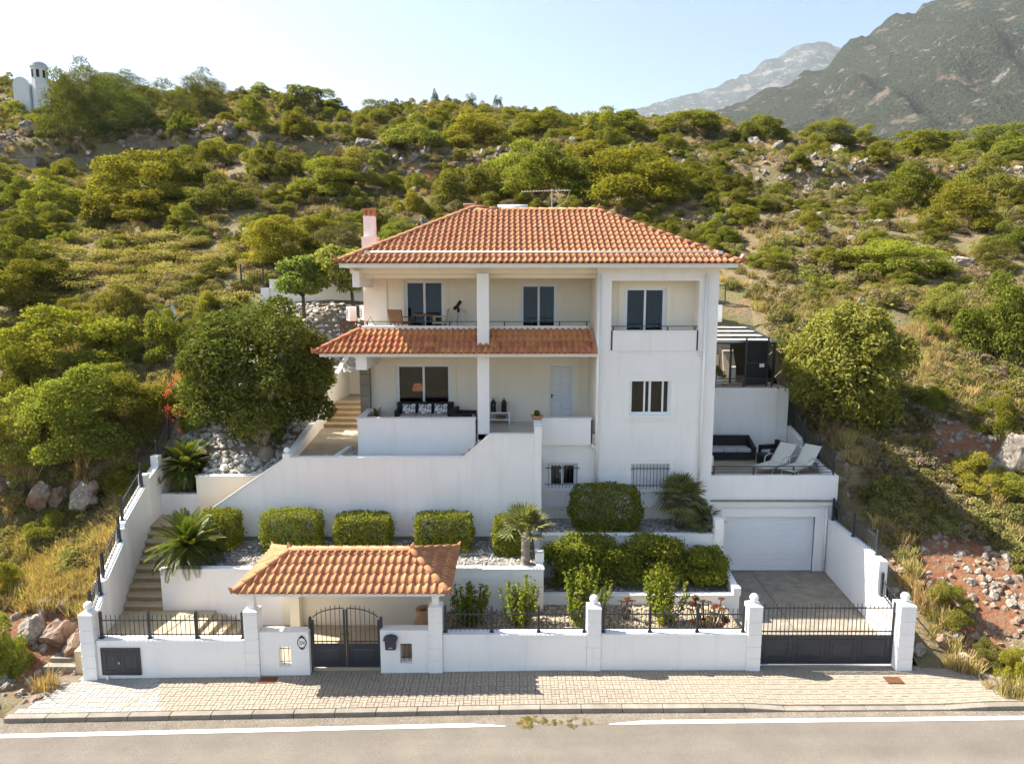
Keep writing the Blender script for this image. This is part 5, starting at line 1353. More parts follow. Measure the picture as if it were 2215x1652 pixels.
# table lamp seen through the glass
t = thing('table_lamp', 'orange shaded lamp on a sideboard seen through the sliding door', 'lamp', None, (-3.78,10.1,5.75))
MB().lathe([(0.10,0),(0.04,0.05),(0.06,0.2),(0.02,0.3)], 12).build('base', M_WOOD, t, smooth=True)
lm = bpy.data.materials.new('lit_shade'); nt_, b_ = nodes_of(lm); b_.inputs['Base Color'].default_value = (0.5,0.12,0.03,1); b_.inputs['Emission Color'].default_value = (1,0.22,0.06,1); b_.inputs['Emission Strength'].default_value = 0.9
MB().lathe([(0.24,0.30),(0.15,0.56)], 18).build('lamp_shade', lm, t)
t = thing('sideboard', 'dark sideboard inside the living room behind the sliding door', 'sideboard', None, (-3.6,10.1,5.14))
box('top', M_WOOD, t, -0.7, 0.7, -0.22, 0.22, 0.56, 0.60); box('carcass', M_BLACK, t, -0.66, 0.66, -0.2, 0.2, 0.06, 0.56)
for x in (-0.6, 0.6): box('leg', M_BLACK, t, x-0.03, x+0.03, -0.15, 0.15, 0, 0.06)

# terrace furniture
t = thing('terrace_sofa', 'black wicker sofa with grey seat cushions on the sun terrace', 'sofa', None, (8.62,9.55,3.4))
MB().box(-0.95, 0.95, -0.42, 0.45, 0.05, 0.32).build('base', M_BLACK, t); box('backrest', M_BLACK, t, -0.95, 0.95, 0.28, 0.45, 0.32, 0.85, bevel=0.02)
for s in (-1, 1): MB().hexa([(s*0.89-0.07,-0.42,0.32),(s*0.89+0.07,-0.42,0.32),(s*0.89+0.07,0.28,0.32),(s*0.89-0.07,0.28,0.32)], [(s*0.89-0.07,-0.42,0.52),(s*0.89+0.07,-0.42,0.52),(s*0.89+0.07,0.28,0.78),(s*0.89-0.07,0.28,0.78)]).build('armrest', M_BLACK, t)
for k in range(3): box('seat_cushion', M_CUSH, t, -0.8+k*0.535, -0.28+k*0.535, -0.38, 0.27, 0.32, 0.45, bevel=0.03)
t = thing('terrace_armchair', 'black wicker armchair turned sideways beside the terrace sofa', 'armchair', None, (10.25,9.0,3.4), R(-75))
MB().box(-0.42, 0.42, -0.42, 0.42, 0.05, 0.32).build('base', M_BLACK, t); box('backrest', M_BLACK, t, -0.42, 0.42, 0.28, 0.42, 0.32, 0.78, bevel=0.02)
for s in (-1, 1): box('armrest', M_BLACK, t, s*0.37-0.06, s*0.37+0.06, -0.42, 0.28, 0.32, 0.6)
box('seat_cushion', M_CUSH, t, -0.3, 0.3, -0.4, 0.27, 0.32, 0.44, bevel=0.03)
t = thing('side_table', 'low black wicker cube table before the terrace armchair', 'table', None, (9.75,8.55,3.4)); box('body', M_BLACK, t, -0.25, 0.25, -0.25, 0.25, 0.03, 0.36); box('top', M_BLACK, t, -0.27, 0.27, -0.27, 0.27, 0.36, 0.40)
def lounger(loc, rz, label):
    t = thing('sun_lounger', label, 'sun lounger', 'cream sun loungers on the terrace', loc, rz)
    MB().hexa([(-0.29,-1.35,0.31),(0.29,-1.35,0.31),(0.29,-0.05,0.31),(-0.29,-0.05,0.31)], [(-0.29,-1.35,0.335),(0.29,-1.35,0.335),(0.29,-0.05,0.335),(-0.29,-0.05,0.335)]).build('seat_sling', M_CANVAS, t)
    MB().hexa([(-0.29,-0.05,0.31),(0.29,-0.05,0.31),(0.29,0.0,0.33),(-0.29,0.0,0.33)], [(-0.29,0.62,0.90),(0.29,0.62,0.90),(0.29,0.66,0.925),(-0.29,0.66,0.925)]).build('back_sling', M_CANVAS, t)
    for s in (-1, 1):
        MB().tube([(s*0.31,-1.3,0.30),(s*0.31,0.5,0.30)], 0.018, 6).build('side_rail', M_ALU, t); MB().tube([(s*0.31,-0.05,0.32),(s*0.31,0.66,0.94)], 0.016, 6).build('back_rail', M_ALU, t)
        MB().tube([(s*0.31,-0.95,0.30),(s*0.31,-1.05,0.0)], 0.016, 5).build('leg', M_ALU, t); MB().tube([(s*0.31,0.3,0.30),(s*0.31,0.45,0.0)], 0.016, 5).build('leg', M_ALU, t)
        MB().tube([(s*0.33,-0.45,0.32),(s*0.34,-0.40,0.52),(s*0.34,-0.1,0.58),(s*0.33,0.1,0.55)], 0.02, 6).build('armrest', M_ALU, t)
    return t
lounger((9.95,7.75,3.40), R(-50), 'cream sun lounger on the terrace nearer the house')
lounger((10.75,7.45,3.40), R(-50), 'cream sun lounger on the terrace beside the outer railing')
# pots
def pot(name, label, loc, r, h, m=M_CLAY, prof=None):
    t = thing(name, label, 'pot', None, loc)
    MB().lathe(prof or [(r*0.7,0),(r*0.95,h*0.6),(r,h),(r*0.88,h),(r*0.8,h*0.75)], 20).build('pot_body', m, t, smooth=True)
    return t
pot('clay_jar', 'large clay storage jar behind the mailbox wall', (-2.45,0.95,0.02), 0.26, 0.8, prof=[(0.16,0),(0.30,0.3),(0.33,0.6),(0.26,0.95),(0.19,1.12),(0.23,1.24),(0.24,1.28),(0.19,1.29),(0.16,1.18),(0.2,0.9)])
pot('clay_bowl', 'shallow clay bowl planted with a small cactus on the porch wall', (0.86,6.1,5.655), 0.22, 0.14)
pot('white_planter_pot', 'white planter with a leafy plant on the upper terrace', (8.6,11.4,6.05), 0.3, 0.45, M_TRIM)
pot('dark_pot', 'dark pot with spiky palm at the porch corner', (-4.85,6.95,5.1), 0.25, 0.42, M_BLACK)

# ---------------------------------------------------------------- plants
def leaves_mesh(name, P, Nrm, L, W, lv, m, rng, droop=0.0):
    """one kite-shaped blade per point: P positions, Nrm facing directions, L length, W width"""
    n = len(P)
    Nn = Nrm/np.maximum(1e-6, np.linalg.norm(Nrm, axis=1, keepdims=True))
    T = rng.normal(size=(n, 3)); T -= Nn*np.sum(T*Nn, axis=1, keepdims=True); T[:, 2] -= droop
    T /= np.maximum(1e-6, np.linalg.norm(T, axis=1, keepdims=True))
    B = np.cross(Nn, T)
    L = np.asarray(L).reshape(-1, 1); W = np.asarray(W).reshape(-1, 1)
    V = np.empty((n, 4, 3))
    V[:, 0] = P - T*L*0.5
    V[:, 1] = P + B*W*0.5 + Nn*W*0.12
    V[:, 2] = P + T*L*0.5
    V[:, 3] = P - B*W*0.5 + Nn*W*0.12
    F = np.arange(n*4, dtype=np.int32).reshape(n, 4)
    return raw_mesh(name, V.reshape(-1, 3), F, m, lv)

def blob_cloud(blobs, n, rng, shell=0.45, low=-0.55, jag=0.12):
    """points and outward directions on the shells of overlapping lobes"""
    B = np.array(blobs, float)
    area = (B[:, 3]*B[:, 4]*B[:, 5])**(2/3)
    pick = rng.choice(len(B), size=int(n*1.7), p=area/area.sum())
    d = rng.normal(size=(len(pick), 3)); d /= np.linalg.norm(d, axis=1, keepdims=True)
    d[:, 2] = np.where(d[:, 2] < low, -d[:, 2], d[:, 2])
    r = 1 - shell*rng.random(len(pick))**1.8 + jag*rng.normal(size=len(pick))*0.5
    P = B[pick, :3] + d*B[pick, 3:6]*r[:, None]
    keep = np.ones(len(P), bool)
    for b in B:
        q = np.sqrt((((P-b[:3])/b[3:6])**2).sum(1)); keep &= ~((q < 0.55))
    idx = np.nonzero(keep)[0][:n]
    tone = rng.random(len(B))[pick]
    return P[idx], d[idx], tone[idx]

def make_bush(name, m, seed, nblob=16, n=7000, leaf=0.035, h=0.62, spread=0.36, rb=(0.13, 0.22), ratio=0.5, shell=0.45, flat=0.85):
    """clumpy shrub crown, about one unit wide, standing on z = 0"""
    rng = np.random.default_rng(seed)
    blobs = []
    for k in range(nblob):
        a = rng.random()*6.283; rr = spread*math.sqrt(rng.random())
        x, y = rr*math.cos(a), rr*math.sin(a)
        top = h*(1-0.75*(rr/0.5)**2)
        r = rng.uniform(*rb)
        z = max(r*0.35, (rng.uniform(0.05, 1.0)**0.8)*top - r*0.5)
        blobs.append((x, y, z, r*rng.uniform(0.85,1.2), r*rng.uniform(0.85,1.2), r*flat))
    for k in range(nblob//2):            # skirt of low lobes so that the crown meets the ground
        a = rng.random()*6.283; r = rng.uniform(*rb)*0.9; rr = 0.47-r*0.8
        blobs.append((rr*math.cos(a), rr*math.sin(a), r*0.3, r, r, r*flat))
    P, d, tone = blob_cloud(blobs, n, rng, shell, jag=0.22)
    P[:, 2] = np.maximum(P[:, 2], 0.0)
    nrm = d*0.6 + rng.normal(size=P.shape)*0.6 + np.array([0, 0, 0.35])
    L = leaf*rng.uniform(0.6, 1.5, len(P))
    lv = np.clip(0.25*tone + 0.75*rng.random(len(P)), 0, 1)
    return leaves_mesh(name, P, nrm, L, L*ratio, lv, m, rng)

BUSH = [make_bush('bush_crown', L_BUSH, 10+i, nblob=nb, n=22000, leaf=0.0215, h=hh, spread=sp, rb=rb, ratio=0.6) for i, (nb, hh, sp, rb) in enumerate(((26,0.62,0.38,(0.09,0.15)),(34,0.55,0.40,(0.07,0.13)),(20,0.70,0.36,(0.10,0.17)),(30,0.48,0.42,(0.08,0.13)),(24,0.78,0.34,(0.09,0.16))))]
FERN = [make_bush('feathery_crown', L_FERN, 40+i, nblob=26, n=14000, leaf=0.05, h=0.95, spread=0.36, rb=(0.10,0.18), ratio=0.13, shell=0.8, flat=1.1) for i in range(3)]
SCRUB = [make_bush('scrub_crown', m, 60+i, nblob=9, n=1100, leaf=0.075, h=0.5, spread=0.36, rb=(0.12,0.22), ratio=0.4, shell=0.7) for i, m in enumerate((L_SCRUB, L_SCRUB, L_SCRUB, L_BUSH, L_DRY, L_DRY))]

def grass_mesh(name, m, seed, n=110, h=0.45, spread=0.28, w=0.016):
    rng = np.random.default_rng(seed)
    V = np.empty((n, 4, 3)); a = rng.random(n)*6.283; r = spread*np.sqrt(rng.random(n))
    base = np.stack([r*np.cos(a), r*np.sin(a), np.zeros(n)], 1)
    lean = rng.normal(size=(n, 3))*0.28; lean[:, 2] = 1; hh = h*rng.uniform(0.5, 1.2, n)[:, None]
    tip = base + lean*hh
    s = np.stack([np.sin(a*3), np.cos(a*3), np.zeros(n)], 1)*w
    V[:, 0] = base - s; V[:, 1] = base + s; V[:, 2] = tip + s*0.3; V[:, 3] = tip - s*0.3
    return raw_mesh(name, V.reshape(-1, 3), np.arange(n*4, dtype=np.int32).reshape(n, 4), m, rng.random(n))
GRASS = [grass_mesh('dry_tuft', L_STRAW, 80+i) for i in range(3)]
def umbel_mesh(seed):
    rng = np.random.default_rng(seed)
    n = 260; P = rng.normal(size=(n, 3))*np.array([0.3, 0.3, 0.05]); P[:, 2] += 0.55 + 0.2*np.round(rng.random(n)*2)/2
    nrm = np.tile([0, 0, 1.0], (n, 1)) + rng.normal(size=(n, 3))*0.3
    return leaves_mesh('umbel', P, nrm, 0.09*rng.uniform(0.6, 1.3, n), 0.07*np.ones(n), rng.random(n), L_YELL, rng)
UMBEL = [umbel_mesh(90), umbel_mesh(91)]

def rock_mesh(name, seed, m, sub=2, rough=0.32, flat=0.7):
    """weathered limestone lump: broken faces, ledges and pitting"""
    bm = bmesh.new(); bmesh.ops.create_icosphere(bm, subdivisions=sub, radius=0.5)
    o = Vector((seed*3.1, seed*1.7, seed*0.9)); rr = random.Random(seed)
    planes = [(Vector((rr.uniform(-1, 1), rr.uniform(-1, 1), rr.uniform(-0.7, 1))).normalized(), rr.uniform(0.27, 0.42)) for _ in range(9 if sub > 2 else 4)]
    for v in bm.verts:
        d = v.co.normalized()
        p = d*0.5*(1 + rough*noise.noise(d*1.6 + o))
        for n_, lim in planes:
            dd = p.dot(n_)
            if dd > lim: p -= n_*(dd-lim)*0.92
        if sub > 2:
            p *= 1 + 0.16*(noise.noise(p*7 + o)) + 0.10*abs(noise.noise(p*15 + o)) + 0.05*noise.noise(p*34 + o)
        v.co = (p.x, p.y, p.z*flat*1.15)
    me = bpy.data.meshes.new(name); bm.to_mesh(me); bm.free(); me.materials.append(m)
    return me
ROCK = [rock_mesh('rock', i+1, M_ROCK, 4) for i in range(6)]
ROCKR = [rock_mesh('rock', i+11, M_ROCKR, 4) for i in range(4)]
PEB_W = [rock_mesh('pebble', i+21, M_STONEW, 2, 0.2, 0.6) for i in range(4)]
PEB_G = [rock_mesh('pebble', i+31, M_GRAVEL, 1, 0.25, 0.6) for i in range(4)]
PEB_B = [rock_mesh('pebble', i+41, M_GRAVB, 1, 0.25, 0.6) for i in range(4)]

def scatter(name, label, cat, pts, scl, meshes, pick, rot=None):
    """uncountable small growth or gravel: one object that sets source shapes on its points"""
    src = bpy.data.collections.new(name + '_sources')
    for i, me in enumerate(meshes):
        o = bpy.data.objects.new('%s_source_%02d' % (name, i), me); src.objects.link(o)
    n = len(pts)
    me = bpy.data.meshes.new(name); me.vertices.add(n); me.vertices.foreach_set('co', np.asarray(pts, np.float32).ravel())
    a = me.attributes.new('scl', 'FLOAT_VECTOR', 'POINT'); a.data.foreach_set('vector', np.asarray(scl, np.float32).ravel())
    rr = np.zeros((n, 3), np.float32); rr[:, 2] = np.random.default_rng(3).random(n)*6.283
    if rot is not None: rr[:, :2] = rot
    a = me.attributes.new('rot', 'FLOAT_VECTOR', 'POINT'); a.data.foreach_set('vector', rr.ravel())
    a = me.attributes.new('pick', 'INT', 'POINT'); a.data.foreach_set('value', np.asarray(pick, np.int32))
    ob = mk(name, me)
    ng = bpy.data.node_groups.new(name, 'GeometryNodeTree')
    ng.interface.new_socket('Geometry', in_out='INPUT', socket_type='NodeSocketGeometry'); ng.interface.new_socket('Geometry', in_out='OUTPUT', socket_type='NodeSocketGeometry')
    N, L = ng.nodes, ng.links
    gi, go = N.new('NodeGroupInput'), N.new('NodeGroupOutput')
    ip = N.new('GeometryNodeInstanceOnPoints'); ci = N.new('GeometryNodeCollectionInfo')
    ci.inputs['Collection'].default_value = src; ci.inputs['Separate Children'].default_value = True; ci.inputs['Reset Children'].default_value = True
    ip.inputs['Pick Instance'].default_value = True
    def named(nm, tp):
        q = N.new('GeometryNodeInputNamedAttribute'); q.data_type = tp; q.inputs['Name'].default_value = nm
        return q.outputs[0]
    L.new(gi.outputs[0], ip.inputs['Points']); L.new(ci.outputs[0], ip.inputs['Instance'])
    L.new(named('pick', 'INT'), ip.inputs['Instance Index']); L.new(named('rot', 'FLOAT_VECTOR'), ip.inputs['Rotation']); L.new(named('scl', 'FLOAT_VECTOR'), ip.inputs['Scale'])
    L.new(ip.outputs[0], go.inputs[0])
    md = ob.modifiers.new('scatter', 'NODES'); md.node_group = ng
    return stuff(ob, label, cat)

# ---- trees with trunk and limbs
def limbs(base, tips, r0, m, parent, name='trunk', bend=0.15, rng=random):
    b = MB(); base = Vector(base)
    for i, (p, r) in enumerate(tips):
        p = Vector(p); mid = (base+p)/2 + Vector((rng.uniform(-bend, bend), rng.uniform(-bend, bend), 0.1))
        b.tube([base, base.lerp(mid, 0.5)+Vector((0,0,0.05)), mid, p], r0 if i == 0 else r0*0.6, 8, r)
    return b.build(name, m, parent, smooth=True)
def make_tree(name, label, cat, base, crown_c, crown_r, trunk_r, m, bark, seed, nblob=30, n=20000, leaf=0.13, ratio=0.5, group=None, low=-0.7, rbf=(0.22, 0.36), shell=0.5, fork=0.35, jag=0.12):
    """tree: one trunk with limbs and a crown of leaf blades gathered in lobes"""
    rng = np.random.default_rng(seed)
    t = thing(name, label, cat, group, base)
    C = Vector(crown_c) - Vector(base); Rx, Ry, Rz = crown_r
    blobs = []
    while len(blobs) < nblob:
        d = rng.normal(size=3); d /= np.linalg.norm(d); d *= rng.uniform(0.35, 1.0)**0.5
        r = rng.uniform(*rbf)
        k = (1-r*0.9)
        blobs.append((C.x+d[0]*Rx*k, C.y+d[1]*Ry*k, C.z+d[2]*Rz*k, Rx*r, Ry*r, Rz*r*0.85))
    if nblob > 40: blobs.append((C.x, C.y, C.z, Rx*0.74, Ry*0.74, Rz*0.74))
    P, d, tone = blob_cloud(blobs, n, rng, shell, low, jag)
    nrm = d*0.7 + rng.normal(size=P.shape)*0.6 + np.array([0, 0, 0.2])
    L = leaf*rng.uniform(0.7, 1.35, len(P))
    mk('crown', leaves_mesh('crown', P, nrm, L, L*ratio, np.clip(0.25*tone+0.75*rng.random(len(P)), 0, 1), m, rng), None, t)
    fz = C.z*fork + 0.0
    fk = Vector((C.x*0.35, C.y*0.35, max(0.15, (C.z-Rz)*0.9 + fork)))
    tb = MB().tube([(0,0,-0.15),(fk.x*0.3,fk.y*0.3,fk.z*0.4),fk], trunk_r*1.15, 10, trunk_r*0.8)
    for k in range(7):
        q = blobs[(k*5) % len(blobs)]; e = Vector(q[:3]); mid = fk.lerp(e, 0.5)+Vector((0,0,0.12*Rz))
        tb.tube([fk, mid, e], trunk_r*0.55, 7, trunk_r*0.12)
    tb.build('trunk', bark, t, smooth=True)
    return t
make_tree('garden_tree', 'broad dark glossy evergreen tree beside the porch roof on white stones', 'tree', (-8.95,7.35,4.1), (-9.25,7.7,7.15), (3.3,2.75,3.15), 0.27, L_TREE, M_BARK, 5, nblob=60, n=50000, leaf=0.16, rbf=(0.17,0.28), ratio=0.42, jag=0.14)
make_tree('pale_tree', 'pale green broad-leaved tree overhanging the pergola and side railing', 'tree', (12.75,8.7,4.8), (13.1,9.3,6.9), (2.6,2.2,2.9), 0.15, L_PALE, M_BARKD, 6, nblob=50, n=30000, leaf=0.19, rbf=(0.15,0.26), ratio=0.36, shell=0.7, jag=0.3)
make_tree('young_tree', 'slender young tree with open crown before the rear wall by the balcony', 'tree', (-7.5,15.6,8.6), (-7.8,15.7,11.0), (1.75,1.5,1.35), 0.09, L_PALE, M_BARKD, 7, nblob=22, n=6000, leaf=0.19, group='young trees at the rear wall', rbf=(0.25,0.4), jag=0.3)
make_tree('young_tree', 'young tree with bright leaves standing at the far end of the rear wall', 'tree', (-9.9,15.6,8.6), (-9.9,15.6,10.6), (1.5,1.3,1.2), 0.09, L_PALE, M_BARKD, 8, nblob=20, n=5000, leaf=0.19, group='young trees at the rear wall', rbf=(0.25,0.4), jag=0.3)
t = make_tree('lantana_bush', 'bright green bush sprinkled with red flowers beside the dark tree', 'bush', (-12.1,8.6,4.75), (-12.15,8.5,5.75), (0.95,0.9,1.25), 0.05, L_PALE, M_BARKD, 9, nblob=16, n=4200, leaf=0.13, rbf=(0.25,0.4))
rng = np.random.default_rng(4); n = 420
d = rng.normal(size=(n, 3)); d /= np.linalg.norm(d, axis=1, keepdims=True); d[:, 0] = -np.abs(d[:, 0])*0.9
cl = np.repeat(d[:60], 7, axis=0) + rng.normal(size=(n, 3))*0.05
mk('flowers', leaves_mesh('flowers', np.array([-0.05,-0.1,1.0]) + cl*np.array([1.02,0.95,1.3]), cl, 0.085*np.ones(n), 0.07*np.ones(n), rng.random(n), L_RED, rng), None, t)

# ---- clipped hedges
def hedge(label, x, y, z, w, d, h, seed, m=L_HEDGE, n=7000, leaf=0.075, round_=0.3, name='clipped_hedge', group='box-clipped hedges in front of the retaining wall', tint=None):
    rng = np.random.default_rng(seed)
    q = rng.normal(size=(n, 3)); q /= np.max(np.abs(q)**1.0, axis=1, keepdims=True)
    s = q/np.linalg.norm(q, axis=1, keepdims=True)*1.22
    P = q*(1-round_) + s*round_
    nrm = np.where(np.abs(q) > 0.999, np.sign(q), 0)*1.0
    lump = np.array([noise.noise(Vector((p[0]*2.2+seed, p[1]*2.2, p[2]*2.2))) for p in P])[:, None]
    P = P*(1+0.12*lump) - nrm*(0.22*rng.random((n, 1))**2) + rng.normal(size=(n, 3))*0.018 + nrm*(rng.random((n, 1)) > 0.965)*rng.random((n, 1))*0.22
    P = P*np.array([w/2, d/2, h/2]); P[:, 2] += h/2+0.02
    P[:, 2] = np.maximum(P[:, 2], 0.01)
    L = leaf*rng.uniform(0.7, 1.4, n)
    t = thing(name, label, 'hedge', group, (x, y, z))
    o = mk('foliage', leaves_mesh('foliage', P, nrm*0.8 + rng.normal(size=(n, 3))*0.55, L, L*0.55, rng.random(n), m, rng), None, t)
    if tint: o.color = (*tint, 1)
    b = MB()
    for k in range(4): b.tube([(random.uniform(-0.2,0.2)*w,0,-0.08),(random.uniform(-0.35,0.35)*w,random.uniform(-0.2,0.2)*d,h*0.7)], 0.025, 6, 0.008)
    b.build('stems', M_BARKD, t)
    return t
HZ = 1.70
hedge('square clipped hedge half hidden behind the cycad', -9.55, 4.35, HZ, 1.25, 0.95, 1.22, 1)
hedge('square clipped hedge above the tile roof end on the stair side', -7.15, 4.30, HZ, 1.85, 1.0, 1.24, 2)
hedge('square clipped hedge above the middle of the tile roof', -4.83, 4.32, HZ, 1.75, 0.98, 1.14, 3)
hedge('square clipped hedge above the tile roof end on the palm side', -2.22, 4.30, HZ, 1.80, 1.0, 1.16, 4)
hedge('square clipped hedge behind the short fan palm', 0.0, 4.05, HZ, 1.15, 0.95, 1.16, 5)
hedge('large dark clipped bush under the barred windows', 3.15, 5.2, 2.02, 2.2, 1.2, 1.5, 6, n=10000, round_=0.45, group=None, tint=(0.72, 0.74, 0.7))
for (x, y, w, h, s, lab) in ((2.35,3.72,2.3,1.45,11,'wide loose bright green shrub behind the low planter wall'),(4.5,3.75,1.9,1.4,12,'loose bright green shrub with pale flowers in the middle of the bed'),(6.1,3.8,1.35,1.1,13,'small loose bright green shrub at the driveway end of the bed')):
    make_tree('loose_shrub', lab, 'shrub', (x,y,0.66), (x,y,0.66+h*0.58), (w*0.74,0.76,h*0.72), 0.04, L_HEDGE, M_BARKD, s, nblob=34, n=int(6500*w), leaf=0.095, ratio=0.5, rbf=(0.25,0.4), group='loose green shrubs in the planter bed', jag=0.3)

# ---- upright shrubs behind the street wall
def upright_shrub(label, x, y, z, w, h, seed, n=26):
    rng = np.random.default_rng(seed)
    t = thing('upright_shrub', label, 'shrub', 'upright shrubs behind the street wall', (x, y, z))
    stem = MB(); P = []; D = []
    for k in range(n):
        a = rng.random()*6.283; r = w/2*rng.uniform(0.15, 0.95); hh = h*rng.uniform(0.55, 1.0)*(1-0.25*(r/(w/2))**2)
        p0 = Vector((0.05*math.cos(a), 0.05*math.sin(a), -0.08)); p1 = Vector((r*0.7*math.cos(a), r*0.7*math.sin(a), hh*0.45)); p2 = Vector((r*math.cos(a), r*math.sin(a), hh))
        stem.tube([p0, p1, p2], 0.018, 5, 0.005)
        for q in range(95):
            f = rng.uniform(0.22, 1.0); c = p0.lerp(p1, f*2) if f < 0.5 else p1.lerp(p2, f*2-1)
            o = rng.normal(size=3)*0.05*(1.5-f*0.8); P.append((c.x+o[0], c.y+o[1], c.z+o[2])); D.append((o[0]*8, o[1]*8, 0.5))
    P = np.array(P); D = np.array(D)+rng.normal(size=P.shape)*0.4; m_ = len(P)
    mk('foliage', leaves_mesh('foliage', P, D, 0.10*rng.uniform(0.7,1.3,m_), 0.052*np.ones(m_), rng.random(m_), L_HEDGE, rng), None, t).color = (0.85, 0.9, 0.8, 1)
    stem.build('stems', M_BARKD, t)
upright_shrub('upright leafy shrub right behind the mailbox pillar', -1.25, 1.6, 0.46, 1.25, 1.45, 31)
upright_shrub('upright leafy shrub standing against the planter wall end', 0.2, 1.6, 0.46, 1.55, 1.55, 32)
upright_shrub('tall upright shrub behind the middle ball pillar', 2.12, 1.45, 0.46, 1.6, 1.95, 33, 34)
upright_shrub('upright leafy shrub between middle pillar and red succulents', 4.42, 1.65, 0.46, 1.6, 1.75, 34, 30)
_P = []; _D = []
for q in range(22):
    b_ = q*2.4; e = 0.02+0.085*q/22; _P.append((e*math.cos(b_), e*math.sin(b_), 0.03-0.03*q/22)); _D.append((math.cos(b_)*0.7*q/22, math.sin(b_)*0.7*q/22, 1))
ROSETTE = [leaves_mesh('rosette', np.array(_P), np.array(_D), 0.10*np.ones(22), 0.055*np.ones(22), np.clip(tone+0.3*np.random.default_rng(i).random(22), 0, 1), L_AEON, np.random.default_rng(i)) for i, tone in enumerate((0.0, 0.25, 0.6))]
def rosettes(name, label, x, y, z, w, h, n, seed):
    rng = np.random.default_rng(seed); t = thing(name, label, 'plant', None, (x, y, z)); st = MB()
    for k in range(n):
        a = rng.random()*6.283; r = w/2*math.sqrt(rng.random()); hh = h*rng.uniform(0.35, 1.0)
        c = Vector((r*math.cos(a), r*math.sin(a)*0.6, hh)); st.tube([(c.x*0.3, c.y*0.3, -0.05), (c.x*0.8, c.y*0.8, hh*0.5), c], 0.022, 6, 0.014)
        o = mk('rosette', ROSETTE[k % 3], None, t); o.location = c; o.rotation_euler = (rng.uniform(-0.4, 0.4), rng.uniform(-0.4, 0.4), a)
    st.build('stems', M_BARKD, t)
rosettes('aeonium', 'red-tinged branching succulent behind the railing near the driveway', 5.55, 1.2, 0.46, 1.1, 0.95, 26, 41)
rosettes('aeonium', 'small dark succulent behind the railing near the middle pillar', 3.35, 1.9, 0.46, 0.4, 0.7, 6, 42)

# ---- cycads, palms, agave
def frond_mesh(name, m, seed, L=1.2, pairs=34, leaf=0.24, w=0.022, arch=0.5, vee=0.5):
    """arching feather frond along +x"""
    rng = np.random.default_rng(seed); V = []; F = []; lv = []
    def pt(t): return Vector((L*(t - 0.12*arch*t*t), 0, L*(0.55*arch*t - 0.75*arch*t*t)))
    pr_ = [pt(k/10) for k in range(11)]
    for i in range(10):
        a, b = pr_[i], pr_[i+1]; r = 0.012*(1-i/12); n = len(V)
        V += [a+Vector((0,-r,0)), a+Vector((0,r,0)), b+Vector((0,r,0)), b+Vector((0,-r,0))]; F.append((n,n+1,n+2,n+3)); lv.append(0.6)
    for k in range(pairs):
        t = 0.1+0.9*k/(pairs-1); c = pt(t); l = leaf*math.sin(math.pi*(0.12+0.8*t))**0.7*rng.uniform(0.9, 1.1)
        for s in (-1, 1):
            d = Vector((0.55, s, vee*0.55)).normalized(); tip = c+d*l+Vector((0,0,-0.15*l)); sw = Vector((w/2,0,0)); mid = c+d*l*0.5+Vector((0,0,0.02)); n = len(V)
            V += [c-sw*0.6, mid-sw, tip, mid+sw]; F.append((n,n+1,n+2,n+3)); lv.append(rng.random())
    return raw_mesh(name, np.array([tuple(v) for v in V]), np.array(F, dtype=np.int32), m, np.array(lv))
CYC = [frond_mesh('frond', L_PALM, 50+i, 1.2, 60, 0.21, 0.024, a) for i, a in enumerate((0.35, 0.65, 0.95))]
DATE = [frond_mesh('frond', L_PALE, 55+i, 1.9, 34, 0.34, 0.028, a) for i, a in enumerate((0.5, 0.9))]
def crown_of_fronds(name, label, cat, loc, meshes, n, size, trunk_h, trunk_r, tilt=(70, -20), bark=M_BARKD, seed=1, group=None):
    rng = random.Random(seed); t = thing(name, label, cat, group, loc)
    prof = [(trunk_r*1.1,-0.1)]
    for k in range(8): prof += [(trunk_r*(1.0+0.12*(k % 2)), trunk_h*(k+0.5)/8)]
    MB().lathe(prof + [(trunk_r*0.6, trunk_h+0.05)], 12).build('trunk', bark, t)
    for k in range(n):
        f = k/max(1, n-1); el = tilt[0]+(tilt[1]-tilt[0])*f + rng.uniform(-7, 7); az = k*2.39996+rng.uniform(-0.2, 0.2)
        me = meshes[min(len(meshes)-1, int(f*len(meshes)))]
        o = mk('frond', me, None, t); o.location = (0, 0, trunk_h); o.rotation_euler = (rng.uniform(-0.2, 0.2), -R(el), az); s = size*rng.uniform(0.85, 1.1); o.scale = (s, s, s)
    return t
crown_of_fronds('cycad', 'large dark cycad spreading over the planter beside the garden stairs', 'cycad', (-10.0,3.15,1.70), CYC, 84, 1.02, 0.45, 0.2, (80, -28), seed=2)
crown_of_fronds('cycad', 'cycad with sunlit crown in the walled planter box', 'cycad', (-11.72,6.95,2.86), CYC, 78, 1.0, 0.75, 0.22, (80, -35), seed=3)
crown_of_fronds('date_palm', 'feathery bright palm showing above the dark garden tree', 'palm', (-10.1,10.6,6.0), DATE, 26, 1.0, 2.1, 0.2, (78, 0), seed=4)
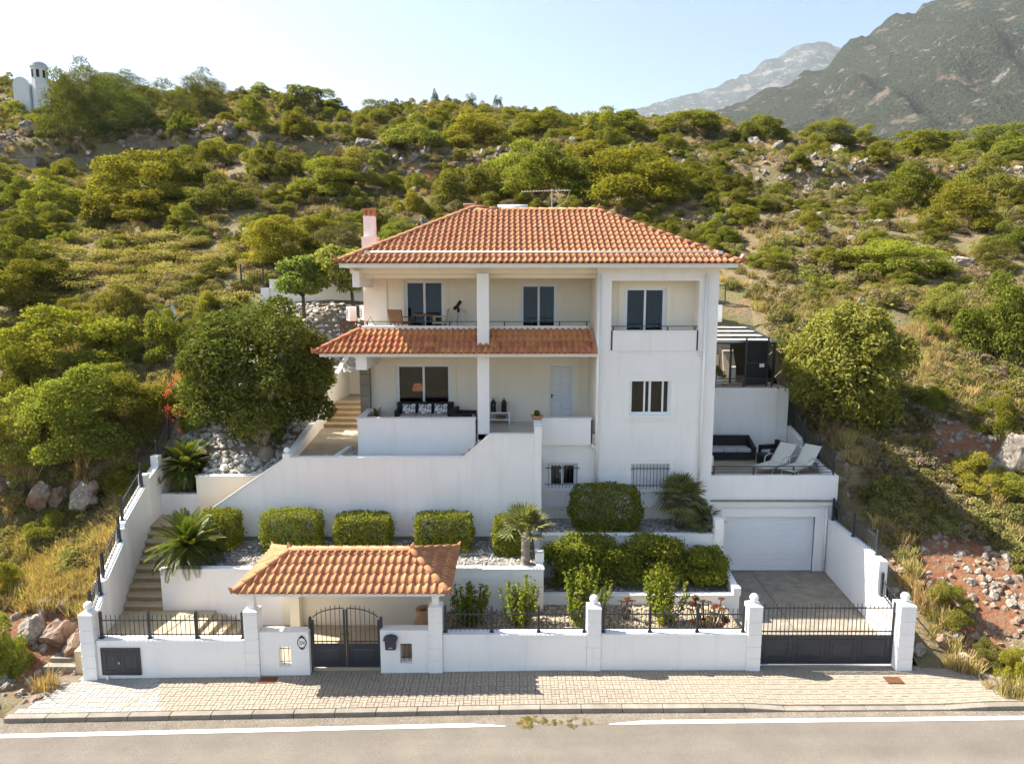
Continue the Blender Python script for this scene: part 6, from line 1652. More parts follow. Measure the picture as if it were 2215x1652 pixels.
def fan_mesh(name, seed, m=L_FAN):
    rng = np.random.default_rng(seed); V = []; F = []; lv = []; L = 0.45; n = len(V)
    V += [Vector((0,-0.008,0)),Vector((0,0.008,0)),Vector((0.42,0.006,0.02)),Vector((0.42,-0.006,0.02))]; F.append((0,1,2,3)); lv.append(0.8)
    for k in range(21):
        a = R(-105+210*k/20); l = L*(0.72+0.28*math.cos(a*0.7))*rng.uniform(0.9, 1.08); c = Vector((0.42,0,0.02)); d = Vector((math.cos(a), math.sin(a), 0.12*math.cos(3*k)))
        tip = c+d*l+Vector((0,0,-0.10*l)); s = Vector((-d.y, d.x, 0)).normalized()*0.022; mid = c+d*l*0.6; n = len(V)
        V += [c, mid-s, tip, mid+s+Vector((0,0,0.012))]; F.append((n,n+1,n+2,n+3)); lv.append(rng.random())
    return raw_mesh(name, np.array([tuple(v) for v in V]), np.array(F, dtype=np.int32), m, np.array(lv))
FAN = [fan_mesh('frond', 70+i) for i in range(3)]
crown_of_fronds('fan_palm', 'bushy fan palm in the stony bed in front of the house corner', 'palm', (5.72,5.35,2.02), FAN, 54, 1.22, 0.95, 0.15, (85, -40), seed=6, bark=M_BARKD)
crown_of_fronds('fan_palm', 'small fan palm offshoot leaning over the driveway side', 'palm', (6.35,5.1,2.02), FAN, 30, 0.95, 0.35, 0.1, (80, -25), seed=7, bark=M_BARKD)
crown_of_fronds('fan_palm', 'short fan palm with scaly trunk at the end of the hedge bed', 'palm', (0.42,3.05,1.72), FAN, 26, 1.2, 0.95, 0.13, (88, 10), seed=8, bark=M_BARK)
def agave(label, loc, n, L, seed):
    rng = random.Random(seed); t = thing('agave', label, 'agave', None, loc)
    V = np.array([(0,-0.05,0),(0.5*L,-0.06,0.03),(L,0,0.02),(0.5*L,0.06,0.03)]); me = raw_mesh('blade', V, np.array([[0,1,2,3]], dtype=np.int32), L_AGAVE, np.array([0.5]))
    me2 = me
    for k in range(n):
        o = mk('blade', me2, None, t); o.rotation_euler = (rng.uniform(-0.3,0.3), -R(rng.uniform(25, 85)), k*2.4); s = rng.uniform(0.8, 1.1); o.scale = (s, s*1.2, s)
agave('blue-grey agave on the slope above the dark garden tree', (-15.9,15.0,tz(-15.9,15.0)-0.02), 26, 1.25, 9)
crown_of_fronds('potted_palm', 'spiky little palm growing in the dark porch pot', 'palm', (-4.85,6.95,5.42), CYC, 14, 0.36, 0.12, 0.05, (70, 10), seed=10)
o = mk('cactus', rock_mesh('cactus', 61, L_BUSH, 2, 0.2, 1.0)); o.location = (0.86,6.1,5.88); o.scale = (0.22,0.2,0.24); tag(o, 'small round green cactus growing in the clay bowl', 'cactus')
o = mk('potted_plant', BUSH[0]); o.location = (8.6,11.4,6.42); o.scale = (0.8,0.8,0.8); tag(o, 'leafy plant filling the white planter on the upper terrace', 'plant')

# ---------------------------------------------------------------- stones and gravel
rng = np.random.default_rng(21)
def fill(n, x0, x1, y0, y1, zf, smin, smax, keep=None):
    P, S = [], []
    while len(P) < n:
        x, y = rng.uniform(x0, x1), rng.uniform(y0, y1)
        if keep and not keep(x, y): continue
        s = smin + (smax-smin)*rng.random()**2
        P.append((x, y, zf(x, y)+s*0.12)); S.append((s*rng.uniform(0.8,1.3), s*rng.uniform(0.8,1.2), s))
    return P, S
P, S = fill(5200, -10.3, 0.7, 2.7, 5.0, lambda x, y: 1.70, 0.05, 0.13)
scatter('gravel', 'grey gravel covering the hedge bed', 'gravel', P, S, PEB_G, rng.integers(0, 4, len(P)))
P, S = fill(2600, 1.0, 6.7, 4.62, 6.2, lambda x, y: 2.02, 0.06, 0.17)
scatter('gravel', 'grey stones covering the bed under the windows', 'gravel', P, S, PEB_G, rng.integers(0, 4, len(P)))
P, S = fill(2200, 1.0, 6.8, 3.1, 4.38, lambda x, y: 0.66, 0.05, 0.13)
scatter('gravel', 'grey gravel under the loose shrubs', 'gravel', P, S, PEB_G, rng.integers(0, 4, len(P)))
P, S = fill(5200, -1.9, 6.5, 0.3, 2.85, lambda x, y: 0.46, 0.05, 0.12, lambda x, y: y < 2.42 or x > 1.0)
scatter('gravel', 'beige gravel behind the street wall', 'gravel', P, S, PEB_B, rng.integers(0, 4, len(P)))
P, S = fill(1700, -12.4, -7.6, 6.5, 12.5, gz, 0.10, 0.30, lambda x, y: (x > -11 or y > 7.7) and x < lerp_tab([(6.4,-7.70),(11.4,-8.4),(13.2,-8.2),(13.8,-7.6),(17.6,-7.6)], y))
scatter('stones', 'white stones covering the bank around the dark tree', 'stones', P, S, PEB_W, rng.integers(0, 4, len(P)))
P, S = fill(650, -11.0, -5.6, 13.9, 17.0, gz, 0.12, 0.32)
scatter('stones', 'white rubble in front of the rear wall', 'stones', P, S, PEB_W, rng.integers(0, 4, len(P)))
P, S = fill(260, -6.05, -5.45, 5.4, 8.1, lambda x, y: 4.25, 0.06, 0.14, lambda x, y: x > -6.0+0.11*(y-5.6) )
scatter('stones', 'white pebbles in the strip beside the porch wall', 'stones', P, S, PEB_W, rng.integers(0, 4, len(P)))
P, S = fill(500, 7.2, 9.3, 13.85, 14.9, lambda x, y: 6.9, 0.08, 0.24)
scatter('stones', 'pale stones on the bank above the upper terrace', 'stones', P, S, PEB_W, rng.integers(0, 4, len(P)))
ORD = 'first second third fourth fifth sixth seventh eighth ninth tenth eleventh twelfth thirteenth'.split()
for k, (x, y, s) in enumerate(sorted(((-9.6,6.75,0.42),(-8.9,6.6,0.32),(-8.45,6.8,0.36),(-9.95,7.1,0.3),(-8.0,7.0,0.3),(-9.2,6.95,0.3),(-8.2,6.55,0.26),(-10.3,6.7,0.3),(-9.1,8.9,0.35),(-8.4,9.3,0.4),(-8.8,10.2,0.4)), reverse=True)):
    o = mk('white_stone', PEB_W[k % 4]); o.location = (x, y, gz(x, y)+s*0.2); o.scale = (s*1.2, s, s*1.1); o.rotation_euler = (0, 0, k*1.3)
    tag(o, '%s large white stone by the dark tree, counting nearest the path first' % ORD[k], 'stone', 'large white stones around the dark tree')

# hillside rubble
def outside(x, y, m=0.15): return x < lerp_tab(XL, y)-m or x > lerp_tab(XR, y)+m or y > 18.3
RED = ((-12.9,1.1,2.1),(14.0,2.6,2.2),(16.8,7.6,2.2),(13.2,1.0,1.2))
P, S = fill(5600, -22, 22, -1.6, 14, lambda x, y: tz(x, y)-0.04, 0.05, 0.34, lambda x, y: outside(x, y) and (noise.noise(Vector((x*0.5, y*0.5, 4))) > (-0.05 if y < 4 else 0.12) or any((x-a)**2+(y-b)**2 < c*c for a, b, c in RED)))
scatter('rubble', 'loose limestone rubble on the lower slopes', 'rubble', P, S, ROCK[:3]+ROCKR[:2], rng.integers(0, 5, len(P)), rng.random((len(P), 2))*1.2)
def bank(x, y):
    d = y - (47 + noise.noise(Vector((x*0.05, 3.3, 0.0)))*5); return -2.2 < d < 3.0
P, S = fill(1600, -60, 60, 38, 56, tz, 0.2, 0.8, lambda x, y: bank(x, y) and (noise.noise(Vector((x*0.09, 1.3, 2))) > -0.05 or rng.random() < 0.35))
scatter('rubble', 'dry stone rubble along the terrace bank on the hill', 'rubble', P, S, ROCK[:3]+ROCKR[:1], rng.integers(0, 4, len(P)), rng.random((len(P), 2))*1.2)
P, S = fill(600, -70, 70, 14, 80, tz, 0.15, 0.8, lambda x, y: outside(x, y) and noise.noise(Vector((x*0.16, y*0.16, 7))) > 0.12)
scatter('rubble', 'scattered pale rocks over the hillside', 'rubble', P, S, ROCK[:4], rng.integers(0, 4, len(P)), rng.random((len(P), 2))*1.0)

# rocks one can pick out
for k, (lab, x, y, w, h) in enumerate([
    ('large pale boulder beside the roof hip', 13.7, 30.0, 1.54, 0.80),
    ('flat pale boulder below the larger one', 13.4, 28.1, 1.63, 0.65),
    ('pale boulder left of the slope bush', 21.4, 31.7, 0.96, 0.58),
    ('boulder by the right eave tip', 13.5, 23.5, 0.65, 0.54),
    ('left rock of the pale trio by the chimney', -7.2, 28.8, 0.67, 0.79),
    ('middle rock of the pale trio by the chimney', -6.6, 28.6, 0.90, 0.90),
    ('right rock of the pale trio by the chimney', -5.9, 29.0, 0.79, 0.67),
    ('grey boulder on the left slope', -21.1, 27.4, 1.17, 0.70),
    ('pale rock above the chimney bush', -11.2, 30.4, 0.69, 0.50),
    ('grey rock by the left slope path', -16.3, 25.9, 1.41, 0.68),
    ('huge white boulder on the right border', 18.1, 7.0, 1.40, 1.57),
    ('pale rock beside the huge white boulder', 17.2, 6.8, 0.58, 0.66),
    ('grey outcrop on the left skyline', -44.6, 49.1, 2.13, 1.53),
    ('grey outcrop below the chapel', -56.2, 63.4, 2.07, 2.07),
    ('pale boulder on the stone terrace', 26.1, 59.3, 1.78, 1.19),
    ('grey boulder on the stone terrace', 28.2, 57.7, 1.74, 1.26),
    ('rock at the terrace end', 38.5, 66.9, 2.18, 1.63),
    ('grey block on the terrace edge', 21.4, 50.1, 1.57, 0.96),
    ('rubble block on the bank left of the dome bush', -26.3, 49.8, 1.73, 1.47),
    ('rubble block on the bank above the dome bush', -13.9, 48.7, 2.12, 0.85),
    ('pale rock on the open right slope', 24.8, 30.5, 0.94, 0.75),
    ('pale slab on the right slope', 25.8, 22.7, 1.58, 0.68),
    ('red-stained boulder beside the first pillar', -12.7, 0.9, 0.90, 0.77),
    ('red-stained block above the edging steps', -12.1, 0.7, 0.76, 0.76),
    ('grey boulder on the red bank', -13.5, 1.6, 0.66, 0.53),
    ('grey rock on the left red bank', -13.0, 1.7, 0.53, 0.45),
    ('cracked boulder near the first pillar', -13.5, 1.0, 0.77, 0.64),
    ('brown boulder behind the end pillar bush', 11.9, 0.7, 0.46, 0.38),
    ('pale rock next to the end pillar', 11.1, 0.5, 0.43, 0.35),
    ('pale rock below the right shrub', 12.4, 0.8, 0.38, 0.33),
    ('rock on the right rubble below the bush', 12.3, 0.3, 0.45, 0.27),
    ('grey rock beside the pale tree', 14.2, 9.6, 0.73, 0.73),
    ('rock at the right red bank', 16.4, 7.4, 0.57, 0.41),
]):
    me = (ROCKR if 'red' in lab or 'brown' in lab else ROCK)[k % 4]
    o = mk('boulder', me); o.location = (x, y, tz(x, y)+h*0.22); o.scale = (w*1.0, w*0.85, h*1.45); o.rotation_euler = (0.1*(k % 3), 0.1*(k % 2), k*0.9)
    tag(o, lab, 'rock')

for k in range(13):      # ledges of the rock cut
    x = -13.3-0.42*k+0.2*math.sin(k*2.1); y = 5.55+0.25*math.sin(k*1.7); s = 0.62+0.22*math.sin(k*2.9)
    o = mk('ledge_rock', (ROCKR if k % 3 else ROCK)[k % 4]); o.location = (x, y, tz(x, 6.6)-0.95-0.25*(k % 2)); o.scale = (s*1.1, s*0.9, s*1.5); o.rotation_euler = (0.15*math.sin(k), 0.2*math.cos(k), k*1.1)
    tag(o, '%s ledge rock of the rock cut counted from the side wall' % ORD[k], 'rock', 'ledge rocks of the rock cut')

# ---------------------------------------------------------------- scrub and grass over the hill
def growth(n, x0, x1, y0, y1, smin, smax, thr, seed, fr=0.16, ox=0.0):
    P, S = [], []
    tries = 0
    while len(P) < n and tries < n*12:
        tries += 1
        x, y = rng.uniform(x0, x1), rng.uniform(y0, y1)
        if not outside(x, y, smax*0.5) or abs(x) > 16+(y+17)*0.80: continue
        if noise.noise(Vector((x*fr+ox, y*fr, seed))) < thr: continue
        if any((x-a)**2+(y-b)**2 < c*c for a, b, c in ((-12.9,1.1,1.8),(14.0,2.6,1.7),(16.8,7.6,1.5),(13.2,1.0,1.0))): continue
        s = rng.uniform(smin, smax)
        P.append((x, y, tz(x, y)-0.04*s)); S.append((s, s*rng.uniform(0.8, 1.2), s*rng.uniform(0.7, 1.2)))
    return P, S
P, S = growth(7400, -75, 75, 17, 82, 0.6, 1.7, -0.46, 11.0)
scatter('low_scrub', 'low olive and brown scrub covering the upper hillside', 'scrub', P, S, SCRUB, rng.choice(6, len(P), p=[0.22,0.20,0.16,0.10,0.17,0.15]))
P, S = growth(800, -72, 72, 18, 80, 0.9, 2.2, -0.02, 15.0, 0.09)
scatter('thicket', 'merging olive green thicket between the larger hillside bushes', 'thicket', P, [(q[0], q[1], q[2]*0.85) for q in S], BUSH, rng.integers(0, 5, len(P)))
P, S = growth(2900, -24, 24, 2.8, 18, 0.5, 1.3, -0.3, 12.0, 0.3)
scatter('low_scrub', 'low dry scrub on the slopes beside the plot', 'scrub', P, S, SCRUB, rng.choice(6, len(P), p=[0.24,0.20,0.16,0.10,0.16,0.14]))
P, S = growth(2600, -24, 24, -1.7, 18, 0.5, 1.1, -0.05, 13.0, 0.25, 5)
for q in range(900):
    x, y = rng.uniform(-16.5, -12.2), rng.uniform(1.6, 5.6)
    if outside(x, y, 0.3): P.append((x, y, tz(x, y)-0.03)); s = rng.uniform(0.5, 0.95); S.append((s, s, s*rng.uniform(0.7, 1.1)))
scatter('dry_grass', 'straw coloured dry grass beside the plot', 'grass', P, S, GRASS, rng.integers(0, 3, len(P)))
P, S = growth(3600, -70, 70, 17, 80, 0.6, 1.2, -0.35, 14.0, 0.12)
scatter('dry_grass', 'dry straw grass between the hillside bushes', 'grass', P, S, GRASS, rng.integers(0, 3, len(P)))
P = []; S = []
while len(P) < 200:
    x, y = rng.normal(-21, 4.5), rng.normal(20, 3.0)
    if outside(x, y) and y > 14: P.append((x, y, tz(x, y))); s = rng.uniform(0.6, 1.2); S.append((s, s, s))
scatter('yellow_umbels', 'patch of yellow umbel flowers on the slope above the trees', 'flowers', P, S, UMBEL, rng.integers(0, 2, len(P)))
P = []; S = []
for k in range(46): P.append((rng.uniform(0.15, 2.0), -2.06+0.1*rng.normal(), ROADZ+0.006)); s = rng.uniform(0.08, 0.22); S.append((s*1.3, s, s*0.5))
scatter('weeds', 'dry yellow-green weeds growing through the road edge line', 'weeds', P, S, GRASS[:2]+[SCRUB[0]], rng.integers(0, 3, len(P)))
P = []; S = []
for k in range(900): x = rng.uniform(-14, 14); P.append((x, kerb_y(x)-0.12-abs(rng.normal())*0.09, zs(x)+ROADZ+0.008)); s = rng.uniform(0.008, 0.03); S.append((s, s, s))
scatter('grit', 'loose grit lying in the gutter along the kerb', 'grit', P, S, PEB_B, rng.integers(0, 4, len(P)))

# ---------------------------------------------------------------- bushes one can tell apart
BUSHES = [
    ('broad bright bush clump below the rubble bank', -25.3, 32.3, 7.5, 4.1, 'b', 1.10),
    ('round bush at the terrace edge beside the dome bush', -17.9, 36.4, 4.8, 3.0, 'b', 1.10),
    ('large dome-shaped bush straight above the chimney', -12.2, 36.9, 5.7, 2.9, 'b', 0.95),
    ('rounded bush high above the dome bush near the rubble', -19.9, 49.9, 4.1, 2.6, 'b', 1.10),
    ('squat dark bush on the slope left of the rounded bush', -24.6, 50.5, 3.9, 3.2, 'b', 0.95),
    ('low spreading bush at the lower edge of the bare bank', -30.9, 30.5, 4.3, 2.6, 'b', 1.05),
    ('wide bush spreading below the broad bright clump', -24.7, 28.6, 6.7, 2.4, 'b', 1.00),
    ('bushy clump in front of the dome bush', -13.6, 33.8, 5.5, 2.9, 'b', 1.10),
    ('mid green bush between the clumps above the pale boulder', -20.0, 30.5, 5.2, 2.4, 'b', 0.95),
    ('dense bright bush directly left of the chimney base', -13.2, 22.2, 4.7, 2.7, 'b', 1.15),
    ('small round bush above the grey rock on the left slope', -22.9, 23.4, 2.1, 1.3, 'b', 1.10),
    ('dark bush pair on the left edge of the slope', -27.1, 21.3, 3.7, 2.2, 'b', 0.85),
    ('dark spreading bush below the yellow umbels on the left edge', -24.0, 16.9, 4.4, 2.4, 'b', 0.75),
    ('dark bush in the yellow umbel patch', -23.2, 18.4, 3.2, 1.6, 'b', 0.70),
    ('bush at the lower edge of the umbel patch', -18.3, 15.2, 3.2, 2.1, 'b', 0.90),
    ('yellowish olive tree near the left slope trees', -19.4, 12.6, 5.8, 2.8, 'b', 1.15),
    ('grey-green bush behind the red-flowered bush', -16.0, 13.2, 3.4, 2.5, 'b', 0.85),
    ('dark leafy bush beside the red-flowered bush', -14.4, 8.2, 3.4, 2.3, 'b', 0.90),
    ('grey-green bush on the left border below the olive tree', -19.8, 9.9, 2.7, 2.5, 'b', 0.80),
    ('large sunlit bush above the rock cut', -15.4, 7.1, 4.5, 3.0, 'b', 1.25),
    ('sunlit bush at the left border above the rock cut', -17.4, 6.4, 3.0, 2.8, 'b', 1.20),
    ('dark shaded bush hanging over the rock cut by the wall', -13.1, 5.9, 1.9, 1.1, 'b', 0.80),
    ('small bright bush at the foot of the rock cut', -15.3, 4.8, 1.8, 1.1, 'b', 1.15),
    ('bright green bush on the left border beside the pavement', -13.6, 0.1, 1.3, 1.6, 'b', 1.20),
    ('yellow-green shrub on the left border above the red soil', -15.1, 2.2, 1.2, 1.2, 'b', 1.20),
    ('leafy clump behind the roof ridge beside the aerial', 2.6, 36.8, 8.8, 4.3, 'b', 1.00),
    ('wide bush clump behind the ridge to the left of the aerial', -3.4, 36.5, 6.5, 3.7, 'b', 1.00),
    ('tall bush clump above the roof ridge end', 8.5, 33.8, 9.3, 4.1, 'b', 0.95),
    ('pale green clump up the slope behind the ridge clumps', 0.9, 44.7, 9.3, 3.4, 'b', 1.15),
    ('mid slope bush mass above the aerial', 6.5, 40.2, 8.3, 2.8, 'b', 1.00),
    ('round bush at the edge of the stone terrace', 11.6, 35.8, 5.1, 3.3, 'b', 0.95),
    ('single dark bush under the stone terrace', 17.7, 37.1, 3.0, 2.4, 'b', 0.80),
    ('bush on the skyline above the stone terrace', 38.9, 71.0, 7.8, 3.4, 'b', 0.90),
    ('small bush on the stone terrace wall', 18.9, 48.2, 2.5, 1.3, 'b', 0.85),
    ('bush beside the dark one below the terrace', 25.6, 46.5, 2.9, 1.8, 'b', 0.90),
    ('dense bush mass on the right slope below the terrace end', 31.5, 39.9, 7.6, 4.1, 'b', 0.85),
    ('high bush mass on the right skyline', 49.5, 68.9, 10.8, 3.7, 'b', 1.00),
    ('bright bush mass on the right border near the skyline', 51.2, 57.4, 9.4, 3.9, 'b', 1.05),
    ('large dark bush at the right border', 37.3, 38.3, 6.4, 3.8, 'b', 0.90),
    ('round dark bush on the right slope', 29.9, 29.8, 5.4, 3.2, 'b', 0.80),
    ('spreading bright bush in the middle of the right slope', 21.3, 21.6, 6.2, 2.1, 'b', 1.15),
    ('small bush on the open right slope', 18.1, 22.0, 3.6, 1.4, 'b', 1.05),
    ('olive bush above the pergola tree', 14.4, 21.9, 2.6, 1.3, 'b', 1.00),
    ('large bright tree on the right border above the ravine', 21.9, 13.8, 4.4, 3.4, 'b', 1.15),
    ('mid green bush right of the pale tree', 20.0, 14.9, 2.7, 2.3, 'b', 1.10),
    ('dark bush on the right border over the red bank', 18.5, 8.7, 1.9, 1.5, 'b', 0.80),
    ('low green bush on the rubble bank right of the pale tree', 16.6, 9.7, 1.7, 1.0, 'b', 1.05),
    ('rounded grey-green bush beside the end pillar', 12.5, 1.4, 1.4, 1.2, 'b', 0.95),
    ('yellow-green shrub on the shaded slope below the pale tree', 16.4, 6.3, 2.4, 1.2, 'b', 1.30),
    ('yellowish shrub at the right border below the white boulder', 17.2, 5.6, 1.7, 1.1, 'b', 1.30),
    ('small shrub at the right end of the pavement', 13.0, 0.3, 1.0, 0.7, 'b', 1.00),
    ('flowering oleander clump at the right end of the pavement', 13.3, -0.3, 1.1, 1.1, 'b', 1.50),
    ('skyline bush above the middle of the slope', -22.8, 75.2, 3.0, 1.6, 'b', 0.70),
    ('dark conifer on the skyline above the chimney', -9.8, 74.4, 1.4, 2.1, 'f', 0.80),
    ('dark conifer on the skyline nearer the roof', -5.2, 72.3, 2.0, 1.8, 'f', 0.80),
    ('small conifer on the skyline above the ridge', -1.8, 74.7, 1.5, 1.7, 'f', 0.80),
    ('dark conifer beside the smaller one on the skyline', -8.2, 75.3, 1.5, 1.4, 'f', 0.80),
    ('tall feathery pine bush on the left slope near the concrete box', -40.4, 49.2, 6.9, 7.2, 'f', 0.95),
    ('feathery pine with spreading branches at the grove edge', -37.9, 51.2, 7.3, 5.3, 'f', 1.00),
    ('feathery pine in the middle of the grove', -36.5, 56.8, 7.9, 4.8, 'f', 0.95),
    ('feathery pine at the right of the grove', -35.8, 65.6, 6.8, 4.9, 'f', 0.95),
    ('feathery pine at the back of the grove near the chapel', -51.7, 71.2, 7.2, 3.3, 'f', 1.15),
    ('pine on the skyline in the grove centre', -50.0, 74.5, 7.5, 2.7, 'f', 1.20),
    ('pine on the skyline right of the grove centre', -44.7, 76.8, 7.7, 2.4, 'f', 1.20),
    ('pine at the skyline end of the grove', -38.6, 74.6, 5.2, 2.6, 'f', 1.05),
    ('olive shrub beside the grove and the skyline dip', -32.9, 76.0, 6.5, 2.6, 'b', 1.00),
    ('wide bush below the skyline dip', -26.1, 73.2, 8.5, 3.3, 'b', 0.95),
    ('bush on the upper slope above the dome bush', -16.0, 68.6, 6.5, 2.9, 'b', 0.95),
    ('spreading bush in the upper slope centre', -9.1, 50.5, 7.7, 3.3, 'b', 1.05),
    ('bush mass in the upper slope above the roof peak', -3.6, 53.8, 8.9, 3.5, 'b', 1.05),
    ('upper slope bush above the aerial', 3.6, 58.5, 8.1, 3.0, 'b', 1.00),
    ('upper slope bush left of the far peak', 10.6, 59.5, 8.2, 2.8, 'b', 0.95),
    ('bush under the far peak on the skyline', 19.9, 62.9, 7.6, 2.5, 'b', 0.95),
    ('bush right under the pale rock peak', 27.9, 63.5, 6.7, 2.3, 'b', 0.95),
    ('tamarisk-like shrub behind the house chimney', -10.1, 23.5, 3.2, 2.3, 'f', 1.00),
    ('light green bush beside the dark garden tree top', -14.8, 16.1, 2.2, 1.3, 'b', 1.20),
]
def plant(lab, x, y, w, h, ty, tint, k, group=None, name='bush'):
    me = (FERN[k % 3] if ty == 'f' else BUSH[k % 5])
    hh = {0:0.72,1:0.62,2:0.80,3:0.56,4:0.86}[k % 5] if ty == 'b' else 1.02
    o = mk(name if ty == 'b' else 'pine', me)
    o.location = (x, y, tz(x, y)-0.06*h); o.scale = (w*1.06, w*0.95, h/hh*1.1); o.rotation_euler = (0, 0, k*1.9)
    p_ = [(1.05,1.0,0.8),(0.86,0.90,0.85),(1.04,1.0,1.2),(1.08,1.02,0.8),(0.98,1.02,0.9),(1.12,1.1,1.0)][(k*7) % 6]; o.color = (tint*p_[0], tint*p_[1], tint*p_[2], 1)
    tag(o, lab, 'bush' if ty == 'b' else 'pine', group)
    return o
taken = []
for k, (lab, x, y, w, h, ty, tint) in enumerate(BUSHES):
    plant(lab, x, y, w, h, ty, tint, k); taken.append((x, y, w))
for k, (lab, x, y, w, h, tint) in enumerate((('green bush below the air conditioners on the stony bank',-8.6,12.2,2.0,1.3,1.2),('grey-green bush on the stony bank beside the path steps',-8.55,10.2,1.1,1.0,1.0),('bright bush on the stony bank behind the dark tree',-9.6,13.2,1.8,1.2,1.2),('low bush at the foot of the young tree',-7.6,15.9,1.2,0.8,1.15))):
    o = plant(lab, x, y, w, h, 'b', tint, k); o.location.z = gz(x, y)-0.05
# the smaller bushes between them, named by the landmark they grow next to
MARKS = [('the chapel',-56,66),('the concrete tank',-42.4,45.4),('the grove of feathery pines',-36,51),('the broad bright clump',-24.8,31.4),('the dome-shaped bush above the chimney',-11.9,35.9),('the round bush at the terrace edge',-17.5,35.3),('the squat dark bush on the slope',-24.3,49.7),
         ('the pale rock trio by the chimney',-6.5,28),('the leafy clump behind the aerial',2.5,35.4),('the tall clump above the roof ridge end',8.4,33.3),('the pale clump behind the ridge',0.9,42.7),('the spreading bush in the upper centre',-9,49.4),('the skyline conifers',-6,70),('the upper bush above the aerial',3.1,49.2),
         ('the round bush by the stone terrace',11.4,35.1),('the dark bush under the stone terrace',17.1,35),('the large pale boulder by the roof hip',13.6,29.6),('the grey boulder on the stone terrace',25.3,49.9),('the skyline bush over the stone terrace',36.2,64.8),('the dense mass at the terrace end',31,39),('the high mass on the skyline',44.5,60.1),
         ('the bright mass near the mountain',50.3,56.1),('the round dark bush beyond the pergola',29.6,29.3),('the spreading bright bush beyond the pergola',21.3,21.6),('the bright tree above the ravine',21.8,13.6),('the bush under the far peak',19.5,61.4),('the upper bush left of the far peak',9.7,53),('the wide bush in the skyline dip',-24.7,68.1),
         ('the grey boulder on the chimney-side slope',-20.7,26.5),('the dense bush beside the chimney base',-13.1,22),('the yellow umbel patch',-21,20),('the dark bushes beside the umbels',-24,17.5),('the olive tree of the lower slope',-19.3,12.5),('the sunlit bush above the rock cut',-15,6.6),('the agave',-15.9,15),('the low bush by the bare bank',-30.2,29.5)]
def where(x, y, w, h, tint):
    nm, a, b = min(MARKS, key=lambda q: (q[1]-x)**2+(q[2]-y)**2)
    dx, dy = x-a*(y+17)/(b+17), y-b
    rel = ('uphill of' if dy > 0 else 'downhill of') if abs(dy) > abs(dx)*0.8 else ('on the chapel side of' if dx < 0 else 'on the mountain side of')
    size = 'tiny' if w < 1.5 else 'small' if w < 2.2 else 'middling' if w < 2.9 else 'broad'
    tone = 'dark' if tint < 0.93 else 'green' if tint < 1.07 else 'bright'
    return '%s %s bush %s %s' % (size, tone, rel, nm), 'small hillside bushes near ' + nm[4:]
zones = [(-75,-14,58,82,46,1.6,3.6), (-14,75,56,80,60,1.6,3.6), (-60,-8,20,58,66,1.3,3.4), (-8,16,22,58,50,1.5,3.8), (16,60,18,58,58,1.0,3.0), (-24,-13.5,6.5,20,18,1.0,2.4)]
k = 300
for (x0, x1, y0, y1, n, s0, s1) in zones:
    made = tries = 0
    while made < n and tries < 4000:
        tries += 1
        x, y = rng.uniform(x0, x1), rng.uniform(y0, y1)
        if not outside(x, y) or abs(x) > 6+(y+17)*0.78: continue
        w = rng.uniform(s0, s1)
        if any((x-a)**2+(y-b)**2 < (0.38*(w+c))**2 for a, b, c in taken): continue
        if bank(x, y) and rng.random() < 0.75: continue
        if 17 < y < 24 and -26 < x < -16: continue
        h = w*rng.uniform(0.5, 0.72); tint = rng.uniform(0.8, 1.2)
        lab, grp = where(x, y, w, h, tint)
        plant(lab, x, y, w, h, 'b', tint, k, grp); taken.append((x, y, w)); k += 1; made += 1

# ---------------------------------------------------------------- chapel and concrete box on the hill
t = thing('chapel', 'white domed chapel tower with round-backed apse on the hilltop', 'chapel', None, (-52.6,63.0,tz(-52.6,63)+2.1))
prof = [(1.42,-6),(1.42,5.0),(1.62,5.05),(1.62,5.25)]
MB().lathe(prof, 8).build('tower', M_CHAP, t)
MB().lathe([(1.55,5.25)] + [(1.5*math.cos(math.pi*k/20), 5.3+1.05*math.sin(math.pi*k/20)) for k in range(0, 10)] + [(0.06,6.36)], 16).build('dome', M_CHAPD, t, smooth=True)
for k in range(8):
    a = math.pi*2*k/8 + math.pi/8
    o = MB().box(-0.24, 0.24, -0.05, 0.05, 3.1, 4.5).build('window', M_DARK, t); o.location = (1.31*math.cos(a), 1.31*math.sin(a), 0); o.rotation_euler = (0, 0, a+math.pi/2)
n = 12
MB().prism_y([(-4.3,-6),(-1.3,-6)] + [(-2.8+1.5*math.cos(math.pi*k/n), 1.6+1.5*math.sin(math.pi*k/n)) for k in range(n+1)], -1.5, 3.5).build('nave', M_CHAP, t)
MB().prism_y([(-5.6,-6),(-4.2,-6)] + [(-4.9+0.7*math.cos(math.pi*k/n), 1.2+0.8*math.sin(math.pi*k/n)) for k in range(n+1)], 0.5, 2.5).build('apse', M_CHAPD, t)
bpy.data.objects['chapel'].scale = (0.58, 0.58, 0.58)
t = thing('concrete_box', 'small grey concrete tank with overhanging lid on the bare bank', 'water tank', None, (-42.4,45.4,tz(-42.4,45.4)-0.1))
box('tank', M_KERB, t, -0.75, 0.75, -0.6, 0.6, 0, 1.0); box('lid', M_GRAN, t, -0.85, 0.85, -0.7, 0.7, 1.0, 1.12)

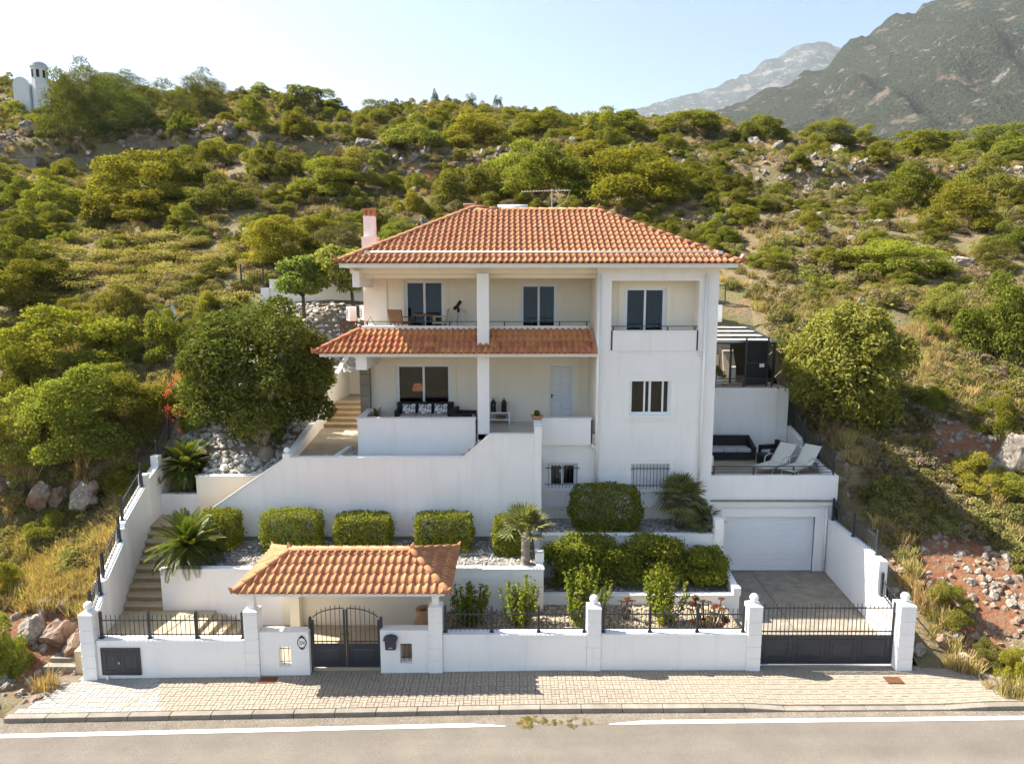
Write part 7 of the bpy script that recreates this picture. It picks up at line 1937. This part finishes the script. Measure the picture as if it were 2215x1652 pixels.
# ---------------------------------------------------------------- mountains and the air in front of them
def mountain_mat(name, green, rock, soil, scale, rockiness, bump):
    m = bpy.data.materials.new(name); nt, b = nodes_of(m); N, L = nt.nodes, nt.links
    g = N.new('ShaderNodeNewGeometry')
    def nz(s, d=8, r=0.65):
        n = N.new('ShaderNodeTexNoise'); n.inputs['Scale'].default_value = s; n.inputs['Detail'].default_value = d; n.inputs['Roughness'].default_value = r
        L.new(g.outputs['Position'], n.inputs['Vector']); return n.outputs[0]
    def mix(f, a, bb, A, B):
        r = N.new('ShaderNodeMapRange'); r.inputs[1].default_value = a; r.inputs[2].default_value = bb; L.new(f, r.inputs[0])
        x = N.new('ShaderNodeMix'); x.data_type = 'RGBA'; L.new(r.outputs[0], x.inputs[0])
        for i, c in ((6, A), (7, B)):
            if isinstance(c, tuple): x.inputs[i].default_value = (*c, 1)
            else: L.new(c, x.inputs[i])
        return x.outputs[2]
    c = mix(nz(scale*18, 5), 0.42, 0.58, green, tuple(v*1.7 for v in green))
    c = mix(nz(scale*1.5, 8, 0.7), rockiness, rockiness+0.07, c, soil)
    c = mix(nz(scale*3.2, 8, 0.75), rockiness+0.01, rockiness+0.08, c, rock)
    L.new(c, b.inputs['Base Color']); b.inputs['Roughness'].default_value = 1; b.inputs['Specular IOR Level'].default_value = 0
    bp = N.new('ShaderNodeBump'); bp.inputs['Strength'].default_value = 1.0; bp.inputs['Distance'].default_value = bump
    L.new(nz(scale*18, 5), bp.inputs['Height']); L.new(bp.outputs[0], b.inputs['Normal'])
    return m
def mountain(name, label, ridge, ybase, m, amp, nu=170, nt_=80, seed=1.0, crag=0.0):
    V = []; F = []
    tab = [(p[0], p) for p in ridge]
    for j in range(nt_+1):
        t = j/nt_
        for i in range(nu+1):
            x = ridge[0][0] + (ridge[-1][0]-ridge[0][0])*i/nu
            yr = lerp_tab([(p[0], p[1]) for p in ridge], x); zr = lerp_tab([(p[0], p[2]) for p in ridge], x)
            y = ybase + (yr-ybase)*t
            k = t**1.15
            q = Vector((x/amp/7, y/amp/7, seed))
            spur = noise.fractal(q, 0.9, 2.1, 6)
            gul = abs(noise.noise(Vector((x/amp/4.0, y/amp/12.0, seed+4))))
            z = zr*k + amp*(spur*1.1 - gul*1.2)*math.sin(math.pi*min(1, t*0.97))**0.8 + amp*0.22*noise.fractal(q*6, 0.8, 2.2, 5)*(0.3+0.7*(1-t))  + amp*0.30*noise.noise(Vector((x/amp/0.9, seed, 1.0)))*t*t + amp*0.14*noise.noise(Vector((x/amp*3.5, seed, 2.0)))*t*t
            if crag: z += crag*noise.ridged_multi_fractal(q*2.5, 0.9, 2.1, 5, 0.9, 2.0)*math.sin(math.pi*t)*0.5
            V.append((x*(0.86+0.14*t) if t < 1 else x, y, z-2))
    for j in range(nt_):
        for i in range(nu):
            q = j*(nu+1)+i; F.append((q, q+1, q+nu+2, q+nu+1))
    # far side falls away again
    b0 = nt_*(nu+1); n0 = len(V)
    for i in range(nu+1): x, y, z = V[b0+i]; V.append((x, y+(ridge[0][1]-ybase)*0.8, -2))
    for i in range(nu): F.append((b0+i, b0+i+1, n0+i+1, n0+i))
    me = bpy.data.meshes.new(name); me.from_pydata(V, [], F); me.update(); me.shade_smooth(); me.materials.append(m)
    return struct(mk(name, me), label)
NEARR = [(240, 1331, 261), (372, 1341, 331), (477, 1347, 377), (574, 1354, 422), (635, 1360, 469), (697, 1366, 507), (776, 1371, 544), (855, 1375, 571), (974, 1379, 601), (1137, 1379, 601), (1489, 1367, 514)]
FARR = [(104, 3719, 730), (469, 3739, 870), (639, 3748, 930), (810, 3756, 990), (956, 3762, 1031), (1102, 3767, 1067), (1248, 3774, 1116), (1394, 3786, 1200), (1541, 3796, 1272), (1662, 3797, 1280), (1760, 3792, 1248), (1930, 3787, 1212), (2417, 3767, 1067)]
mountain('mountain', 'dark green scrub mountain with bare rock patches', NEARR, 260, mountain_mat('mountain_scrub', (0.050,0.054,0.037), (0.30,0.28,0.25), (0.23,0.185,0.135), 0.012, 0.578, 18.0), 46, seed=2.0, crag=40)
mountain('far_mountain', 'pale limestone peak behind the green mountain', FARR, 1700, mountain_mat('mountain_rock', (0.055,0.064,0.055), (0.28,0.27,0.26), (0.20,0.185,0.16), 0.006, 0.54, 22.0), 95, seed=5.0, crag=80)
hz = MB().box(-3200, 5600, -3000, 7200, -3.4, 1420).build('haze', None)
hm = bpy.data.materials.new('haze'); hm.use_nodes = True
hn = hm.node_tree; hn.nodes.remove(hn.nodes['Principled BSDF'])
pvv = hn.nodes.new('ShaderNodeVolumePrincipled'); pvv.inputs['Color'].default_value = (0.80, 0.89, 1.0, 1); pvv.inputs['Density'].default_value = 0.000085; pvv.inputs['Anisotropy'].default_value = 0.3
hn.links.new(pvv.outputs[0], hn.nodes['Material Output'].inputs['Volume'])
hz.data.materials.append(hm)
stuff(hz, 'thin pale haze in the air towards the mountains', 'haze')
